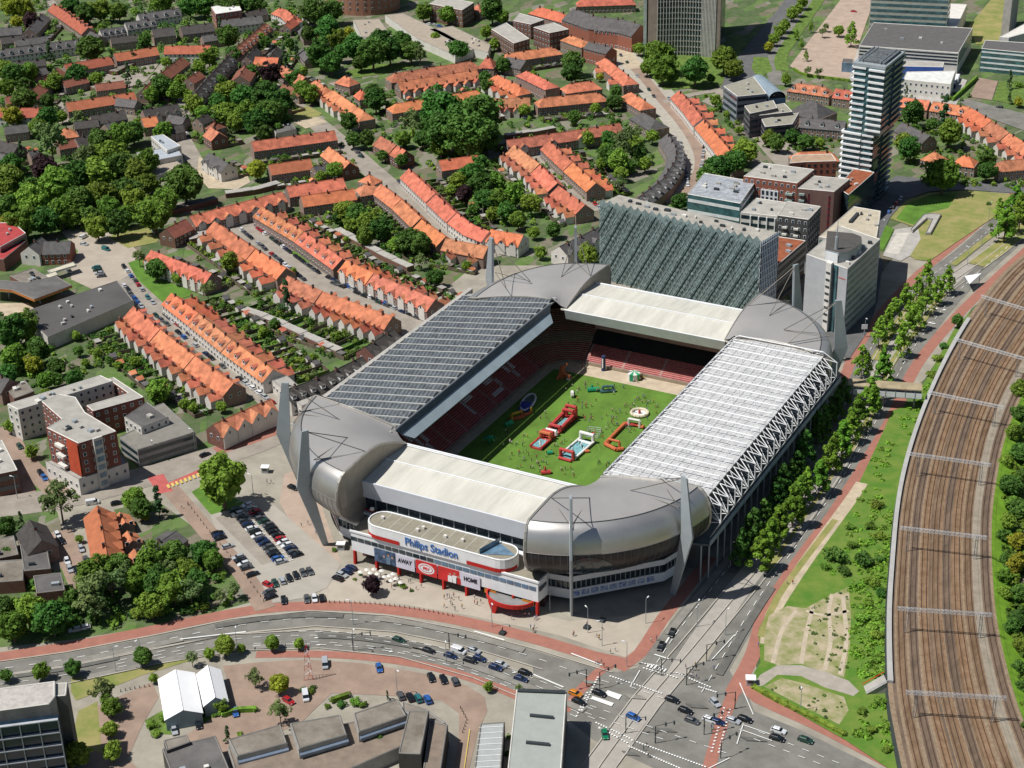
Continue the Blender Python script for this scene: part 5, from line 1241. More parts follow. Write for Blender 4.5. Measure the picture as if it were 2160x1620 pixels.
terrace([(820, 221), (920, 205), (1019, 188)], 'orange terrace above the dark trees', hip=True, garden=(1, 12)); terrace([(1040, 208), (1118, 206)], 'short orange terrace right of the big dark trees', wings=(-1, 4), wl_=3)
terrace([(659, 166), (694, 188)], 'hipped orange house pair above the sports court', hip=True, gables=(-1, 2)); terrace([(696, 186), (774, 240)], 'orange terrace with white gardens right of the sports court', hip=True, wings=(-1, 6), wl_=3)
terrace([(716, 158), (748, 166)], 'small hipped orange villa below the park', hip=True, hw=4.5); terrace([(757, 186), (770, 196)], 'tiny orange roofed house half hidden by dark trees', hip=True, hw=3.5)
terrace([(802, 287), (836, 306)], 'orange semi detached house left of the big dark trees, upper half', wall=brick); terrace([(838, 307), (856, 318)], 'orange semi detached house left of the big dark trees, lower half', wall=brick)
terrace([(693, 309), (738, 343)], 'orange row with solar panels above the crossroads', wall=brick); terrace([(530, 299), (618, 287), (706, 275)], 'long thin orange terrace below the sports court', garden=(-1, 9))
terrace([(925, 339), (1008, 327)], 'short orange terrace below the big dark trees', garden=(-1, 6)); terrace([(566, 348), (655, 335)], 'faded red terrace with gardens beside the yellow tree', tile=tiler, garden=(-1, 9), group='faded red roofed rows')
terrace([(1272, 118), (1332, 166)], 'orange terrace left of the wide street, upper', hip=True, wings=(-1, 2)); terrace([(1322, 190), (1368, 217)], 'orange terrace left of the wide street, lower', hip=True)
terrace([(1432, 191), (1458, 219), (1482, 250)], 'orange terrace right of the wide street, upper block', wings=(1, 4), wall=plaster); terrace([(1484, 253), (1513, 286), (1541, 320)], 'orange terrace right of the wide street, lower block', wings=(1, 4), wall=plaster)
terrace([(1668, 173), (1757, 186)], 'orange terrace behind the tower, left part', dorm=(-1, 4), hip=True); terrace([(1762, 187), (1800, 192)], 'orange terrace touching the left side of the tower', dorm=(-1, 2))
terrace([(1900, 205), (1962, 213)], 'orange terrace touching the right side of the tower', dorm=(-1, 2)); terrace([(1968, 214), (2046, 226)], 'orange terrace right of the tower with dormers', dorm=(-1, 3))
terrace([(2048, 228), (2092, 254)], 'orange terrace bending down at the right edge, upper block', wings=(-1, 3)); terrace([(2093, 255), (2128, 280)], 'orange terrace bending down at the right edge, middle block', wings=(-1, 2)); terrace([(2129, 281), (2190, 318)], 'orange terrace bending down at the right edge, lowest block', wings=(-1, 3))
terrace([(1668, 322), (1768, 318)], 'orange roof behind the brick courtyard block', hip=True); terrace([(1955, 316), (1990, 326)], 'small orange house left of the two right edge trees', hip=True); terrace([(2015, 326), (2062, 332)], 'small orange house between dark trees at the right', hip=True)
terrace([(2100, 340), (2180, 334)], 'low orange house at the right edge above the meadow', hip=True); terrace([(1545, 330), (1560, 338)], 'tiny orange roofed hut below the wide street', hip=True, hw=3)
G_ = dict(group='grey roofed rows', chim=True)
terrace([(1408, 282), (1427, 312), (1424, 340), (1398, 378), (1346, 417)], 'curved grey roofed terrace with white dormers beside the wide street', tile=tileg, dorm=(1, 14), **G_)
terrace([(1347, 232), (1392, 258)], 'grey hipped house by the wide street bend', tile=tileg, hip=True, hw=6, **G_); terrace([(1690, 248), (1785, 256)], 'grey roofed row with white dormers left of the tower', tile=tileg, dorm=(-1, 3), **G_)
terrace([(1680, 206), (1748, 222)], 'large dark grey roofed hall behind the tower', tile=tileg, hip=True, hw=9, zr=12, chim=False, **{'group': 'grey roofed rows'}); terrace([(1902, 258), (1962, 286)], 'grey roofed row right of the tower', tile=tileg, **G_)
terrace([(598, 824), (672, 797), (765, 752)], 'dark roofed terrace with white dormers against the left stand', tile=tilek, dorm=(-1, 9), wall=plaster, **G_); terrace([(770, 732), (830, 694)], 'dark roofed houses squeezed behind the left stand', tile=tilek, gables=(-1, 4), wall=brick, **G_)
terrace([(1180, 520), (1265, 478)], 'grey gabled houses between the back left corner and the lattice block', tile=tileg, gables=(-1, 5), wall=plaster, **G_)
block('workshop', 'low white workshop with grey flat roof behind the left mast', 'workshop', [(574, 803), (636, 858), (668, 846)], 5.5, plaster, roofg, 'grid')
terrace([(450, 895), (500, 872), (545, 852), (572, 842)], 'orange terrace with four tall gables facing the street left of the masts', gables=(-1, 4), wall=brick, fullg=True, win=True)
T_ = dict(group='rows in the upper left', garden=(1, 9))
terrace([(113, 8), (150, 33), (186, 58)], 'orange brown terrace at the top left by a street', tile=tiler, dorm=(1, 8), **T_)
terrace([(-10, 106), (80, 94), (168, 82)], 'long grey terrace with white fronts at the left edge', tile=tileg, wall=plaster, dorm=(-1, 9), **T_)
terrace([(135, 136), (233, 119)], 'faded red terrace, left one of three along the upper left', tile=tiler, **T_); terrace([(240, 113), (330, 99)], 'faded red terrace, middle one of three along the upper left', tile=tiler, **T_); terrace([(347, 97), (445, 96)], 'faded red terrace with pale front, right one of three', tile=tiler, wall=plaster, **T_)
terrace([(122, 142), (92, 168), (60, 196)], 'brown terrace running down left in the upper left', tile=tileb, **T_); terrace([(138, 217), (283, 194)], 'faded red terrace with white awnings', tile=tiler, **T_)
terrace([(-10, 228), (92, 228)], 'red roofed row at the left edge with white front', tile=tiler, wall=plaster, **T_); terrace([(384, 120), (342, 152), (302, 186)], 'brown terrace running down from the three faded rows', tile=tileb, **T_)
terrace([(484, 116), (444, 158), (408, 200)], 'dark roofed terrace between gardens, upper middle left', tile=tilek, dorm=(1, 8), **T_); terrace([(560, 48), (524, 78), (488, 108)], 'brown terrace with many dormers near the top', tile=tileb, dorm=(1, 9), **T_)
for q, s in ((((210, 63), (262, 55)), 'first'), (((263, 48), (326, 39)), 'second'), (((290, 30), (378, 17)), 'third')): terrace(list(q), 'grey terrace at the top left, %s of three stepped ones' % s, tile=tileg, dorm=(-1, 4), wall=plaster, **T_)
terrace([(320, 62), (366, 57)], 'big dark roofed house near the top left, left of a pair', tile=tilek, hw=7, **T_); terrace([(380, 56), (448, 48)], 'big dark roofed house near the top left, right of a pair', tile=tilek, hw=7, **T_)
terrace([(462, 43), (552, 33)], 'grey terrace with balconies below the white office roof', tile=tileg, wall=plaster, **T_); terrace([(583, 14), (606, 22), (622, 36)], 'orange corner terrace near the top', hip=True, wall=plaster, **T_)
terrace([(538, 120), (588, 122)], 'short orange row beside the conical trees', **T_); terrace([(595, 138), (644, 163)], 'orange row half hidden by dark trees', **T_); terrace([(158, 291), (224, 276)], 'dark roofed row with white sheds above the woods', tile=tilek, **T_)
terrace([(118, 274), (162, 268)], 'orange house with solar panels above the woods', hip=True, **T_); terrace([(300, 232), (376, 219)], 'dark roofed row with white gables in the left distance', tile=tilek, gables=(-1, 4), **T_); terrace([(298, 250), (330, 245)], 'bright orange roofed house below the dark row', **T_)
terrace([(444, 268), (462, 280)], 'orange roofed house above the sandy square, upper', wall=brick, **T_); terrace([(462, 258), (446, 252)], 'brown hipped house above the sandy square', tile=tileb, hip=True, **T_)
terrace([(440, 322), (482, 345)], 'grey house with white gables on the sandy square', tile=tileg, gables=(-1, 2), wall=plaster, **T_); terrace([(190, 245), (262, 232)], 'dark grey rooftops behind the white flat roofed school', tile=tilek, **T_); terrace([(90, 28), (60, 60)], 'grey purple roofed house at the top left', tile=tileg, **T_)
terrace([(-10, 60), (46, 56)], 'grey roofed house at the left edge near the top', tile=tileg, **T_); terrace([(520, 136), (505, 160)], 'brown gabled barn near the dark purple tree', tile=tileb, hw=6, **T_); terrace([(-5, 295), (40, 305)], 'dark roofed house at the left edge by the woods', tile=tilek, **T_)
terrace([(262, 388), (290, 380)], 'small grey roofed house inside the woods', tile=tileg, **T_); terrace([(190, 420), (250, 405)], 'pale roofed house deep in the woods', tile=tileg, **T_); terrace([(220, 262), (240, 256)], 'small grey house left of the flat roofed school', tile=tileg, **T_)
for q, ph, tl in (([(20, 131), (96, 124)], 'dark roofed row under the long grey terrace at the left edge', tilek), ([(155, 257), (207, 251)], 'dark roofed row left of centre above the woods', tilek), ([(356, 242), (392, 248)], 'pale roofed house above the sandy square', tileg), ([(190, 66), (212, 75)], 'small grey gabled house at the top left', tileg),
    ([(240, 272), (264, 268)], 'small dark house above the flat roofed school', tilek), ([(8, 268), (58, 262)], 'pale roofed bungalow at the left edge above the woods', tileg), ([(200, 178), (262, 170)], 'low brown garage row between the red terraces', tileb), ([(225, 205), (290, 212)], 'grey roofed row below the long faded red terrace', tileg),
    ([(330, 262), (360, 256)], 'small brown roofed house above the white school', tileb), ([(10, 205), (45, 200)], 'brown roofed house at the left edge among trees', tileb), ([(640, 55), (652, 70)], 'grey house left of the park trees', tileg), ([(596, 178), (640, 190)], 'brown roofed row above the dry lawn', tileb), ([(30, 85), (100, 76)], 'grey roofed row near the left edge, second from top', tileg),
    ([(690, 345), (660, 352)], 'small grey house below the thin orange terrace', tileg), ([(470, 232), (500, 226)], 'grey house hidden among trees', tilek), ([(60, 320), (80, 316)], 'pale house roof inside the wood at the left', tileg)):
    terrace(q, ph, tile=tl, hw=4, zr=8, ze=5, **T_)
def garages(pts, lab, w_=5, h=2.7, rm=None):
    l = wl(pts, h, 4); c = l[len(l)//2]; og = (c.x, c.y, 0); t = thing('garage_row', lab, 'garages', og, 'rows of sheds and garages'); a, b = offs(l, w_/2), offs(l, -w_/2); m1 = MB(); m2 = MB(); n = 0
    for i in range(len(l)-1):
        m1.prism([b[i], b[i+1], a[i+1], a[i]], 0, h-.15); k = .12*(i % 3); m2.prism([b[i], b[i+1], a[i+1], a[i]], h-.15, h+k)
    m1.build('wall', brick, t, og); m2.build('roof', rm or roofg, t, og)
garages([(515, 650), (575, 672), (640, 702), (716, 738)], 'pale roofed row of garden sheds between the two lower left terrace blocks', 4); garages([(711, 481), (760, 508), (810, 535), (866, 562)], 'pale roofed row of garden sheds behind the tree lined street', 4)
garages([(356, 441), (400, 430), (455, 416)], 'dark garage row above the gabled terrace closing the street', 5, rm=roofb); garages([(475, 405), (530, 398), (588, 384)], 'pale garage row right of the sandy square', 5); garages([(1066, 283), (1120, 276), (1170, 268)], 'pale roofed shed row above the very long orange terrace', 4)
garages([(200, 180), (225, 190), (262, 176)], 'brown garages around the upper left courtyard, lower', 6, rm=roofk); garages([(238, 150), (262, 138), (282, 130)], 'brown garages around the upper left courtyard, upper', 6, rm=roofk); garages([(440, 505), (470, 520), (505, 545)], 'dark sheds left of the top terrace blocks', 5, rm=roofb)
garages([(1000, 225), (1040, 232), (1060, 246)], 'narrow shed row right of the dark clump', 3); garages([(940, 430), (955, 446), (980, 452)], 'small shed row behind the curving street', 3, rm=roofk); garages([(395, 500), (440, 490)], 'grey annexes behind the zigzag terrace', 7)
for q, ph, tl in (([(232, 80), (300, 72)], 'dark roofed row below the three stepped grey terraces', tilek), ([(425, 76), (478, 68)], 'pale fronted dark row below the pair of big dark roofs', tileg), ([(600, 52), (626, 34)], 'orange roofed row right of the dormered brown terrace', tiler), ([(585, 98), (562, 130)], 'dark barn roof left of the conical trees', tilek),
    ([(0, 80), (50, 74)], 'dark roofed row at the left edge, second from the top', tilek), ([(575, 205), (602, 216)], 'dark house above the dry lawn', tilek), ([(415, 250), (438, 240)], 'dark house beside the small square', tilek), ([(340, 270), (385, 262)], 'dark roofed row below the sandy courtyard rows', tilek),
    ([(120, 300), (165, 292)], 'brown roofed house at the top of the wood', tileb), ([(505, 28), (560, 18)], 'dark row above the grey balcony terrace', tilek), ([(60, 150), (96, 142)], 'grey house between the left edge trees', tileg), ([(395, 165), (420, 150)], 'brown house among gardens left of the dark terrace', tileb), ([(640, 100), (655, 118)], 'grey house at the left side of the park trees', tileg),
    ([(540, 100), (520, 120)], 'dark roofed row right of the brown barn', tilek), ([(130, 172), (180, 160)], 'brown house row below the left faded terrace', tileb), ([(0, 325), (30, 335)], 'grey house roofs at the left edge of the wood', tileg)):
    terrace(q, ph, tile=tl, hw=4, zr=8, ze=5, **T_)
L_ = dict(group='houses at the lower left')
terrace([(205, 1066), (216, 1116), (226, 1170)], 'brownish orange terrace running down in the lower left', tile=mat('rust_tile', (.36, .12, .055), .85, var=.15, sc=.4), wall=brick, gables=(1, 5), **L_)
terrace([(62, 1096), (88, 1140)], 'dark roofed cottage at the lower left', tile=tilek, **L_); terrace([(300, 1168), (372, 1120)], 'grey and orange shed roof beside the lower left street', tile=tileg, zr=5, ze=3.2, **L_)
terrace([(252, 1080), (264, 1102)], 'small orange extension roof, upper of three behind the rust row', zr=5, ze=3.2, hw=3, **L_); terrace([(268, 1120), (280, 1140)], 'small orange extension roof, middle of three behind the rust row', zr=5, ze=3.2, hw=3, **L_); terrace([(282, 1158), (296, 1172)], 'small orange extension roof, lowest of three behind the rust row', zr=5, ze=3.2, hw=3, **L_)
for nm, pts, z, r in (('upper', [(42, 1150), (98, 1145), (108, 1200)], 5, roofb), ('middle', [(-20, 1185), (50, 1180), (50, 1225)], 4.5, roofk), ('lower', [(70, 1215), (130, 1208), (138, 1245)], 5, roofb), ('outer', [(-20, 1140), (30, 1130), (40, 1170)], 4, roofk)):
    block('flat_roofed_house', 'dark flat roofed house in the lower left garden block, %s one' % nm, 'house', pts, z, brick, r, None, units=1, group='flat roofed garden houses')
# ================================================================ LARGE BUILDINGS
# --- tower
tw = thing('apartment_tower', 'tall glass apartment tower with white balcony bands rising behind the lattice block', 'tower', (20, 310, 0)); og = (20, 310, 0)
A = P2(1799, 133, 72); B_ = P2(1868, 143, 72); C_ = P2(1909, 110, 72); ex = (B_-A); ey = (C_-B_); D_ = A+ey
lo = -ex.normalized()*3.2
def tb(mb, nm, m): return mb.build(nm, m, tw, og)
exn, eyn = ex.normalized(), ey.normalized()
tb(MB().prism([A+lo+exn, B_+lo-exn, C_+lo-exn, D_+lo+exn], 0, 38), 'lower_shaft', mat('tower_glass', (.045, .10, .11), .15, var=.7, sc=.3, spec=.8)); tb(MB().prism([A+exn, B_-exn*.5, C_-exn*.5, D_+exn], 38, 71), 'upper_shaft', MATS['tower_glass'])
sideg = mat('tower_side', (.055, .09, .10), .2, 0, var=.5, sc=.25, spec=.7)
for k in range(24):
    z = 2+2.95*k; o_ = lo if z < 38 else V2(0, 0); sp = .62 if z < 38 else .42; mb = MB()
    a, b = A+o_, B_+o_; m_ = a.lerp(b, sp); out = -eyn
    s1, s2 = (1.3, .5) if z < 38 else (.5, 1.1)
    mb.prism([a+out*s1, m_+out*s1, m_-out*.4, a-out*.4], z, z+.85); mb.prism([m_+out*s2+exn*(.3 if z < 38 else 1.6), b+out*s2, b-out*.4, m_-out*.4+exn*(.3 if z < 38 else 1.6)], z-.25, z+.6)
    mb.prism([a-exn*.3, a+out*s1, a+out*s1+exn*.5, a+exn*.5+eyn*3, a-exn*.3+eyn*3], z+.02, z+.83)
    tb(mb, 'balcony_band', white)
    mb = MB(); c0, c1 = b+exn*.25, C_+o_+exn*.25; mid_ = c0.lerp(c1, .4)
    mb.prism([c0, mid_, mid_-exn*.7, c0-exn*.7], z, z+.8); mb.prism([mid_+exn*.7, c1+exn*.7, c1-exn*.7, mid_-exn*.7], z-.2, z+.8)
    tb(mb, 'side_balcony', sideg)
tb(MB().prism([A, B_, C_, D_], 71, 72.3), 'crown_band', mastm); tb(MB().prism([A.lerp(C_, .12), B_.lerp(D_, .12), C_.lerp(A, .08), D_.lerp(B_, .08)], 72.3, 73.2), 'roof_plant', mat('plant_dark', (.10, .11, .115), .6, var=.5, sc=.8))
mb = MB()
for f in (.1, .22, .78, .9): p, q = A.lerp(B_, f), D_.lerp(C_, f); mb.tube((*p.lerp(q, .08), 73.5), (*p.lerp(q, .92), 73.5), .3, 4)
tb(mb, 'roof_rails', mastm)
for k in range(3):
    z = 15+7*k; c = B_+lo+eyn*(6-1.5*k)+exn*.4; tb(MB().box((c.x, c.y, z), (.2, 6, 4.5), math.atan2(eyn.y, eyn.x)-pi/2), 'tinted_panel', mat('tinted_panel_%d' % k, ((.20, .07, .08), (.06, .13, .07), (.22, .12, .13))[k], .3, var=.5, sc=.6))
# --- lattice block
lb = thing('lattice_block', 'huge block with sloping green glass facade covered in a steel diamond lattice behind the stadium', 'office block', (-20, 150, 0)); og = (-20, 150, 0)
def lbp(mb, nm, m): return mb.build(nm, m, lb, og)
a0_, a1_ = V2(-60.3, 147.8), V2(20.0, 134.4); bk_ = V2(2.3, 14.8); HT = 36
lbp(MB().prism([a0_+bk_.normalized()*1.6, a1_+bk_.normalized()*1.6, a1_+bk_, a0_+bk_], 0, HT-1), 'wall', glassb)
lbp(MB().prism([a0_+bk_.normalized()*3.2, a1_+bk_.normalized()*2.6-V2(.6, 0), a1_+bk_-V2(.6, .6), a0_+bk_-V2(-.6, .6)], HT-1, HT-.6), 'roof', mat('lattice_roof', (.33, .31, .27), .95, var=.15))
mb = MB(); d = (a1_-a0_); nv = V2(d.y, -d.x).normalized(); NX, NZ = 44, 22
zt = lambda f: HT+.3+(2.0 if round(f*44) % 2 else 0)
PT = {}
for i in range(NX+1):
    for j in range(NZ+1):
        f = i/NX; p = a0_.lerp(a1_, f)+nv*rnd.uniform(-.14, .14); PT[i, j] = (p.x, p.y, zt(f)*j/NZ)
for i in range(NX):
    for j in range(NZ):
        a, b, c, e = PT[i, j], PT[i+1, j], PT[i+1, j+1], PT[i, j+1]; m_ = rnd.choice((0, 0, 0, 0, 1, 2))
        if (i+j) % 2: mb.poly([a, b, c], m_); mb.poly([a, c, e], rnd.choice((0, 0, 0, 1)))
        else: mb.poly([a, b, e], m_); mb.poly([b, c, e], rnd.choice((0, 0, 0, 1)))
lbp(mb, 'facet_glass', [mat('facet_a', (.20, .27, .265), .45, .05, var=.12, sc=.6, spec=.5), mat('facet_b', (.14, .20, .20), .4, .05, var=.15, sc=.6, spec=.5), mat('facet_c', (.26, .34, .34), .5, .0, var=.2, sc=.6)])
for k in range(-3, 12):
    f0, f1 = k/10.8+.03, k/10.8+.28
    za, zb = 0, HT
    if f0 < 0: za = HT*(-f0)/.25; f0 = 0
    if f1 > 1: zb = HT*(1-f0)/.25 if f0 > 0 else HT; f1 = 1
    if f0 >= 1 or f1 <= 0 or zb <= za: continue
    p, q = a0_.lerp(a1_, f0)+nv*.95, a0_.lerp(a1_, f1)+nv*.95; lbp(MB().tube((*p, za), (*q, zb), .36, 4), 'dark_diagonal', mat('deep_green_steel', (.01, .03, .028), .5))
lat = MB(); st2 = mat('lattice_steel', (.26, .33, .32), .5, .2)
for k in range(-12, 33):
    for sg in (1, -1):
        g0, g1 = k/32.4+.03, k/32.4+.28
        if sg < 0: g0, g1 = g1, g0
        pts_ = []
        N2 = 24; seg = []
        for j in range(N2+1):
            f = g0+(g1-g0)*j/N2
            if 0 <= f <= 1: p = a0_.lerp(a1_, f)+nv*.7; seg.append((p.x, p.y, HT*j/N2))
        if len(seg) > 1: lat.tube(seg[0], seg[-1], .13, 3)
lbp(lat, 'diamond_lattice', st2)
mb = MB()
for k in range(11):
    p = a1_.lerp(a1_+bk_, k/10)+V2(.15, 0); mb.tube((*p, 0), (*p, HT), .16, 4)
for k in range(12): mb.tube((a1_.x+.2, a1_.y, 3*k+1), ((a1_+bk_).x+.2, (a1_+bk_).y, 3*k+1), .22, 4)
lbp(mb, 'side_frame', white)
for k in range(14):
    q = a0_.lerp(a1_, .12+.06*k)+bk_*rnd.uniform(.35, .75); lbp(MB().box((q.x, q.y, HT-.1), (rnd.uniform(.8, 2.5), rnd.uniform(.8, 2), .9)), 'rooftop_unit', rnd.choice((darkst, mastm, offwh)))
# --- slab with rounded roof pavilion and mast (right of the lattice block)
sb, SP, og = block('office_slab', 'pale grey office slab with beige roof and dark roof pavilion beside the lattice block', 'office block', [(1701, 537), (1788, 568), (1857, 505)], 30, mat('slab_wall', (.40, .41, .42), .6, var=.06), roofg, None)
mat('slab_side', (.33, .33, .31), .6)
def sbp(mb, nm, m, lab=None):
    o = mb.build(nm, m, sb, og)
    if lab: o['label'] = lab
e1 = (P2(1788, 568, 30)-P2(1701, 537, 30)).normalized(); e2 = (P2(1857, 505, 30)-P2(1788, 568, 30)).normalized(); c0 = P2(1788, 568, 30); c9 = P2(1701, 537, 30)
for k in range(9):
    p = c0+e1*.12; z = 3+3.1*k; q0, q1 = p+e2*1.2, p+e2*36; sbp(MB().prism([q0, q1, q1-e1*.3, q0-e1*.3], z, z+1.1), 'window_band', mat('mint_glass', (.16, .22, .20), .3, var=.4, sc=.3))
sbp(MB().prism([c0-e1*7.4-e2*2.5, c0-e1*10-e2*2.5, c0-e1*10, c0-e1*7.4], 0, 31), 'stair_tower', mat('stair_white', (.62, .60, .56), .7))
for k in range(8): sbp(MB().box(((c0-e1*8.7-e2*2.6).x, (c0-e1*8.7-e2*2.6).y, 5+3.1*k), (2.0, .2, .8), math.atan2(e1.y, e1.x)), 'stair_opening', darkst)
sbp(MB().prism([c0-e1*6.8-e2*.6, c0-e1*5-e2*.6, c0-e1*5, c0-e1*6.8], 0, 30), 'glass_strip', glasst)
put_text('Hollandse', 1.5, (*(c0-e1*2.6-e2*.1), 25.2), (e1.x, e1.y, 0), mat('faded_red_letter', (.45, .16, .14), .6), sb, org=og) if False else sbp(MB().box(((c0-e1*2.6-e2*.06).x, (c0-e1*2.6-e2*.06).y, 25.2), (3.6, .1, .5), math.atan2(e1.y, e1.x)), 'red_name_sign', mat('faded_red_letter', (.45, .16, .14), .6))
pv = [(1741, 526), (1770, 533), (1790, 530), (1808, 519), (1818, 508), (1817, 499), (1800, 492), (1745, 487)]; pav = [P2(x, y, 34.5) for x, y in pv]
sbp(MB().prism(pav, 30, 34.5, 0, 1), 'roof_pavilion', [mastm, mat('pavilion_roof', (.075, .07, .065), .9)]); q1, q2 = P2(1742, 527, 34.5), P2(1768, 533.5, 34.5); sbp(MB().prism([q1, q2, q2-e2*.3, q1-e2*.3], 30, 34), 'pavilion_front', white)
pm = c0-e1*8.7+e2*5; sbp(MB().tube((*pm, 30), (*pm, 40), .9, 8, 0, .7).tube((*pm, 40), (*pm, 47), .25, 6, 0, .12), 'antenna_mast', mastm)
bb, BP, bg_ = block('office_slab', 'long beige roofed rear wing of the office slab beside the meadow', 'office block', [(1727, 500), (1800, 436), (1858, 446), (1855, 470), (1846, 520)], 27, mat('slab_wall_b', (.36, .35, .31), .7), mat('beige_roof', (.42, .37, .28), .95), 'band', units=4, gm=MATS['mint_glass'])
# --- modern block cluster
block('glass_office', 'square glass office with bright white floor bands and cluttered grey roof', 'office block', [(1450, 410), (1562, 430), (1594, 384)], 22, glasst, mat('grey_metal_roof', (.30, .32, .34), .6, var=.25, sc=.4), 'band', units=10, gm=mat('white_band', (.66, .68, .68), .5), sth=4.5, bh=.28)
block('brick_apartment_block', 'brick apartment block with white framed centre and pale roof left of the low sedum roof', 'apartment block', [(1568, 372), (1682, 387), (1718, 358)], 25, brickr, roofg, 'grid', units=7)
block('brick_apartment_block', 'brown brick apartment corner with grey roof right of the white framed one', 'apartment block', [(1682, 398), (1760, 405), (1793, 378)], 23, mat('plum_brick', (.17, .10, .085), .9, var=.12), roofg, None, units=5)
block('sedum_roofed_wing', 'long wing with rusty red sedum roof ending below the tower', 'apartment block', [(1765, 396), (1790, 412), (1845, 364), (1800, 356)], 20, glassd, roofr, 'band', units=3)
block('dark_apartment_block', 'dark grey apartment block with pale roof in front of the brick ones', 'apartment block', [(1640, 455), (1706, 464), (1732, 436), (1660, 425)], 21, mat('charcoal_brick', (.065, .065, .065), .8), roofg, 'grid', units=4)
block('apartment_block', 'low pale roofed apartment block with white frame between glass office and dark block', 'apartment block', [(1562, 448), (1640, 457), (1662, 428), (1595, 418)], 19, offwh, roofg, 'band', units=4)
block('courtyard_building', 'brick courtyard building with slanting tan roof left of the tower', 'apartment block', [(1665, 345), (1700, 342), (1765, 340), (1755, 325), (1672, 328)], 20, brickr, mat('tan_roof', (.36, .25, .17), .9), 'grid', wmesh=WIND)
block('sedum_roofed_hall', 'low hall with rusty brown roof wedged between lattice block and office slab', 'hall', [(1627, 556), (1640, 560), (1700, 508), (1632, 498)], 19, mat('dim_brick', (.10, .085, .075), .9), roofr, 'band', units=3)
# --- office with arched barrel roof, mid right
block('municipal_office', 'grey office with flat roof beside the blue barrel roof', 'office block', [(1526, 182), (1555, 204), (1618, 198), (1590, 162)], 16, mat('grey_panel', (.22, .24, .27), .6), mat('olive_roof', (.26, .25, .20), .95), 'band', units=3)
br = thing('barrel_roofed_hall', 'hall under a pale blue half round barrel roof', 'hall', (0, 0, 0)); p, q = P2(1598, 164, 15), P2(1640, 200, 15); dn = (q-p).normalized(); nn = V2(-dn.y, dn.x); br.location = (p.x, p.y, 0); mb = MB(); og = (p.x, p.y, 0)
for k in range(8):
    a, b = pi*k/8, pi*(k+1)/8; f = lambda t, s: (*(s+nn*5*cos(t)), 13+4*sin(t)); mb.poly([f(a, p), f(a, q), f(b, q), f(b, p)])
mb.build('barrel_roof', mat('blue_metal', (.30, .37, .42), .4, .3), br, og); MB().prism([p-nn*5, q-nn*5, q+nn*5, p+nn*5], 0, 13).build('wall', glassb, br, og); MB().hexa([(*(q-nn*5), 13), (*(q+nn*5), 13), (*(q+nn*3.5), 13)], [(*(q-nn*.5), 16.8), (*(q+nn*.5), 16.8), (*(q+nn*.2), 16.8)]).build('glazed_gable', glassd, br, og)
for s, pts, z in (('first', [(1570, 224), (1582, 240), (1640, 228), (1632, 212)], 14), ('second', [(1582, 232), (1600, 244), (1672, 236), (1655, 218)], 12), ('third', [(1606, 252), (1614, 268), (1672, 262), (1686, 238)], 10)):
    block('office_wing', 'purple grey office wing with flat roof below the barrel hall, %s from the left' % s, 'office block', pts, z, mat('plum_panel', (.13, .11, .13), .8), mat('olive_roof', (.26, .25, .20), .95), 'band', units=2, group='office wings')
# --- curved office tower at the top
ct = thing('curved_office_tower', 'tall curved office tower with white grid facade at the top of the picture', 'tower', (-150, 500, 0)); og = (-150, 500, 0)
l0, r0, b0 = P2(1386, 118), P2(1507, 122), P2(1620, 50); dd = (r0-l0).normalized(); nn = V2(-dd.y, dd.x); Wd = (r0-l0).length; HT2 = 60
def cf(f, o_=0): return l0+dd*Wd*f+nn*(o_+3.2*sin(pi*f))
for o_, nm in ((0, 'tower_body'),):
    MB().prism([cf(k/10) for k in range(11)]+[r0+nn*75, l0+nn*24], 0, HT2).build('tower_body', mat('tower_body', (.035, .06, .065), .25, var=.3, spec=.6), ct, og)
MB().prism([l0-dd*6-nn*.3, l0+dd*.2-nn*.3, l0+dd*.2+nn*10, l0-dd*6+nn*10], 0, HT2).build('end_pier', mat('tan_pier', (.27, .22, .18), .8), ct, og); MB().prism([r0-dd*.2-nn*.4, r0+dd*3-nn*.4, r0+dd*3+nn*6, r0-dd*.2+nn*6], 0, HT2).build('end_pier', MATS['tan_pier'], ct, og)
MB().prism([l0-dd*9-nn*.2, l0-dd*7, l0-dd*7+nn*16, l0-dd*9+nn*16], 0, HT2).build('side_fin', mat('mint_fin', (.38, .44, .40), .6), ct, og)
for k in range(13):
    z = 2+3.6*k; mb = MB()
    for j in range(10): a, b = cf(j/10, -.35), cf((j+1)/10, -.35); mb.prism([a, b, b+nn*.3, a+nn*.3], z, z+.55)
    mb.build('floor_band', concr, ct, og)
mbp = MB()
for j in range(41):
    if j < 31 and j % 2: continue
    p = cf(j/40, -.6); mbp.tube((*p, 0), (*p, 44), .2 if j < 31 else .34, 4)
mbp.build('facade_posts', offwh, ct, og)
# --- slabs top right
block('office_slab', 'tall office slab with pale green floor bands at the top right', 'office block', [(1833, 48), (2018, 58), (2040, 10), (1860, 0)], 12, offwh, None, None)
sl_, SLP, og = block('office_slab', 'tall banded office slab behind the big dark flat roof', 'office block', [(V2(*P2(1833, 50, 12))), (V2(*P2(1996, 58, 12))), (V2(*P2(1996, 58, 12))+V2(-2, 14)), (V2(*P2(1833, 50, 12))+V2(-2, 14))], 45, mat('mint_panel', (.36, .38, .32), .7), roofg, 'band', world=True, sth=3.6, gm=glasst)
block('exhibition_hall', 'wide dark flat roofed hall behind the tower, pale front wall', 'hall', [(1812, 97), (2022, 112), (2052, 60), (1842, 48)], 14, offwh, mat('slate_roof', (.105, .10, .098), .9, var=.1), 'band', units=4, base=6)
block('blue_hall', 'low building with bright blue wall below the dark flat roof', 'hall', [(1898, 140), (1990, 142), (1992, 132), (1900, 128)], 10, mat('blue_wall', (.06, .13, .42), .6), roofg, None)
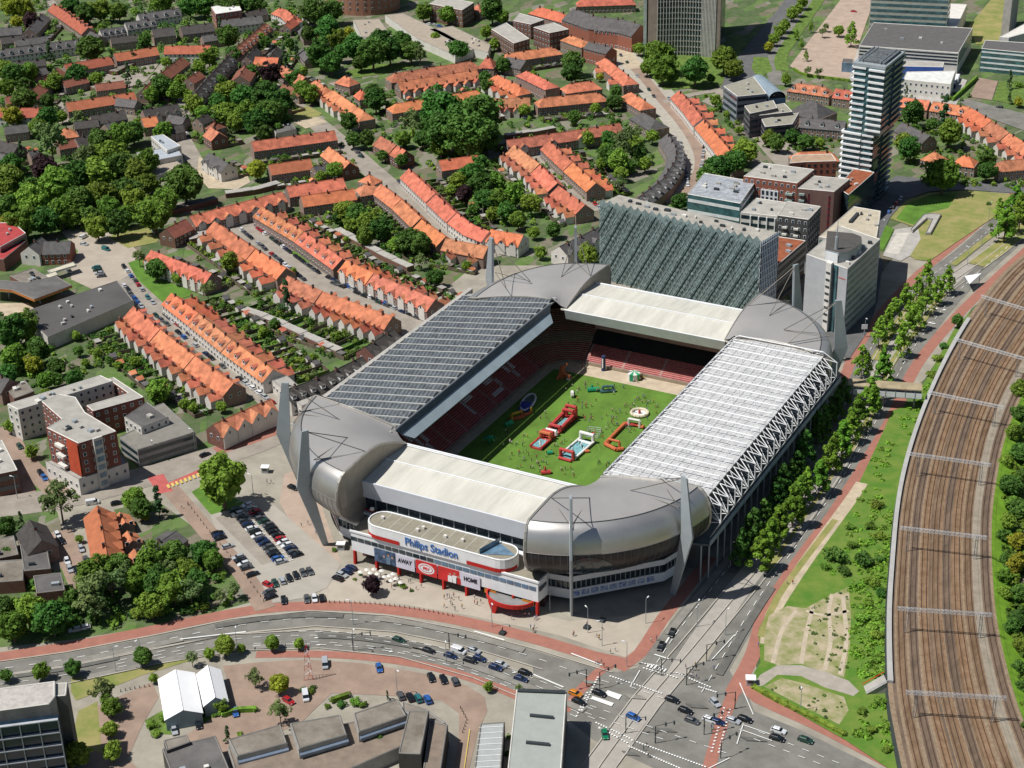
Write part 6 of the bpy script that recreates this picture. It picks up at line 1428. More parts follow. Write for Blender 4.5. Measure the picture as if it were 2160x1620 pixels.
block('white_hall', 'low white hall with pale roof right of the tower', 'hall', [(1905, 168), (2006, 178), (2016, 150), (1912, 152)], 9, offwh, mat('white_roof', (.60, .60, .57), .8), 'grid')
block('office_slab', 'tall concrete slab at the top right corner', 'office block', [(2108, 78), (2128, 80), (2200, 60), (2180, 40)], 14, offwh, None, None); block('office_slab', 'tall grey slab with dark side at the top right corner', 'office block', [V2(*P2(2110, 80)), V2(*P2(2126, 82)), V2(*P2(2126, 82))+V2(-4, 40), V2(*P2(2110, 80))+V2(-4, 40)], 45, concr, roofg, None, world=True)
block('long_office', 'long office with white floor bands under the concrete slab at the right edge', 'office block', [(2070, 103), (2230, 118), (2230, 95), (2078, 85)], 14, glasst, mat('slate_roof', (.105, .10, .098)), 'band', gm=MATS['white_band'], bh=.3)
block('bus_shelter_hall', 'small grey glass pavilion left of the tower top', 'pavilion', [(1776, 132), (1800, 134), (1800, 125), (1778, 124)], 6, glassb, roofb, None)
# --- top centre
rt = thing('round_brick_building', 'round stepped brick building at the top centre', 'office block', (0, 0, 0)); c = P2(765, 15); rt.location = (c.x, c.y, 0); og = (c.x, c.y, 0)
MB().prism([c+V2(28*cos(2*pi*k/30), 24*sin(2*pi*k/30)) for k in range(30)], 0, 22, 0, 1).build('drum', [mat('salmon_brick', (.30, .15, .10), .9, var=.1), roofg], rt, og)
for z in (5, 9, 13, 17):
    for k in range(16):
        a = -pi*.95+pi*.95*k/15; q = c+V2(28.05*cos(a), 24.05*sin(a)); link('window', WIN, rt, (q.x-og[0], q.y-og[1], z), a-pi/2)
for s, pts in (('left', [(745, 42), (762, 78), (830, 82), (800, 40)]), ('middle', [(812, 32), (850, 28), (940, 70), (1000, 104), (960, 118), (880, 82)]), ('right', [(905, 62), (955, 55), (1035, 95), (1030, 112), (975, 98)])):
    block('school_building', 'low school wing with tan flat roof above the park, %s wing' % s, 'school', pts, 5, offwh, mat('tan_flat_roof', (.33, .28, .22), .95, var=.1), None, units=5, group='tan roofed school wings')
for s, pts, z in (('left', [(1036, 62), (1084, 92), (1117, 82), (1068, 48)], 11), ('upper right', [(1082, 44), (1120, 52), (1148, 42), (1095, 28)], 10), ('lower right', [(1125, 58), (1160, 70), (1200, 62), (1168, 48)], 12), ('top', [(905, 8), (975, 22), (1000, 6), (930, -8)], 12)):
    block('brick_flats', 'brown brick flats with flat roof at the top centre, %s block' % s, 'apartment block', pts, z, brick, roofg, 'grid', group='brick flats at the top')
terrace([(1128, 12), (1202, 32)], 'hipped orange hall in front of the grey roofed school', hip=True, hw=6, zr=12, ze=8); terrace([(1208, 18), (1262, 36), (1318, 42)], 'large grey roofed brick school at the top', tile=tileg, hw=9, zr=17, ze=11, wall=brickr, group='grey roofed rows'); terrace([(1300, 38), (1352, 52)], 'grey roofed end wing of the brick school', tile=tileg, hw=8, zr=17, ze=11, wall=brickr, group='grey roofed rows')
terrace([(1195, 72), (1240, 88)], 'orange roofed row below the grey school', hip=True, zr=11, ze=8); terrace([(1242, 88), (1290, 100)], 'grey roofed brick house at the top of the wide street', tile=tileg, zr=12, ze=9, wall=brickr, group='grey roofed rows')
terrace([(1068, 120), (1110, 128)], 'grey roofed low hall beside the brick wall terrace', tile=tileg, hw=6, group='grey roofed rows'); terrace([(1000, 12), (1018, 6)], 'small orange pavilion roof at the top centre', hip=True); terrace([(1215, -2), (1340, -6)], 'orange roofs cut by the top edge', hip=True)
# --- white flat school in the woods, left
for s, pts, z in (('upper', [(318, 288), (352, 318), (382, 308), (345, 284)], 8), ('lower', [(288, 322), (300, 345), (385, 328), (372, 308)], 6), ('terrace', [(300, 350), (330, 372), (388, 350), (370, 338)], 3.5)):
    block('school_building', 'pale blue grey flat roofed school in the woods, %s part' % s, 'school', pts, z, plaster, mat('blue_grey_roof', (.34, .37, .40), .8, var=.1) if s != 'terrace' else mat('tan_flat_roof', (.33, .28, .22)), 'grid' if s != 'terrace' else None, units=3, group='pale school parts')
block('house', 'flat dark roofed pavilion beside the sports court', 'house', [(570, 262), (582, 282), (625, 272), (608, 252)], 5, plaster, roofb, None, units=2)
block('office_block', 'white topped brick office at the top left', 'office block', [(445, 15), (455, 30), (510, 22), (500, 2)], 12, brickr, mat('white_roof', (.60, .60, .57)), 'grid', units=3)
# --- left edge
block('supermarket', 'large dark grey flat roofed supermarket left of the orange terraces', 'supermarket', [(45, 660), (100, 712), (282, 634), (248, 592)], 6, plaster, mat('store_roof', (.085, .08, .078), .9, var=.12, sc=.06), None, units=9)
cn, _, og = block('filling_station', 'angular grey canopy with orange edge at the left edge', 'canopy', [(-20, 608), (25, 612), (72, 632), (152, 602), (118, 582), (60, 596), (-20, 590)], 6.5, mat('orange_edge', (.42, .16, .05), .7), roofb, None, z0=5.4)
for x, y in ((85, 640), (130, 620), (20, 630)): p = P2(x, y); MB().tube((p.x, p.y, 0), (p.x, p.y, 5.5), .25, 6).build('column', mastm, cn, og)
block('house', 'old roof cluster with worn dark roof beside the filling station', 'house', [(20, 582), (60, 605), (110, 590), (70, 566)], 5.5, brick, roofk, None, units=5)
block('red_framed_building', 'building with red roof frame at the left edge', 'office block', [(-20, 500), (0, 522), (55, 492), (30, 470), (-20, 470)], 9, mat('pink_wall', (.42, .22, .20), .8), mat('red_frame_roof', (.36, .05, .05), .7), 'band', units=2)
block('red_framed_building', 'lower wing with red edged roof at the left edge', 'office block', [(-20, 545), (8, 548), (56, 508), (45, 500), (-20, 530)], 6, brick, mat('red_frame_roof', (.36, .05, .05)), None)
terrace([(92, 510), (150, 508)], 'grey roofed brick house with white rooflight on the left square', tile=tileg, wall=brickr, hw=6, group='grey roofed rows'); terrace([(60, 520), (88, 500)], 'grey gabled annex left of the brick house', tile=tileg, wall=plaster, group='grey roofed rows')
block('white_canopy', 'long pale canopy roof on the left square', 'canopy', [(100, 570), (108, 576), (162, 560), (155, 552)], 4, offwh, mat('pale_roof', (.50, .47, .36), .9), None, z0=3.5); block('white_canopy', 'short pale canopy beside the long one on the left square', 'canopy', [(94, 580), (100, 588), (124, 580), (118, 572)], 4, offwh, mat('pale_roof', (.50, .47, .36)), None, z0=3.5)
# --- hotel complex
hb = mat('hotel_brick', (.20, .075, .055), .9, var=.15, sc=.8)
block('apartment_block', 'red brick and white corner apartment block on the lower left street', 'apartment block', [(98, 903), (165, 936), (246, 910), (180, 870), (160, 838), (125, 832), (88, 848), (130, 885)], 20, hb, roofg, 'grid', units=6, wmesh=WIN)
block('corner_building', 'white two storey base of the corner apartment block', 'apartment block', [(96, 974), (166, 1012), (270, 976), (248, 950), (180, 950)], 6.5, plaster, roofg, 'grid')
b_ = P2(243, 911, 20); a_ = P2(165, 938, 20); og = (a_.x, a_.y, 0)
bay = thing('glazed_bay', 'white and blue glazed bay running up the corner apartment block', 'bay', og); d = (b_-a_).normalized(); n = V2(d.y, -d.x); q0, q1 = a_.lerp(b_, .38), a_.lerp(b_, .62)
MB().prism([q0+n*.9, q1+n*.9, q1, q0], 0, 20.6).build('wall', plaster, bay, og)
for k in range(6): MB().prism([q0+n*.98+d*.4, q1+n*.98-d*.4, q1+n*.9-d*.4, q0+n*.9+d*.4], 1.5+3.2*k, 3.4+3.2*k).build('window_band', glassb, bay, og)
rdp = thing('red_balcony_wall', 'bright red balcony wall on the left side of the corner apartment block', 'wall', og); f0 = a_; f1 = P2(118, 912, 20); MB().prism([f0+V2(-.1, -.1)+(f1-f0)*.05, f1*.55+f0*.45+V2(-.12, -.1), f1*.55+f0*.45, f0+(f1-f0)*.05], 7, 19.8).build('panel', mat('bright_red_panel', (.45, .07, .03), .7), rdp, og)
for k in range(3): q_ = f0.lerp(f1, .75); MB().box((q_.x-.8, q_.y-.8, 8+4*k), (4.5, 1.6, 1.0), math.atan2((f1-f0).y, (f1-f0).x)).build('balcony', offwh, rdp, og)
block('apartment_wing', 'white apartment wing with solar panels behind the corner block', 'apartment block', [(15, 853), (38, 865), (238, 804), (212, 792)], 13, plaster, roofg, 'grid', units=6)
block('apartment_wing', 'red brick apartment wing with flat roof right of the white wing', 'apartment block', [(196, 868), (304, 838), (240, 796), (228, 800), (270, 830), (182, 856)], 11, hb, roofg, 'grid')
block('shop_building', 'low grey roofed shop building with white terrace below the brick wing', 'shop', [(252, 922), (290, 950), (412, 912), (345, 850), (262, 880), (300, 898)], 7, mat('shop_wall', (.30, .29, .27), .8), mat('grey_felt_b', (.20, .19, .165), .95, var=.1), 'band', units=4)
block('shop_building', 'raised dark roof on the low shop building', 'shop', [(262, 880), (298, 902), (356, 880), (310, 848)], 10, offwh, roofb, 'grid', units=1)
block('warehouse', 'brick warehouse with pale roof at the left edge below the apartments', 'warehouse', [(-40, 985), (-10, 1002), (38, 992), (5, 928), (-40, 940)], 9, brick, roofg, 'band', units=3)
block('house', 'small dark roofed house with skylight at the left edge above the white wing', 'house', [(18, 826), (30, 842), (72, 826), (52, 800)], 7, brick, roofk, None, units=3)
terrace([(-10, 790), (20, 800)], 'grey roofed cottages at the left edge above the white wing', tile=tileg, group='grey roofed rows'); terrace([(60, 690), (150, 650)], 'hidden lean-to roof', tile=tilek, zr=3, ze=2.5, win=False, chim=False, group='grey roofed rows') if False else None
# --- bottom edge
ob, OP, og = block('concrete_office', 'concrete office with deep grid facade in the bottom left corner', 'office block', [(-60, 1507), (0, 1500), (104, 1486), (117, 1470), (117, 1437), (-60, 1460)], 24, mat('raw_concrete', (.27, .25, .22), .95, var=.2, sc=.2), mat('stained_roof', (.40, .37, .34), .95, var=.14, sc=.6), None)
fa, fbb = P2(-60, 1507, 24), P2(104, 1486, 24); d = (fbb-fa).normalized(); n = V2(d.y, -d.x); T = (fbb-fa).length
MB().prism([fa+n*.1, fbb+n*.1+d*2, fbb+n*2.6+d*2, fa+n*2.6], 0, 20.5).build('glazed_wall', mat('deep_blue_glass', (.012, .025, .045), .15, spec=.7, var=.3), ob, og)
for k in range(6):
    z = .5+4.1*k; MB().prism([fa+n*2.7, fbb+n*2.7+d*2, fbb+n*3.6+d*2, fa+n*3.6], z, z+.3).build('facade_beam', mat('grid_concrete', (.36, .38, .40), .8), ob, og)
for k in range(9):
    p = fbb+d*(2-5.0*k); MB().prism([p+n*2.7-d*.12, p+n*3.5-d*.12, p+n*3.5+d*.12, p+n*2.7+d*.12], 0, 20.9).build('facade_column', MATS['grid_concrete'], ob, og)
block('stair_block', 'dark concrete stair block on the right end of the corner office', 'stair block', [(113, 1470), (140, 1468), (143, 1440), (112, 1442)], 23, mat('dark_concrete', (.11, .105, .095), .95), roofg, None)
gb, GP, og = block('green_grey_office', 'long grey green metal roofed office at the bottom centre beside the crossing', 'office block', [(1089, 1455), (1196, 1459), (1180, 1700), (1062, 1700)], 12, mat('dark_facade', (.05, .06, .065), .5), mat('grey_green_roof', (.30, .32, .295), .7, var=.05), 'band')
for (x, y) in ((1118, 1507), (1110, 1564)):
    p, q = P2(x, y, 12.3), P2(x+50, y+5, 12.3); MB().prism([p, q, q+V2(.3, -.8), p+V2(.3, -.8)], 12.1, 12.7).build('roof_slot', darkst, gb, og)
p, q = P2(1092, 1458, 12.2), P2(1193, 1462, 12.2); MB().tube((*p, 12.6), (*q, 12.6), .5, 5).build('front_rim', darkst, gb, og)
lp, LP_, og = block('bike_parking_roof', 'ribbed pale grey roof left of the grey green office', 'canopy', [(1013, 1527), (1065, 1523), (1052, 1700), (990, 1700)], 6, mat('dark_facade', (.05, .06, .065)), mat('ribbed_roof', (.33, .35, .34), .6, var=.06), None)
for k in range(9):
    y = 1535+12*k; p, q = P2(1012-.12*(y-1527), y, 6.1), P2(1063-.08*(y-1527), y-3, 6.1); MB().tube((*p, 6.15), (*q, 6.15), .12, 4).build('roof_rib', white, lp, og)
wr = dict(group='worn flat roofed bottom buildings')
for nm, pts, z, u in (('left end', [(482, 1560), (500, 1596), (606, 1568), (592, 1528)], 7, 1), ('centre', [(612, 1526), (630, 1580), (732, 1550), (718, 1508)], 8, 1), ('right end', [(746, 1505), (756, 1545), (858, 1510), (838, 1474)], 8, 1)):
    t_, PP, og = block('low_office', 'low office with worn brown roof and blue strip, %s' % nm, 'office block', pts, z, concr, roofk, None, units=0, **wr)
    P_a, P_b = P2(*pts[1], z-.6), P2(*pts[2], z-.6); d = (P_b-P_a).normalized(); n = V2(d.y, -d.x); MB().hexa([(*(P_a+n*.1), z-2.2), (*(P_b+n*.1), z-2.2), (*(P_b+n*1.3), z-2.5), (*(P_a+n*1.3), z-2.5)], [(*(P_a+n*.1), z-.6), (*(P_b+n*.1), z-.6), (*(P_b+n*1.3), z-1.9), (*(P_a+n*1.3), z-1.9)]).build('blue_strip', mat('blue_strip', (.20, .25, .32), .5), t_, og)
block('low_office', 'lower brown roofed terrace in front of the worn offices', 'office block', [(480, 1575), (500, 1640), (700, 1640), (880, 1560), (860, 1500)], 4.5, concr, mat('brown_roof', (.20, .16, .125), .95, var=.15), None, **wr)
block('low_office', 'tall narrow worn roofed block at the bottom centre', 'office block', [(840, 1590), (888, 1592), (905, 1500), (862, 1500)], 10, mat('dark_trim', (.06, .055, .05), .9), roofk, None, **wr); block('low_office', 'brown roofed lower strip right of the narrow block', 'office block', [(888, 1660), (925, 1660), (945, 1530), (905, 1520)], 7, mat('dark_trim', (.06, .055, .05)), MATS['brown_roof'], None, **wr)
block('low_office', 'angular white edged roof above the narrow block', 'office block', [(848, 1480), (900, 1496), (942, 1526), (932, 1530), (890, 1508), (850, 1500)], 7, white, roofk, None, **wr)
block('low_office', 'dark flat roofed hall at the bottom left below the parked cars', 'office block', [(342, 1580), (372, 1660), (500, 1660), (455, 1552)], 6, mat('dark_trim', (.06, .055, .05)), roofb, None, units=2, **wr)
block('low_office', 'small grey roof stub on the dark hall at the bottom left', 'office block', [(345, 1562), (352, 1584), (402, 1566), (394, 1550)], 7, mat('dark_trim', (.06, .055, .05)), roofk, None, **wr)
for nm, pts in (('large', [(370, 1412), (386, 1498)]), ('small', [(438, 1403), (454, 1471)])):
    hw = 5.1 if nm == 'large' else 3.3; terrace(pts, '%s white event tent beside the southern street' % nm, tile=mat('tent_white', (.80, .80, .80), .6, var=.02), wall=mat('tent_wall', (.20, .27, .30), .6), hw=hw, zr=6.2, ze=4, chim=False, win=False, group='white tents', kind='event_tent', cat='tent')
# footbridge from the stadium to the station, stairs
fbz = 6.0; f0, f1 = P2(1800, 822, fbz), P2(1944, 832, fbz); og = (f0.x, f0.y, 0); ft = thing('footbridge', 'covered footbridge from the stadium to the railway platform', 'footbridge', og); d = (f1-f0).normalized(); n = V2(-d.y, d.x)
MB().prism([f0-n*2.6, f1-n*2.6, f1+n*2.6, f0+n*2.6], fbz-.8, fbz).build('deck', concr, ft, og); MB().prism([f0-n*3-d*2, f1-n*3, f1+n*3, f0+n*3-d*2], fbz+2.9, fbz+3.2, 0, 0).build('roof', mat('bridge_roof', (.33, .27, .17), .8, var=.15), ft, og); MB().prism([f0-n*2.7, f1-n*2.7, f1-n*2.6, f0-n*2.6], fbz-.6, fbz+1.6).build('side_panel', white, ft, og)
for k in range(7): p = f0.lerp(f1, (k+.3)/7)-n*2.75; MB().tube((*p, fbz-.6), (*p, fbz+2.9), .12, 4).build('post', mastm, ft, og)
for k in (.45, .9): p = f0.lerp(f1, k); MB().tube((*p, 0), (*p, fbz-.8), .35, 6).build('pier', concr, ft, og)
s0, s1 = P2(1822, 1458, 0), P2(1868, 1432, ZR); og = (s0.x, s0.y, 0); stt = thing('station_stairs', 'concrete stairs with red rail climbing to the lower end of the platform', 'stairs', og); d = (s1-s0).normalized(); n = V2(-d.y, d.x); mb = MB(); K = 16
for k in range(K): a, b = s0.lerp(s1, k/K), s0.lerp(s1, (k+1)/K); mb.prism([a-n*1.9, b-n*1.9, b+n*1.9, a+n*1.9], 0, ZR*(k+1)/K+.01*(k % 2))
mb.build('steps', concr, stt, og); MB().tube((*(s0+n*2), 1), (*(s1+n*2), ZR+1), .12, 5).build('handrail', redm, stt, og); MB().tube((*(s0-n*2), 1), (*(s1-n*2), ZR+1), .12, 5).build('handrail', mastm, stt, og)
block('ramp_wall', 'sunken concrete ramp frame in the meadow on the right', 'ramp', [(1948, 452), (1966, 450), (1986, 452), (1964, 492), (1952, 492), (1966, 462), (1956, 460), (1925, 488), (1920, 484)], 1.2, concr, None, None)

def face_boxes(root, og, a, b, z, items, m, name):
    """items: (fraction along, height, width, height size, depth) boxes proud of a facade from pixel a to b at height z"""
    p, q = P2(*a, z), P2(*b, z); d = (q-p).normalized(); n = V2(d.y, -d.x)
    if n.dot(tocam(p)) < 0: n = -n
    for f, zc, w_, h_, dp in items:
        c = p.lerp(q, f)+n*dp/2; MB().box((c.x, c.y, zc), (w_, dp, h_), math.atan2(d.y, d.x)).build(name, m, root, og)
by = {o.get('label', ''): o for o in S.objects if o.parent is None}
def fb_(lab): o = by[lab]; return o, tuple(o.location)
o, g_ = fb_('brick apartment block with white framed centre and pale roof left of the low sedum roof')
face_boxes(o, g_, (1568, 372), (1682, 387), 25, [(.5, 14, 8.5, 12, .35)], white, 'white_frame'); face_boxes(o, g_, (1568, 372), (1682, 387), 25, [(.38+.08*i, 9.5+3*j, 1.1, 1.9, .5) for i in range(4) for j in range(4)], pane, 'framed_window')
face_boxes(o, g_, (1568, 372), (1682, 387), 25, [(.86, 6.5+3.2*j, 3.6, 1.0, 1.2) for j in range(5)]+[(.10, 6.5+3.2*j, 3.2, 1.0, 1.2) for j in range(5)], mat('pale_green_glass', (.30, .38, .34), .3), 'balcony')
o, g_ = fb_('brown brick apartment corner with grey roof right of the white framed one')
face_boxes(o, g_, (1682, 398), (1760, 405), 23, [(.13, 5+3.1*j, 2.6, .9, 1.1) for j in range(6)], MATS['pale_green_glass'], 'balcony'); face_boxes(o, g_, (1682, 398), (1760, 405), 23, [(.32, 12, .9, 17, .1), (.88, 12, .9, 17, .1)], mat('dark_red_panel', (.16, .02, .025), .6), 'red_panel'); face_boxes(o, g_, (1682, 398), (1760, 405), 23, [(f, 5+3.1*j, .6, .9, .16) for f in (.32, .88) for j in range(6)], pane, 'window')
o, g_ = fb_('dark grey apartment block with pale roof in front of the brick ones')
face_boxes(o, g_, (1640, 455), (1706, 464), 21, [(f, 6+3.3*j, 2.2, .8, 1.0) for f in (.25, .62) for j in range(4)], offwh, 'balcony')
o, g_ = fb_('low pale roofed apartment block with white frame between glass office and dark block')
face_boxes(o, g_, (1562, 448), (1640, 457), 19, [(.28+.22*i, 9.5, .5, 17, .7) for i in range(4)], white, 'white_post')
o, g_ = fb_('pale grey office slab with beige roof and dark roof pavilion beside the lattice block')
for k in range(5):
    f = .12+.17*k; q = P2(1788, 568, 30).lerp(P2(1857, 505, 30), f)-e1*2.2; MB().box((q.x, q.y, 30.6), (1.6, 1.3, 1.2)).build('rooftop_unit', rnd.choice((mastm, darkst, offwh)), o, g_)
p, q = P2(1790, 470, 27.2), P2(1806, 452, 27.2); MB().prism([p, q, q+V2(1.2, .4), p+V2(1.2, .4)], 27, 28.2).build('rooftop_unit', darkst, o, g_)
# ================================================================ VEGETATION
zone('in the wood at the left edge', '107,301,36,w 94,350,32,p 45,320,12,c 20,385,38 70,430,38 120,390,38 160,370,33,d 205,362,36 250,350,34,d 290,365,30 165,420,36,d 215,410,36 260,400,33,d 310,345,26 389,386,40,d 350,420,27 324,450,38 205,480,25 245,470,29,d 285,430,28 20,440,30,d 50,470,30 90,465,30,d 130,450,30 230,320,32 210,295,26,d 180,330,26,w 255,290,24 345,272,22 280,275,26,d 310,385,24 22,345,24,d 60,400,28,d 150,455,24 185,455,22,d 230,440,24 15,470,24,y 265,455,22', 'trees of the left wood')
zone('among the houses in the upper left corner', '25,12,24,y 50,18,20,y 35,45,14,y 65,45,18,p 191,100,28,d 105,115,13,c 305,82,15,d 160,155,24,d 235,128,11,c 280,122,9,c 270,160,13,c 203,165,15 60,150,24 30,160,26,d 10,145,24 50,205,28,d 90,185,16 25,245,20,y 100,250,26,d 80,265,22 115,175,18 180,25,24,d 210,20,22 150,10,20,d 250,22,20 100,210,16,d 12,185,18 45,178,16,d 290,262,14 130,245,14 165,245,12,w', 'trees in the upper left corner')
zone('between the terraces left of the park', '340,180,26,d 370,190,20 320,200,18 465,60,11,c 480,75,24,d 495,115,16,d 440,120,18 420,140,14 540,150,14,d 525,150,16,d 570,160,22,p 600,125,13,c 626,110,11,c 620,165,18,d 480,195,26 510,200,28,d 557,200,32,d 590,215,30,d 570,240,32,d 540,258,28,d 520,235,26 480,235,26 460,210,20,d 430,240,17 555,280,18,d 395,200,13 410,220,20 425,235,15 480,5,30,d 430,8,25,d 400,12,22,d 540,12,20,d 520,5,25,d 340,5,25 640,190,20 655,200,18 641,175,14 550,80,13 560,90,12,d 350,130,12 450,150,12 465,170,14,d 380,170,14 400,160,12,w 610,90,12,d 500,255,20 455,250,14,d 600,255,16,d 585,270,14,d', 'trees left of the park')
zone('in the park at the top', '663,25,26,d 698,20,26,d 692,62,30,d 712,85,20 675,115,30,d 698,130,25,d 735,68,13,y 730,86,14,y 747,100,26,d 786,110,32,d 802,85,26,d 822,108,25,d 847,88,26,d 867,104,25,d 886,118,17,w 893,26,17 945,32,18 1026,66,15 1042,92,13 967,101,22,d 918,78,12 1038,20,26,d 1123,65,11,y 1060,35,16 650,70,18,d 760,130,18,d 720,110,18,d', 'park trees')
zone('around the orange terraces below the park', '792,212,24,d 786,196,20,d 1061,136,17,d 1022,162,16,d 1026,180,13,d 1207,130,26,d 1205,152,22,d 1224,150,11,c 1265,162,9,y 1142,125,9 1300,192,15,d 1297,212,18,d 1256,228,13 1106,232,14 1213,248,14,d 735,258,19,d 745,292,19,d 773,292,19,d 806,328,13,d 848,337,15,d 705,358,18 676,372,13 541,355,22,y 822,226,11,d 640,150,12 985,150,8 1125,158,9 1180,215,8 1285,150,10,d', 'trees around the upper terraces')
zone('in the huge dark clump in the middle distance', '930,235,46,d 1006,240,52,d 965,262,44,d 930,282,40,d 985,288,44,d 1025,285,36,d 910,262,28,d 870,262,24,w 850,290,19 930,306,24 1000,308,24,d 890,290,20,d', 'trees of the dark clump')
zone('in the gardens behind the curving street', '1012,345,18,d 996,365,24,d 965,382,18 1012,390,28,d 1045,382,24 980,410,20,p 1022,418,25,d 1051,416,26 1087,411,26 1120,430,22 1068,447,22,d 1093,463,20 1168,483,18,d 1126,490,14 1307,388,16,w 1040,450,16 1000,440,14,d 950,400,12', 'trees behind the curving street')
zone('in the garden block left of the curving street', '727,447,24 753,453,25,d 776,466,24 802,486,24,d 770,498,22 863,505,28,d 886,512,26,d 834,515,18 715,460,16,d 740,475,16 1140,532,14 918,585,18,d 888,550,15,w 985,560,12 940,545,12,d', 'trees left of the curving street')
zone('in the gardens left of the wide curving avenue', '1285,324,26,d 1314,311,30,w 1304,340,24 1239,292,16 1285,292,18,d 1340,300,18 1279,321,18 1347,322,20,d 1376,287,15 1330,350,16,d 1310,365,16 1360,345,16 1345,280,14,w 1270,345,14 1300,262,12,d', 'trees left of the avenue')
zone('on the lawn in front of the curved office tower', '1392,118,32 1398,146,28 1467,146,30,d 1527,125,28 1547,146,20 1347,102,13 1365,140,18 1500,165,10,d 1418,160,16,d', 'trees before the curved tower')
zone('around the modern blocks and the tower', '1658,167,12 1509,212,13 1571,316,28 1515,352,32,d 1493,371,26,d 1551,341,25,d 1434,423,20,d 1622,290,17 1639,303,17,d 1671,287,18,d 1700,297,18,d 1558,274,9 1927,237,28,d 1917,312,26,d 1993,245,20,c 2004,281,28 1990,365,38 2083,335,20,d 2082,358,22,d 1906,300,20 1240,538,20 1730,300,11 1930,275,16,d 1965,262,14,d 1520,225,9,d 1500,235,8 1532,240,8', 'trees around the tower')
zone('along the avenue at the top right', '1670,30,13 1655,53,14 1644,66,13 1632,82,13 1621,98,12,y 1693,5,13 1682,20,13 1735,68,9,w 1742,57,8,w 1769,64,12 1796,78,11,s 1704,150,9,w 1727,153,9,w 1700,120,5,s 1690,95,5,s 1680,75,5,s 1712,60,5,s 2130,170,10,c 2130,205,8,c 2150,180,12,h 2148,215,10,y 1895,245,8,d 1912,195,7,c', 'trees at the top right')
zone('along the street at the right edge', '2142,434,17,s 2121,478,18,s 2152,460,18,s 2108,452,12,s 2090,477,7,w 2085,430,7,k', 'trees at the right edge')
zone('in the boulevard row left of the busway, upper part', '1955,585,13,s 1934,617,12,s 1911,634,13,s 1885,667,14,s 1870,688,14,s 1854,711,14,s 1818,773,16,s', 'upper boulevard trees, left row')
zone('in the boulevard row right of the busway, upper part', '1999,597,13,s 1976,619,13,s 1954,641,13,s 1934,671,14,s 1916,694,14,s 1901,727,15,s 1864,779,17,s 1925,660,9,s', 'upper boulevard trees, right row')
zone('in the shaded boulevard row beside the stadium', '1779,836,15,n 1763,861,15,n 1738,897,16,n 1724,908,16,n 1699,958,18,n 1682,991,17,n 1652,1030,20,n 1588,1125,20,n 1668,1010,15,n 1640,1058,17,n 1565,1165,17,n 1752,880,12,n 1612,1095,16,n', 'lower boulevard trees, left row')
zone('in the sunlit boulevard row beside the red cycle path', '1835,847,17,s 1810,883,18,s 1777,938,17,s 1752,969,17,s 1729,1013,18,s 1688,1046,17,s 1674,1080,19,s 1643,1108,18,s 1607,1169,20,s 1627,1138,17,s 1795,910,15,s 1762,950,14,s 1700,1025,15,s', 'lower boulevard trees, right row')
zone('on the slope beside the railway platform', '1765,1175,28,k 1824,1183,26,k 1849,1066,18,h 1818,1303,18,h 2020,675,14,d 1795,1113,12,h 1855,1130,16,h 1840,1230,18,h 1860,1250,16,k 1850,1340,16,h 1845,1390,16,h 1780,1205,16,k 1800,1150,14,h 1835,1110,14,h 1858,1180,14,k 1830,1270,14,h 1850,1300,15,h 1740,1195,12,h 1855,1420,12,h 1820,1500,14,h 1858,1480,16,h 1840,1540,14,h 1868,1530,14,h 1870,1580,12,h 1980,755,14,h 1965,790,14,h 1990,730,12,k 1950,840,8,h', 'bushes on the railway slope', .3)
zone('in the green belt right of the railway', '2152,822,22 2152,872,20,d 2138,913,20 2152,952,22,d 2120,974,16 2132,1024,24,d 2154,1072,24,d 2127,1100,18 2116,1130,16,d 2146,1141,20,y 2143,1191,20,y 2120,1180,14,d 2118,1215,18 2152,1253,22,d 2121,1253,16 2154,1303,20,d 2135,1325,18,d 2154,1359,18 2149,1406,16,d 2154,1448,16,d 2155,1490,14 2168,1540,18,d 2135,1060,18 2165,900,18,d 2165,1000,20,d 2165,1180,20', 'trees right of the railway')
zone('around the apartment complex at the lower left', '333,822,28 389,852,13 467,857,13 22,897,16 67,952,15 94,802,20 155,797,20,d 120,775,20,d 285,762,13 248,770,10 407,860,11 60,770,16,d 15,790,22,d 95,830,10 425,835,10,d', 'trees around the apartments')
zone('beside the black supermarket roof', '20,700,34,d 50,690,30 80,740,28,d 30,750,30 70,772,18,y 120,800,16,d 160,707,11 205,745,12 165,740,12,d 180,765,10 230,760,10,d', 'trees by the supermarket')
zone('beside the lower left street', '125,1052,42,w 281,1052,27 297,1074,23,d 333,1062,19,c 308,1091,8,y 11,1108,24,d 44,1100,11,c 167,1136,9 15,1165,14,d', 'trees on the lower left street')
tr_ = tree(469, 1024, 47, 'b'); tr_['label'] = 'biggest single tree, standing on a green triangle beside the car park'; tr_['group'] = 'car park trees'; tr_.scale = (1, 1, 1.35)
zone('in the lower left thicket', '192,1252,42,w 233,1231,38,w 197,1282,27,w 319,1275,30 363,1241,36 332,1230,32,d 402,1249,30,w 415,1225,26,d 109,1300,40,d 65,1290,34 26,1319,34 464,1258,15,w 493,1245,17,w 317,1187,36 370,1169,30,d 430,1163,26,d 450,1182,24 250,1191,28,d 195,1213,38 264,1215,28,w 10,1280,26,d 285,1225,28 395,1200,26 350,1200,26,w 290,1295,18,h 345,1290,18,h 395,1290,16,k 430,1280,16,h 150,1270,24,d', 'trees of the lower left thicket')
zone('along the south side of the main road', '301,1383,22,d 153,1409,18,d 86,1417,18 12,1424,15,d 324,1430,11 404,1388,15,w 441,1378,13 474,1362,23 508,1367,11 574,1354,17 631,1357,13 1030,1449,11 1095,1452,9,w', 'roadside trees')
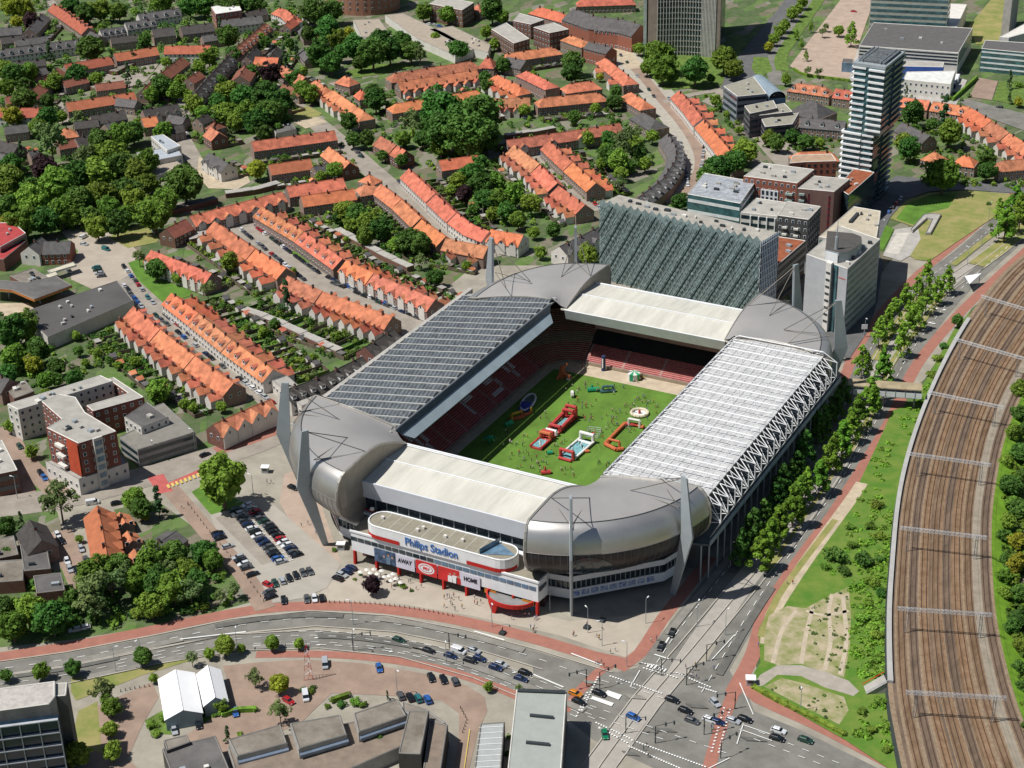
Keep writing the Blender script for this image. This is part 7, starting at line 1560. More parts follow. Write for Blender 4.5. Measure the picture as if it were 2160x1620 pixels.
zone('around the tents and the southern street', '215,1458,30,w 233,1489,23 537,1430,19,w 467,1489,15 231,1536,19 236,1585,21 161,1592,30 480,1551,11,c 506,1549,9,h 590,1442,22,y 590,1504,25,w 817,1467,6,c 750,1482,15,h 720,1487,13,k 765,1486,12,h 690,1490,9,h 800,1564,17,d 752,1584,15,h 715,1604,16,h 765,1613,16,h 820,1590,10,k 345,1515,14,h 320,1530,14,h 330,1548,12,h 370,1512,10,h 400,1508,10,h 430,1500,12,h 455,1508,9,h 640,1455,10,k 655,1460,10,h 660,1452,9,k 1072,1555,8,h 1070,1590,8,k', 'trees around the southern street')
zone('among the orange terraces left of the stadium', '485,553,21 437,610,18,w 604,630,18,c 329,568,22,d 293,542,17,w 374,586,14 619,572,9 578,683,13,d 556,698,13 655,679,9,d 659,753,9 711,709,11 550,640,8,d 505,640,9 470,645,9,d 520,690,8 690,655,9,d 730,505,8 640,745,8,d 700,560,9,d', 'trees among the left terraces')
pt = tree(785, 1234, 20, 'p'); pt['label'] = 'dark purple tree standing alone on the forecourt of the stadium entrance'; pt['group'] = 'forecourt plants'
zone('on the stadium forecourt', '850,1237,9,h 840,1232,6,h 868,1246,5,k 760,1212,5,k 748,1222,5,h 705,1160,7,h', 'forecourt plants')
# hedges round the beach garden and undergrowth in the town blocks (nobody could count it)
def undergrowth(name_lab, polys, dens, m=('b', 'd'), rr=(.6, 2.4), q=.42, flat=1.0):
    mb = MB()
    for poly, k in polys:
        P = [P2(*p) for p in poly]; T = tessellate_polygon([[Vector((p.x, p.y, 0)) for p in P]])
        for t in T:
            a, b, c = [P[i] for i in t]; A_ = abs((b-a).cross(c-a))/2 if hasattr(Vector((0, 0)), 'cross') else 0
            for _ in range(int(A_*dens*k+rnd.random())):
                u, v = rnd.random(), rnd.random()
                if u+v > 1: u, v = 1-u, 1-v
                p = a+(b-a)*u+(c-a)*v; r = rnd.uniform(*rr); clump(mb, (p.x, p.y, r*.55*flat), r, int(10+15*r), rnd.randrange(len(m)), q, flat)
    setp(mb.build('undergrowth', [LM[k] for k in m]), name_lab, 'undergrowth', None, 'stuff')
undergrowth('garden greenery filling the blocks of the upper left houses', [([(0, 0), (640, 0), (640, 130), (600, 270), (430, 300), (300, 300), (0, 300)], .8)], .018, rr=(.8, 3.2), q=.5, m=('b', 'd', 'w'))
undergrowth('garden greenery between the terraces behind the stadium', [([(640, 200), (800, 190), (1250, 190), (1330, 260), (1380, 340), (1200, 470), (1000, 440), (860, 320)], .7), ([(520, 300), (720, 290), (760, 380), (560, 400)], .8), ([(690, 420), (800, 430), (930, 520), (960, 580), (760, 540), (690, 480)], .9), ([(940, 350), (1070, 330), (1170, 480), (1050, 480)], .9)], .03, rr=(.7, 2.2))
undergrowth('garden greenery between the terraces left of the stadium', [([(470, 640), (560, 600), (700, 680), (790, 700), (640, 800)], .9), ([(180, 700), (250, 690), (430, 850), (330, 880), (150, 780)], .9), ([(740, 580), (900, 560), (990, 560), (920, 620)], .8), ([(430, 500), (560, 570), (520, 600), (400, 560)], .6)], .04, rr=(.6, 1.9), q=.36)
undergrowth('wild bushes and weeds covering the railway slope', [([(1800, 1170), (1882, 1070), (1876, 1440), (1800, 1425), (1796, 1300)], 1), ([(1830, 1490), (1878, 1470), (1885, 1590), (1800, 1552)], .8), ([(1700, 1240), (1780, 1110), (1860, 940), (1890, 900), (1870, 1060), (1790, 1200)], .25), ([(1890, 880), (1925, 852), (1960, 800), (1990, 750), (1960, 830), (1915, 930)], .5)], .20, m=('s', 'b', 's'), rr=(.5, 1.9), q=.3, flat=.6)
undergrowth('dense greenery right of the railway', [([(2150, 790), (2230, 760), (2260, 1600), (2200, 1600), (2120, 1300), (2110, 1120), (2125, 960)], 1)], .10, m=('b', 'd', 's'), rr=(.8, 2.6), q=.45)
undergrowth('undergrowth beneath the trees of the left wood and thickets', [([(0, 330), (180, 300), (330, 320), (400, 400), (330, 470), (180, 490), (0, 480)], 1), ([(0, 1240), (160, 1220), (300, 1170), (440, 1170), (520, 1270), (350, 1310), (120, 1345), (0, 1350)], 1), ([(0, 670), (90, 680), (130, 760), (180, 800), (0, 830)], 1)], .05, m=('d', 'b'), rr=(.8, 2.2), q=.45)
undergrowth('rough tufts of weeds on the waste ground', [([(1700, 1290), (1735, 1265), (1790, 1245), (1795, 1300), (1792, 1420), (1740, 1410), (1710, 1360)], 1), ([(1612, 1455), (1700, 1450), (1785, 1480), (1760, 1530)], .7)], .12, m=('b', 'w'), rr=(.25, .8), q=.2)
undergrowth('shrubs between the modern buildings and the right hand terraces', [([(1480, 200), (1560, 230), (1600, 310), (1560, 300)], 1), ([(1560, 300), (1760, 270), (1780, 310), (1640, 330)], 1), ([(1900, 240), (2060, 240), (2160, 330), (2160, 400), (1960, 400), (1900, 340)], 1.2), ([(1800, 190), (2050, 200), (2050, 216), (1900, 205)], .7)], .03, rr=(.7, 2.0))
# clipped hedges
def hedge(pts, lab, h=1.5, w_=1.3):
    l = wl(pts, 0, 3); a, b = offs(l, w_/2), offs(l, -w_/2); mb = MB(); c = l[0]
    for i in range(len(l)-1): mb.hexa([(*b[i], 0), (*b[i+1], 0), (*a[i+1], 0), (*a[i], 0)], [(*b[i], h), (*b[i+1], h), (*a[i+1], h), (*a[i], h)])
    for p in l: clump(mb, (p.x, p.y, h*.6), 1.0, 26, 0, .25)
    setp(mb.build('hedge', [LM['b']], None, (c.x, c.y, 0)), lab, 'hedge')
hedge([(1590, 1452), (1640, 1480), (1720, 1520), (1780, 1552)], 'low clipped hedge between the waste ground and the cycle path', 1.2)
hedge([(735, 1470), (700, 1482)], 'short hedge above the worn roofed offices'); hedge([(2010, 214), (2060, 168)], 'tall hedge left of the small parking square at the right', 2.5)
hedge([(540, 1500), (500, 1502), (470, 1512)], 'hedge beside the blue parked car right of the tents'); hedge([(1675, 148), (1700, 160), (1790, 172)], 'thin hedge along the lower edge of the pink forecourt at the top')
# ================================================================ CARS
DH = (3, -.9)
carrow('in the left line of the double parking row', (496, 1078), (592, 1188), 15, DH, jit=1.5); carrow('in the right line of the double parking row', (524, 1068), (626, 1174), 16, DH, jit=1.5)
carrow('in the dark cluster on the left of the car park', (459, 1128), (465, 1138), 3, DH, ['black', 'navy', 'black']); carrow('on the left edge of the car park', (482, 1155), (483, 1156), 1, DH, ['silver'])
carrow('in the short line on the left edge of the car park', (503, 1178), (520, 1200), 4, DH, ['silver', 'black', 'white', 'grey']); car(534, 1214, 3, -1, 'black', 'alone at the lower end of the left edge line')
carrow('in the slanted line at the bottom of the car park', (580, 1233), (640, 1211), 5, (1.2, 2.6), ['green', 'silver', 'black', 'black', 'grey']); car(654, 1208, 1.4, 2.6, 'grey', 'at the right end of the slanted line'); car(566, 1236, 2.6, 1.2, 'red', 'in the bottom left corner of the car park')
carrow('below the red car in the car park', (567, 1251), (571, 1262), 2, (3, -1), ['grey', 'black']); car(599, 1269, .4, 3, 'black', 'standing alone nearest the cycle path'); carrow('in the group of three nearest the cycle path', (647, 1266), (679, 1264), 3, (.5, 3), ['grey', 'white', 'black'])
carrow('in front of the stadium entrance', (713, 1223), (740, 1200), 4, (3, 1.2), ['black', 'silver', 'navy', 'navy']); car(618, 1031, 2.4, 1.0, 'black', 'behind the foot of the left mast')
M_ = 'on the main road'
for x, y, c, v in ((842, 1353, 'green', 0), (905, 1376, 'black', 0), (951, 1387, 'navy', 0), (968, 1376, 'white', 1), (1000, 1375, 'silver', 0), (1012, 1392, 'navy', 0), (992, 1397, 'black', 0), (1046, 1411, 'navy', 0), (1057, 1404, 'silver', 0), (1108, 1422, 'black', 0), (1099, 1435, 'navy', 0)):
    car(x, y, 3, 1.0, c, M_, 'cars on the main road', van=bool(v))
C_ = 'in the crossing'
for x, y, c, hx, hy in ((1214, 1466, 'orange', 3, 1.2), (1221, 1483, 'black', 3, 1.4), (1264, 1465, 'black', 3, 1.2), (1336, 1515, 'blue', 3, 1.4), (1276, 1552, 'emerald', .6, 3), (1418, 1479, 'black', 3, 1.1), (1446, 1502, 'black', 3, 1.1), (1460, 1523, 'grey', 3, 1.1), (1508, 1485, 'silver', 2.2, 2.2), (1514, 1526, 'navy', 3, 1), (1546, 1523, 'silver', 3, 1), (1571, 1520, 'black', 3, 1), (1642, 1544, 'white', 3, .9), (1639, 1560, 'black', 3, .9), (1699, 1564, 'green', 3, 1.0), (1497, 1521, 'white', 3, 1)):
    car(x, y, hx, hy, c, C_, 'cars in the crossing')
car(1417, 1338, -1.4, 3, 'black', 'waiting on the road beside the stadium, farther one'); car(1394, 1366, -1.4, 3, 'black', 'waiting on the road beside the stadium, nearer one')
car(686, 1404, .2, 3, 'silver', 'parked on the southern street', van=True); car(800, 1412, .8, 3, 'blue', 'parked on the southern street'); carrow('parked on the right of the southern street', (910, 1432), (961, 1440), 3, (1, 2.4), ['black', 'black', 'grey'])
car(645, 1472, .5, 3, 'white', 'beside the red one in the southern yard', van=True); car(609, 1481, 2.2, 1.4, 'red', 'in the southern yard'); carrow('behind the worn roofed offices', (846, 1471), (903, 1478), 4, (1, 2), ['grey', 'black', 'teal', 'blue'])
car(497, 1505, .5, 3, 'blue', 'beside the hedge right of the tents'); car(419, 1531, .8, 3, 'black', 'in the yard below the tents'); car(368, 1543, .8, 3, 'silver', 'in the yard below the tents')
carrow('under the trees beside the main road at the left', (160, 1331), (176, 1327), 2, (3, -.6), ['silver', 'white'])
for x, y, c, hx, hy, ph in ((433, 962, 'black', 3, -1.2, 'driving past the shop building'), (514, 926, 'black', 3, -1.3, 'in front of the four gabled orange terrace'), (494, 936, 'white', 3, -1.3, 'in front of the four gabled orange terrace'), (547, 909, 'green', 3, -1.4, 'at the right end of the gabled terrace'), (42, 944, 'green', 2, 3, 'in the side street of the apartments'), (94, 1010, 'blue', 2, 3, 'in the side street of the apartments'), (86, 1000, 'black', 2, 3, 'in the side street of the apartments'), (247, 1064, 'black', 3, -.6, 'above the rust roofed terrace'), (122, 1131, 'white', 1.6, 3, 'in the small street of the lower left cottages'), (131, 1144, 'black', 1.6, 3, 'in the small street of the lower left cottages'), (142, 1186, 'white', 1.2, 3, 'in the small street of the lower left cottages'), (148, 1203, 'silver', 1.2, 3, 'in the small street of the lower left cottages'), (161, 1205, 'black', 1.2, 3, 'in the small street of the lower left cottages'), (182, 1184, 'grey', 1.2, 3, 'in the small street of the lower left cottages'), (172, 1160, 'silver', 1.2, 3, 'in the small street of the lower left cottages')):
    car(x, y, hx, hy, c, ph)
car(196, 1063, 3, -.5, 'white', 'above the rust roofed terrace', van=True)
SD = (3, 2.3)
carrow('parked along the right kerb of the street to the left masts', (350, 667), (556, 826), 26, SD, skip=(5, 9, 15, 16, 21)); carrow('parked along the left kerb of the street to the left masts', (330, 668), (470, 775), 13, SD, skip=(3, 6, 8, 11)); carrow('at the lower corner of the street to the left masts', (505, 800), (572, 850), 6, (3, 1.8))
carrow('parked on the left side of the tree lined street', (508, 486), (640, 590), 19, SD, skip=(4, 8)); carrow('parked in the middle of the tree lined street', (545, 484), (670, 576), 18, SD, skip=(3, 10)); carrow('parked on the lower part of the tree lined street', (695, 588), (830, 652), 17, (3, 1.4), skip=(3, 8)); carrow('on the far side of the lower tree lined street', (705, 600), (880, 672), 12, (3, 1.3), skip=(2, 5, 8))
carrow('parked on the street left of the bright lawn', (262, 564), (300, 612), 6, (2, 3), ['black', 'white', 'blue', 'grey', 'red', 'silver']); carrow('parked opposite the black supermarket', (263, 604), (298, 648), 6, (2, 3), ['white', 'black', 'grey', 'blue', 'blue', 'silver']); carrow('below the bright lawn', (312, 629), (323, 640), 2, (2, 2.4), ['teal', 'silver'])
car(177, 502, 3, -1.6, 'white', 'on the left square', van=True); car(178, 517, 3, .5, 'silver', 'on the left square'); carrow('in the green row on the left square', (203, 566), (214, 585), 4, (3, -.3), ['teal', 'green', 'silver', 'grey']); car(224, 528, 3, 1, 'teal', 'on the left square', van=True); car(147, 575, 2, 1, 'silver', 'beside the pale canopy on the left square'); car(326, 491, 2, 1.6, 'silver', 'on the dry lawn by the brown house'); carrow('in the lot left of the dry lawn', (105, 480), (140, 466), 6, (2, 2), ['silver', 'white', 'grey', 'silver', 'black', 'grey'])
carrow('parked along the curving street behind the stadium', (842, 385), (965, 490), 14, (2.6, 2.4), skip=(2, 3, 8)); carrow('parked along the narrow street to the lattice block', (1140, 328), (1264, 440), 15, (2.6, 2.6), skip=(4, 9))
carrow('parked right of the wide avenue', (1412, 210), (1486, 300), 14, (2, 3)); carrow('parked beside the avenue near the grey terrace', (1436, 302), (1450, 392), 11, (.8, 3)); carrow('parked at the avenue bend by the big trees', (1486, 312), (1478, 362), 6, (-.6, 3)); carrow('near the top of the wide avenue', (1310, 118), (1380, 205), 7, (2, 2.6), skip=(2, 4))
carrow('parked above the meadow', (1876, 449), (1900, 421), 4, (2, -3), ['blue', 'black', 'red', 'silver']); carrow('on the small square by the left trees', (375, 262), (398, 290), 5, (2, 2)); carrow('in the far upper left courtyard', (325, 132), (352, 126), 4, (2, 1)); carrow('along the upper left street', (545, 112), (590, 70), 6, (2, -2)); car(1793, 88, 3, .3, 'silver', 'on the pink forecourt at the top'); car(1801, 26, 3, .3, 'red', 'on the pink forecourt at the top')
carrow('beside the small square at the right edge', (2108, 228), (2112, 236), 1, (3, .5), ['black']); carrow('behind the dark trees by the crossroads', (752, 318), (762, 332), 3, (3, 1)); carrow('outside the low tan school', (905, 52), (928, 56), 3, (3, .5), ['white', 'silver', 'blue'])
car(1108, 250, 2, .4, 'silver', 'left of the long orange terrace')
# parked buses
for i, (x, y) in enumerate(((2012, 182), (2018, 172))):
    p = P2(x, y); og = (p.x, p.y, 0); q = P2(x+8, y-24); rz = math.atan2(q.y-p.y, q.x-p.x); b = thing('bus', ('white' if i else 'dark blue')+' bus parked right of the low white hall', 'bus', og, None, rz)
    MB().hexa([(-6, -1.25, .4), (6, -1.25, .4), (6, 1.25, .4), (-6, 1.25, .4)], [(-5.9, -1.2, 3.1), (5.8, -1.2, 3.1), (5.8, 1.2, 3.1), (-5.9, 1.2, 3.1)]).build('body', PAINT['white' if i else 'navy'], b); MB().box((0, 0, 2.2), (11.6, 2.62, .8)).build('window_band', carg, b); MB().box((0, 0, 3.2), (10, 1.6, .2)).build('roof', white, b)
    for xx in (-3.8, 3.8):
        for yy in (-1.1, 1.1): MB().tube((xx, yy-.15, .5), (xx, yy+.15, .5), .5, 10).build('wheel', tyre, b)
# golf-cart like ticket kiosk near the left masts
def kiosk(x, y, lab, name='kiosk'):
    p = P2(x, y); k = thing(name, lab, name.replace('_', ' '), (p.x, p.y, 0), None, .4)
    MB().box((0, 0, 1.1), (2.4, 2.0, 2.2)).build('cabin', mastm, k); MB().box((0, 0, 2.35), (3.0, 2.6, .25)).build('roof', white, k); MB().box((0, -1.03, 1.5), (1.6, .06, .8)).build('hatch', glassd, k)
kiosk(560, 996, 'small white roofed kiosk on the pavement left of the masts'); kiosk(1583, 1443, 'grey relay hut at the lower left corner of the waste ground', 'relay_hut'); kiosk(720, 1158, 'cream market kiosk at the left end of the stadium front')
# ================================================================ LAMPS, SIGNALS, BOLLARDS
def lamp(x, y, lab, h=9.0, arm=1.2, col=mastm, grp='street lamps', kind='street_lamp'):
    p = P2(x, y); t = thing(kind, lab, 'street lamp', (p.x, p.y, 0), grp, rnd.uniform(0, 6))
    MB().tube((0, 0, 0), (0, 0, h), .13, 6, 0, .07).build('pole', col, t); MB().tube((0, 0, h), (arm, 0, h+.15), .06, 4).build('arm', col, t); MB().box((arm, 0, h+.1), (.9, .35, .16)).build('lamp_head', white, t)
for i, (x, y, wh) in enumerate(((1270, 1362, 'on the plaza in front of the silver corner'), (1362, 1315, 'on the plaza right of the front mast'), (1160, 1290, 'left of the front mast foot'), (1240, 1335, 'beside the plaza statue left of the two plaza posts'), (1322, 1407, 'at the corner of the crossing'), (745, 1298+20, 'on the cycle path before the parked cars'), (1038, 1322, 'beside the cycle path below the red canopy'), (1540, 1195, 'at the tip of the stadium shadow'), (502, 1380, 'in the median left of the young trees'), (747, 1376, 'on the south kerb of the main road'), (942, 1402, 'on the south kerb beside the traffic queue'), (1470, 1322, 'between road and busway'), (1530, 1340, 'on the busway near the crossing'), (838, 1505-40, 'in the southern yard'), (1823, 712, 'beside the white sign above the boulevard'), (37, 1052, 'on the lower left street, leftmost'), (183, 1030, 'below the corner apartment block'), (325, 972, 'before the shop building'), (412, 950, 'at the right end of the shop building'), (535, 1048, 'behind the big tree in the car park'), (1688, 1500, 'beside the hedge by the waste ground'), (2070, 520, 'on the right hand boulevard'), (2040, 560, 'at the white triangle canopy'), (1860, 500, 'above the sunken ramp'), (300, 1400, 'in the dry median'), (245, 1418, 'on the base in the dry median'), (2085, 465, 'far along the boulevard'))):
    lamp(x, y, 'slender street lamp '+wh)
def signal(x, y, ang, lab, L=5.5):
    p = P2(x, y); q = P2(x+ang[0], y+ang[1]); t = thing('traffic_signal', lab, 'traffic light', (p.x, p.y, 0), 'traffic signals', math.atan2(q.y-p.y, q.x-p.x))
    MB().tube((0, 0, 0), (0, 0, 6), .14, 6).build('pole', darkst, t); MB().tube((0, 0, 5.9), (L, 0, 6.2), .09, 5).build('arm', darkst, t)
    for x_ in (L*.55, L): MB().box((x_, 0, 5.9), (.35, .5, 1.1)).build('signal_head', darkst, t)
    MB().box((0, 0, 3.2), (.3, .35, .9)).build('signal_head', darkst, t)
for (x, y, a, wh) in ((1265, 1453, (10, -4), 'left of the crossing centre'), (1320, 1547, (10, 1), 'below the blue car'), (1382, 1568, (10, -2), 'at the bottom of the crossing'), (1485, 1550, (10, -3), 'below the right hand queue'), (1448, 1445, (10, -3), 'on the far side of the crossing'), (1395, 1425, (10, 1), 'at the striped crossing'), (1237, 1447, (-10, 3), 'near the red cycle crossing'), (1490, 1395, (10, -2), 'beside the busway'), (1550, 1495, (-10, 2), 'on the right traffic island'), (1520, 1600, (8, -4), 'at the lower right crossing'), (948, 1370, (10, 2), 'over the traffic queue'), (745, 1373, (10, -1), 'over the lanes left of the queue')):
    signal(x, y, a, 'dark traffic signal with arm '+wh)
def bollards(a, b, n, ph):
    me = mesh_of(MB().tube((0, 0, 0), (0, 0, 1.0), .14, 6, 0, .10).tube((0, 0, 1.0), (0, 0, 1.12), .10, 6, 0, .03), 'bollard', darkst); l = wl([a]+([b] if len(b) == 2 and not isinstance(b[0], tuple) else list(b)))
    T = length(l)
    for i in range(n):
        p, _ = along(l, T*(i+.5)/n); o = bpy.data.objects.new('bollard', me); S.collection.objects.link(o); o.location = (p.x, p.y, 0)
        setp(o, '%s dark bollard from the left in the line %s' % (ordn(i), ph), 'bollard', 'bollards '+ph)
bollards((690, 1272), [(790, 1275), (890, 1288), (960, 1302)], 26, 'along the cycle path before the stadium'); bollards((250, 1461), [(275, 1455), (320, 1448)], 7, 'beside the bike stands left of the tents'); bollards((970, 1492), [(985, 1520), (975, 1550)], 9, 'curving beside the narrow worn block'); bollards((395, 1062), [(440, 1120), (510, 1205), (560, 1275)], 24, 'between brick street and car park')
# white signboard, triangular canopy, flags
p = P2(1822, 712); sg = thing('signboard', 'white square signboard on a pole beside the boulevard', 'sign', (p.x, p.y, 0)); MB().tube((0, 0, 0), (0, 0, 4), .12, 6).build('pole', mastm, sg); MB().box((0, 0, 4.9), (2.4, .2, 2.0), .5).build('panel', white, sg)
a, b, c = P2(2035, 583, 4), P2(2070, 580, 4), P2(2045, 600, 4); og = (a.x, a.y, 0); tc = thing('triangular_canopy', 'white triangular canopy on the traffic island near the railway', 'canopy', og); MB().hexa([(*a, 4), (*b, 4.6), (*c, 4)], [(*a, 4.25), (*b, 4.85), (*c, 4.25)]).build('roof', white, tc, og)
for q in (a, b, c): q2 = q.lerp((a+b+c)/3, .15); MB().tube((*q2, 0), (*q2, 4.1), .12, 5).build('post', mastm, tc, og)
p = P2(652, 1432); ra = thing('radio_mast', 'red and white striped lattice mast on the southern street', 'mast', (p.x, p.y, 0)); H_ = 14
for k in range(8):
    mb = MB(); z0, z1 = H_*k/8, H_*(k+1)/8
    for j in range(3):
        f = lambda z, j: ((1.5*(1-z/H_)+.12)*cos(2.09*j), (1.5*(1-z/H_)+.12)*sin(2.09*j), z); mb.tube(f(z0, j), f(z1, j), .07, 4); mb.tube(f(z0, j), f(z1, j+1), .05, 4)
    mb.build('mast_section', white if k % 2 else redm, ra)
# statues on forecourt
for (x, y, wh) in ((1262, 1318-0, 'right one on the plaza'), (1282-0, 1330, 'left')): pass
def statue(x, y, lab):
    p = P2(x, y); s = thing('statue', lab, 'statue', (p.x, p.y, 0)); MB().prism([(-.9, -.9), (.9, -.9), (.9, .9), (-.9, .9)], 0, .8).build('plinth', darkst, s); skin_fig('figure', 1.9, 'stand', None, s, (0, 0, .8), bronze)
bronze = mat('bronze', (.07, .065, .055), .5, .5)
# ================================================================ PEOPLE
hairm = mat('hair', (.05, .03, .02), .8); trous = [mat('trousers_a', (.03, .04, .08), .9), mat('trousers_b', (.25, .22, .18), .9), mat('trousers_c', (.02, .02, .02), .9)]
shirts = [mat('shirt_'+n, c, .85) for n, c in (('white', (.65, .64, .62)), ('red', (.45, .04, .04)), ('blue', (.05, .10, .35)), ('yellow', (.6, .42, .05)), ('black', (.03, .03, .035)), ('pink', (.55, .25, .28)), ('green', (.05, .22, .09)), ('grey', (.25, .25, .26)))]
def fig_mesh(pose):
    J = {'pelvis': (0, 0, .95), 'waist': (0, .0, 1.12), 'chest': (.01, 0, 1.34), 'neck': (.02, 0, 1.50), 'head': (.04, 0, 1.62), 'top': (.03, 0, 1.74)}
    rad = {'pelvis': .15, 'waist': .13, 'chest': .165, 'neck': .06, 'head': .10, 'top': .075}
    E_ = [('pelvis', 'waist'), ('waist', 'chest'), ('chest', 'neck'), ('neck', 'head'), ('head', 'top')]
    st = {'walk': (.32, -.28, -.25, .22), 'stand': (.05, -.03, .03, -.02), 'arms': (.1, -.08, .0, .0)}[pose]
    for s, lf, af in ((1, st[0], st[2]), (-1, st[1], st[3])):
        k = str(s)
        J['hip'+k] = (0, .10*s, .90); J['knee'+k] = (lf*.5+.05, .11*s, .50); J['ank'+k] = (lf, .11*s, .09); J['toe'+k] = (lf+.19, .13*s, .04)
        rad['hip'+k] = .10; rad['knee'+k] = .065; rad['ank'+k] = .045; rad['toe'+k] = .04
        J['sho'+k] = (.0, .19*s, 1.43); rad['sho'+k] = .065
        if pose == 'arms': J['elb'+k] = (.05, .42*s, 1.55); J['wri'+k] = (.08, .46*s, 1.80); J['han'+k] = (.09, .46*s, 1.92)
        else: J['elb'+k] = (af*.5, .25*s, 1.16); J['wri'+k] = (af+.08, .25*s, .92); J['han'+k] = (af+.12, .25*s, .80)
        rad['elb'+k] = .045; rad['wri'+k] = .033; rad['han'+k] = .04
        E_ += [('pelvis', 'hip'+k), ('hip'+k, 'knee'+k), ('knee'+k, 'ank'+k), ('ank'+k, 'toe'+k), ('chest', 'sho'+k), ('sho'+k, 'elb'+k), ('elb'+k, 'wri'+k), ('wri'+k, 'han'+k)]
    names = list(J); idx = {n: i for i, n in enumerate(names)}; me = bpy.data.meshes.new('person'); me.from_pydata([J[n] for n in names], [(idx[a], idx[b]) for a, b in E_], [])
    o = bpy.data.objects.new('person', me); S.collection.objects.link(o); o.modifiers.new('skin', 'SKIN')
    for i, n in enumerate(names): me.skin_vertices[0].data[i].radius = (rad[n], rad[n]); me.skin_vertices[0].data[i].use_root = n == 'pelvis'
    o.modifiers.new('sub', 'SUBSURF').levels = 1
    dg = bpy.context.evaluated_depsgraph_get(); m2 = bpy.data.meshes.new_from_object(o.evaluated_get(dg)); bpy.data.objects.remove(o); return m2
FIG = {k: fig_mesh(k) for k in ('walk', 'stand', 'arms')}
def colour_fig(pose, sm, tm):
    m = FIG[pose].copy(); m.materials.clear()
    for x in (skin, sm, tm, hairm): m.materials.append(x)
    for p in m.polygons:
        c = p.center; z = c.z; side = abs(c.y) > .21
        p.material_index = 3 if (z > 1.66 and c.x < .09 and abs(c.y) < .15 and not (pose == 'arms' and abs(c.y) > .2)) else 0 if (z > 1.5 and not side) or (side and z < 1.1) or (side and z > 1.62) else 1 if z > .98 else 2 if z > .1 else 3
        p.use_smooth = True
    return m
def skin_fig(name, h, pose, me, parent, loc, m=None):
    q = FIG[pose].copy(); q.materials.clear(); q.materials.append(m); return link(name, q, parent, loc)
VAR = []
for i in range(12):
    pose = ('walk', 'stand', 'arms', 'walk')[i % 4]; VAR.append((colour_fig(pose, shirts[i % 8], trous[i % 3]), pose, ('white', 'red', 'blue', 'yellow', 'black', 'pink', 'green', 'grey')[i % 8]))
PPL = {}
def person(p, ph, q=rnd):
    me, pose, col = VAR[q.randrange(12)]; o = bpy.data.objects.new('person', me); S.collection.objects.link(o); o.location = (p[0], p[1], p[2] if len(p) > 2 else .05); o.rotation_euler = (0, 0, q.uniform(0, 6.28)); s = q.uniform(.82, 1.03); o.scale = (s, s, s)
    o['category'] = 'person'; o['group'] = 'people '+ph; PPL.setdefault((ph, col, {'walk': 'walking', 'stand': 'standing', 'arms': 'with raised arms'}[pose]), []).append(o)
def crowd(cx, cy, r, n, ph, z=.15, px_=True):
    c = P2(cx, cy) if px_ else V2(cx, cy)
    for _ in range(n): a = rnd.uniform(0, 6.28); d = r*math.sqrt(rnd.random()); person((c.x+d*cos(a), c.y+d*sin(a), z), ph)
ptc = 'on the pitch'
for (x, y, r, n) in ((1255, 818, 6, 12), (1290, 822, 5, 8), (1205, 826, 4, 7), (1240, 850, 5, 9), (1345, 862, 5, 12), (1360, 850, 4, 8), (1230, 885, 4, 9), (1290, 890, 5, 8), (1300, 905, 4, 6), (1155, 880, 5, 6), (1215, 862, 4, 5), (1085, 945, 5, 10), (1100, 965, 5, 8), (1110, 980, 5, 7), (1150, 965, 5, 7), (1200, 1000, 4, 7), (1270, 985, 4, 6), (1190, 940, 4, 6), (1260, 920, 4, 6), (1310, 875, 6, 6), (1375, 880, 4, 5), (1385, 855, 3, 4), (1330, 905, 4, 5), (1180, 905, 5, 6), (1130, 920, 5, 6), (1160, 990, 4, 5), (1070, 915, 4, 4), (1120, 1000, 4, 4)): crowd(x, y, r, n, ptc)
crowd(1350, 800, 4, 8, 'beside the striped booth behind the goal', .12); crowd(1225, 775, 3, 5, 'near the tall blue column', .12)
for (x, y, r, n, ph) in ((1110, 1310, 5, 9, 'below the shop windows'), (1122, 1322, 4, 5, 'below the shop windows'), (960, 1268, 5, 8, 'under the home banner'), (1000, 1270, 3, 4, 'left of the red canopy'), (800, 1232, 6, 9, 'on the terrace by the purple tree'), (850, 1240, 6, 8, 'on the terrace by the purple tree'), (1290, 1378, 1.5, 2, 'at the zebra by the crossing'), (1263, 1405, 2.5, 4, 'waiting at the red cycle crossing'), (1272, 1345, 3, 3, 'on the plaza'), (1220, 1342, 2, 2, 'on the plaza'), (1375, 1350, 1.5, 2, 'on the red path beside the stadium'), (1440, 1425, 6, 5, 'walking over the busway crossing'), (1480, 1415, 5, 5, 'walking over the busway crossing'), (1378, 1585, 4, 5, 'at the bottom of the crossing'), (1512, 1545, 2, 3, 'on the right hand cycle crossing'), (650, 1120, 4, 3, 'on the pale forecourt by the masts'), (945, 1290, 3, 3, 'left of the red canopy'), (1590, 1365, 1.5, 1, 'cycling path by the waste ground'), (1665, 1232, 1.5, 2, 'on the cycle path by the slope'), (570, 1020, 2, 2, 'by the kiosk left of the masts'), (392, 1072, 2, 2, 'on the brick street left of the car park')):
    crowd(x, y, r, n, ph, .3)
for (ph, col, act), l in PPL.items():
    l.sort(key=lambda o: px(o.location)[0])
    for i, o in enumerate(l): o['label'] = ('person in %s shirt, %s, %s' % (col, act, ph)) if len(l) == 1 else '%s from the left of the %s people in %s shirts %s' % (ordn(i), {'walking': 'walking', 'standing': 'standing', 'with raised arms': 'cheering'}[act], col, ph)
statue(1270, 1310, 'dark statue on a plinth, right one on the plaza'); statue(1238, 1325, 'dark statue on a plinth, left one on the plaza'); statue(1060, 1337, 'dark statue beside the cycle path below the canopy')
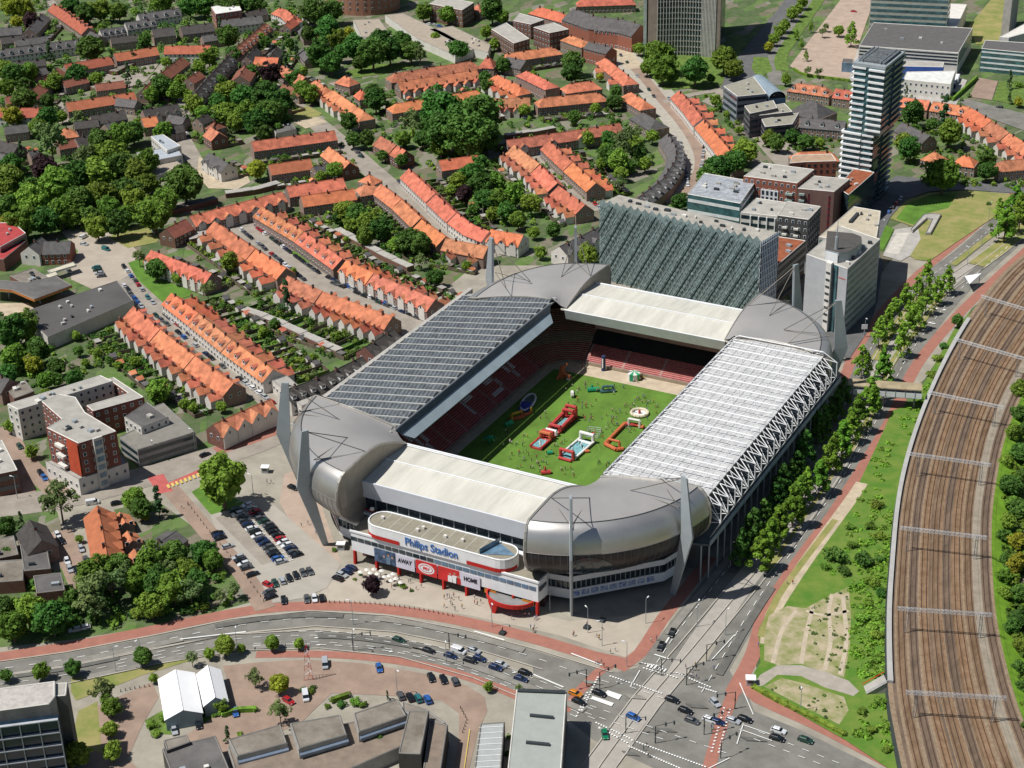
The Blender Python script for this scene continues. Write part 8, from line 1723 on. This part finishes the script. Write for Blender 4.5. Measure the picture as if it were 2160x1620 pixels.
# ================================================================ INFLATABLES ON THE PITCH
ired = mat('inflatable_red', (.42, .05, .045), .55); iwht = mat('inflatable_white', (.68, .67, .64), .5); iblu = mat('inflatable_blue', (.16, .34, .36), .4, var=.3, sc=1); iorg = mat('inflatable_orange', (.48, .13, .05), .55); igrn = mat('inflatable_green', (.02, .25, .12), .45); inav = mat('inflatable_navy', (.04, .06, .28), .45); iyel = mat('inflatable_yellow', (.6, .38, .04), .45)
def rz_of(a, b, z=.15): p, q = P2(*a, z), P2(*b, z); return p, (q-p).length, math.atan2(q.y-p.y, q.x-p.x)
p, L, rz = rz_of((1130, 948), (1208, 878)); t = thing('inflatable_course', 'long red and white inflatable obstacle course on the pitch, left of the two', 'inflatable', (p.x, p.y, .14), None, rz)
MB().prism([(0, -2.2), (L, -2.2), (L, 2.2), (0, 2.2)], 0, .7).build('base', ired, t); MB().prism([(L*.02, -1.9), (L*.22, -1.9), (L*.22, 1.9), (L*.02, 1.9)], .7, 1.0).build('floor', iblu, t); MB().prism([(L*.55, -1.7), (L*.85, -1.7), (L*.85, 1.7), (L*.55, 1.7)], .7, 1.2).build('pool_floor', iblu, t)
for y in (-2.2, 2.2):
    mb = MB(); mb.tube((0, y, 1.0), (L*.25, y, 1.0), .5, 8); mb.tube((L*.5, y, 1.6), (L*.9, y, 2.4), .8, 8); mb.build('side_tube', ired, t)
for f, h, m in ((.26, 3.2, iorg), (.33, 2.8, ired), (.42, 2.0, iwht), (.88, 4.2, ired), (.96, 4.8, ired), (.52, 2.6, ired)):
    mb = MB(); mb.tube((L*f, -2.0, .5), (L*f, -2.0, h), .7, 8); mb.tube((L*f, 2.0, .5), (L*f, 2.0, h), .7, 8); mb.tube((L*f, -2.2, h), (L*f, 2.2, h), .7, 8); mb.build('arch', m, t)
for k in range(4): MB().tube((L*(.05+.045*k), -1.2+.8*(k % 3), 1), (L*(.05+.045*k), -1.2+.8*(k % 3), 2.1), .35, 7, 0, .1).build('pillar', iwht, t)
p, L, rz = rz_of((1196, 968), (1238, 932)); t = thing('inflatable_pitch', 'inflatable mini football pitch with white rim and red front arch', 'inflatable', (p.x, p.y, .14), None, rz)
MB().prism([(0, -3), (L, -3), (L, 3), (0, 3)], 0, .5).build('floor', iblu, t)
for y in (-3, 3): MB().tube((0, y, .8), (L, y, .8), .5, 8).build('side_tube', iwht, t)
for x, m, h in ((0, ired, 3.4), (L, iwht, 3.4)):
    mb = MB(); mb.tube((x, -2.6, .3), (x, -2.6, h), .65, 8); mb.tube((x, 2.6, .3), (x, 2.6, h), .65, 8); mb.tube((x, -2.9, h), (x, 2.9, h), .65, 8); mb.tube((x-1.5, -2.6, .6), (x-1.5, 2.6, .6), .6, 8); mb.build('arch', m, t)
for k in range(9): MB().tube((L*(.15+.08*k), -2.4+1.2*(k % 5), .5), (L*(.15+.08*k), -2.4+1.2*(k % 5), 1.5), .3, 7).build('pillar', iwht if k % 2 else glasst, t)
t = thing('inflatable_fence', 'red inflatable ring fence with white arches beside the white roof', 'inflatable', (0, 0, .14)); pts = [P2(*q, .2) for q in ((1358, 905), (1345, 900), (1318, 897), (1276, 940), (1300, 952), (1315, 950))]
for a, b in zip(pts, pts[1:]): MB().tube((*a, .8), (*b, .8), .75, 8).build('side_tube', iorg if a is not pts[1] else ired, t)
for a, b, m in ((pts[0], pts[2], iwht), (pts[3], pts[5], iorg)):
    mb = MB(); m_ = a.lerp(b, .5); u = (b-a).normalized()*2.2; mb.tube((*(m_-u), .3), (*(m_-u), 3.2), .5, 8); mb.tube((*(m_+u), .3), (*(m_+u), 3.2), .5, 8); mb.tube((*(m_-u), 3.2), (*(m_+u), 3.2), .5, 8); mb.build('arch', m, t)
def ring_inf(x, y, R, r, m, lab, arms=None, z=.14):
    p = P2(x, y); t = thing('inflatable_ring', lab, 'inflatable', (p.x, p.y, z)); mb = MB()
    for k in range(16): a, b = 2*pi*k/16, 2*pi*(k+1)/16; mb.tube((R*cos(a), R*sin(a), r), (R*cos(b), R*sin(b), r), r, 7)
    mb.build('ring', m, t); MB().prism([(R*.95*cos(2*pi*k/16), R*.95*sin(2*pi*k/16)) for k in range(16)], 0, .3).build('floor', iwht, t)
    MB().tube((0, 0, 0), (0, 0, 1.6), .5, 8).build('centre', arms or ired, t)
ring_inf(1349, 874, 3.2, .6, mat('inflatable_cream', (.58, .52, .38), .5), 'round cream inflatable cushion with a red centre on the pitch')
def blob(x, y, lab, m, spec, m2=None):
    p = P2(x, y); t = thing('inflatable_figure', lab, 'inflatable', (p.x, p.y, .14), None, .6)
    for k, (a, b, r, r2) in enumerate(spec): MB().tube(a, b, r, 8, 0, r2).build('limb' if k else 'body', m if (k % 2 == 0 or not m2) else m2, t)
blob(1185, 798, 'tall orange inflatable slide in the far left corner of the pitch', iorg, [((0, 0, 0), (0, 0, 5), 1.2, .8), ((0, 0, 4.5), (2.5, 1, 5.6), .8, .4), ((0, 0, 3), (3.5, -2, .4), .9, .8), ((1, 2, 0), (1, 2, 3.5), .7, .5), ((-2, -1, 0), (0, 0, 3.4), .6, .6)])
blob(1200, 800, 'white inflatable ball beside the tall orange slide', iwht, [((0, 0, 0), (0, 0, 1.5), 1.3, .8)])
blob(1033, 938, 'green inflatable palm in the shaded strip of the pitch', igrn, [((0, 0, 0), (0, 0, 3.4), .5, .35)]+[((0, 0, 3.4), (2.6*cos(k), 2.6*sin(k), 2.4), .5, .12) for k in (0, .9, 1.8, 2.7, 3.6, 4.5, 5.4)])
blob(1090, 885, 'orange and yellow inflatable playground in the shaded strip', iorg, [((-3, -1, .5), (3, 1, .5), .8, .8), ((-2, -1, .5), (-2, -1, 2.8), .6, .6), ((2, 1, .5), (2, 1, 2.8), .6, .6), ((-2, -1, 2.8), (2, 1, 2.8), .5, .5), ((3, 2, .4), (6, 4, .4), .7, .7), ((6, 4, .4), (6, 4, 2.4), .5, .5)], iyel)
blob(1073, 897, 'flat bright green inflatable cushion in the shaded strip', mat('inflatable_lime', (.04, .42, .18), .45), [((-1.5, -1, .6), (1.5, 1, .6), .9, .9), ((0, -1, .6), (1, 2, .6), .7, .7)])
blob(1250, 826, 'dark green inflatable tank on the far half, left', igrn, [((-2, 0, .8), (2.5, 0, .8), 1.0, .9), ((0, 1.5, 0), (0, 1.5, 2), .8, .4)]); blob(1282, 828, 'blue green inflatable arch on the far half, right', glasst, [((-3, 0, .6), (3, 0, .6), .8, .8), ((-2, 0, .6), (-2, 0, 2.6), .5, .5), ((2, 0, .6), (2, 0, 2.6), .5, .5), ((-2, 0, 2.6), (2, 0, 2.6), .5, .5)])
blob(1207, 838, 'black and white inflatable wheel standing on the far half', iwht, [((-.5, 0, 1.4), (.5, 0, 1.4), 1.4, 1.4), ((.5, 0, 1.4), (1.0, 0, 1.4), 1.2, 1.0)], darkst); blob(1150, 1000, 'red inflatable crown at the near edge of the pitch', ired, [((-1.5, 0, .6), (2, 0, .6), .9, .9), ((0, 0, .6), (0, 0, 3), .6, .2)]); blob(1236, 955, 'small red inflatable seat beside the mini pitch', iorg, [((-1, 0, .5), (1.2, 0, .5), .6, .6)])
blob(1160, 958, 'small dark green inflatable beside the long course', igrn, [((-1, 0, .6), (1, 0, .6), .8, .8)])
p, L, rz = rz_of((1106, 866), (1122, 838)); t = thing('inflatable_slide', 'blue slide inside an oval white rimmed inflatable in the shade', 'inflatable', (p.x, p.y, .14), None, rz)
mb = MB()
for k in range(14): a, b = 2*pi*k/14, 2*pi*(k+1)/14; mb.tube((L/2+L*.62*cos(a), 2.4*sin(a), .8+.0*k), (L/2+L*.62*cos(b), 2.4*sin(b), .8), .45, 7)
mb.build('rim', iwht, t); MB().hexa([(-L*.1, -2, .1), (L*.35, -2, .1), (L*.35, 2, .1), (-L*.1, 2, .1)], [(-L*.1, -2, .9), (L*.35, -2, 1.8), (L*.35, 2, 1.8), (-L*.1, 2, .9)]).build('slide', inav, t); MB().prism([(L*.35, -2), (L, -2), (L, 2), (L*.35, 2)], 0, .4).build('floor', mat('inflatable_grey', (.12, .15, .14), .5), t)
p = P2(1273, 782); t = thing('tall_column', 'tall dark blue inflatable column behind the far goal line', 'inflatable', (p.x, p.y, .1)); MB().tube((0, 0, 0), (0, 0, 6.5), .9, 10, 0, .8).build('column', mat('deep_navy', (.03, .05, .12), .5), t); MB().box((0, -.85, 3.5), (.5, .2, 4)).build('stripe', iwht, t)
p = P2(1337, 800); t = thing('striped_booth', 'round white and green striped booth behind the far goal line', 'booth', (p.x, p.y, .1))
for k in range(10):
    a, b = 2*pi*k/10, 2*pi*(k+1)/10; MB().hexa([(0, 0, 0), (2.6*cos(a), 2.6*sin(a), 0), (2.6*cos(b), 2.6*sin(b), 0)], [(0, 0, 3.6), (2.6*cos(a), 2.6*sin(a), 2.8), (2.6*cos(b), 2.6*sin(b), 2.8)]).build('stripe_panel', (iwht, igrn, iwht, mat('inflatable_lime', (.04, .42, .18), .45), iwht, darkst)[k % 6], t)
p, L, rz = rz_of((1238, 915), (1265, 918)); t = thing('net_cage', 'small grey net cage football court on the pitch', 'net', (p.x, p.y, .14), None, rz); mb = MB()
for (a, b) in (((0, -2.5), (L, -2.5)), ((L, -2.5), (L, 2.5)), ((L, 2.5), (0, 2.5)), ((0, 2.5), (0, -2.5))):
    for z in (.2, 1, 1.8): mb.tube((*a, z), (*b, z), .06, 4)
    mb.tube((*a, 0), (*a, 1.8), .08, 4)
mb.build('frame', mastm, t); MB().box((L/2, 0, .4), (1, 1, .8)).build('target', ired, t)
# terrace parasols on the forecourt
for i, (x, y) in enumerate(((775, 1213), (782, 1220), (790, 1212), (797, 1222), (806, 1215), (812, 1228), (822, 1226), (830, 1222), (836, 1232), (826, 1236), (846, 1240), (762, 1218))):
    p = P2(x, y); t = thing('parasol', '%s pale parasol from the left on the forecourt terrace' % ordn(i), 'parasol', (p.x, p.y, 0), 'parasols on the forecourt')
    MB().tube((0, 0, 0), (0, 0, 2.5), .05, 5).build('pole', darkst, t); MB().tube((0, 0, 2.1), (0, 0, 2.6), .95, 8, 0, .1).build('canopy', offwh, t)
plant_all()
label_cars()
def short(l):
    for a, b in ((' of the ', ' of '), ('orange terrace with ', 'terrace with '), (' the street that runs down to the left masts', ' street to left masts'), ('long ', ''), (' the tree lined parking street', ' tree lined street'), ('hidden ', ''), (' a ', ' '), (' the ', ' ')):
        if len(l.split()) > 16: l = l.replace(a, b)
    w_ = l.split()
    if len(w_) > 16: print('LONG', len(w_), l)
    return l
for ph, l in SHEDS.items():
    d = {}
    for t in l: d.setdefault(t['_c'], []).append(t)
    for c, m in d.items():
        m.sort(key=lambda t: px(t.location)[0])
        for i, t in enumerate(m):
            t['label'] = '%s shed %sbehind the %s' % (c, '' if len(m) == 1 else ordn(i)+' from the left, ', ph)
            del t['_c']
for r in (CAR, VAN):
    for o in list(r.children): bpy.data.objects.remove(o)
    bpy.data.objects.remove(r)
for o in S.objects:
    l = o.get('label')
    if l:
        w_ = l.split()
        if len(w_) > 16: o['label'] = short(l)
print('counts', len(S.objects), NTER[0], NSH[0])
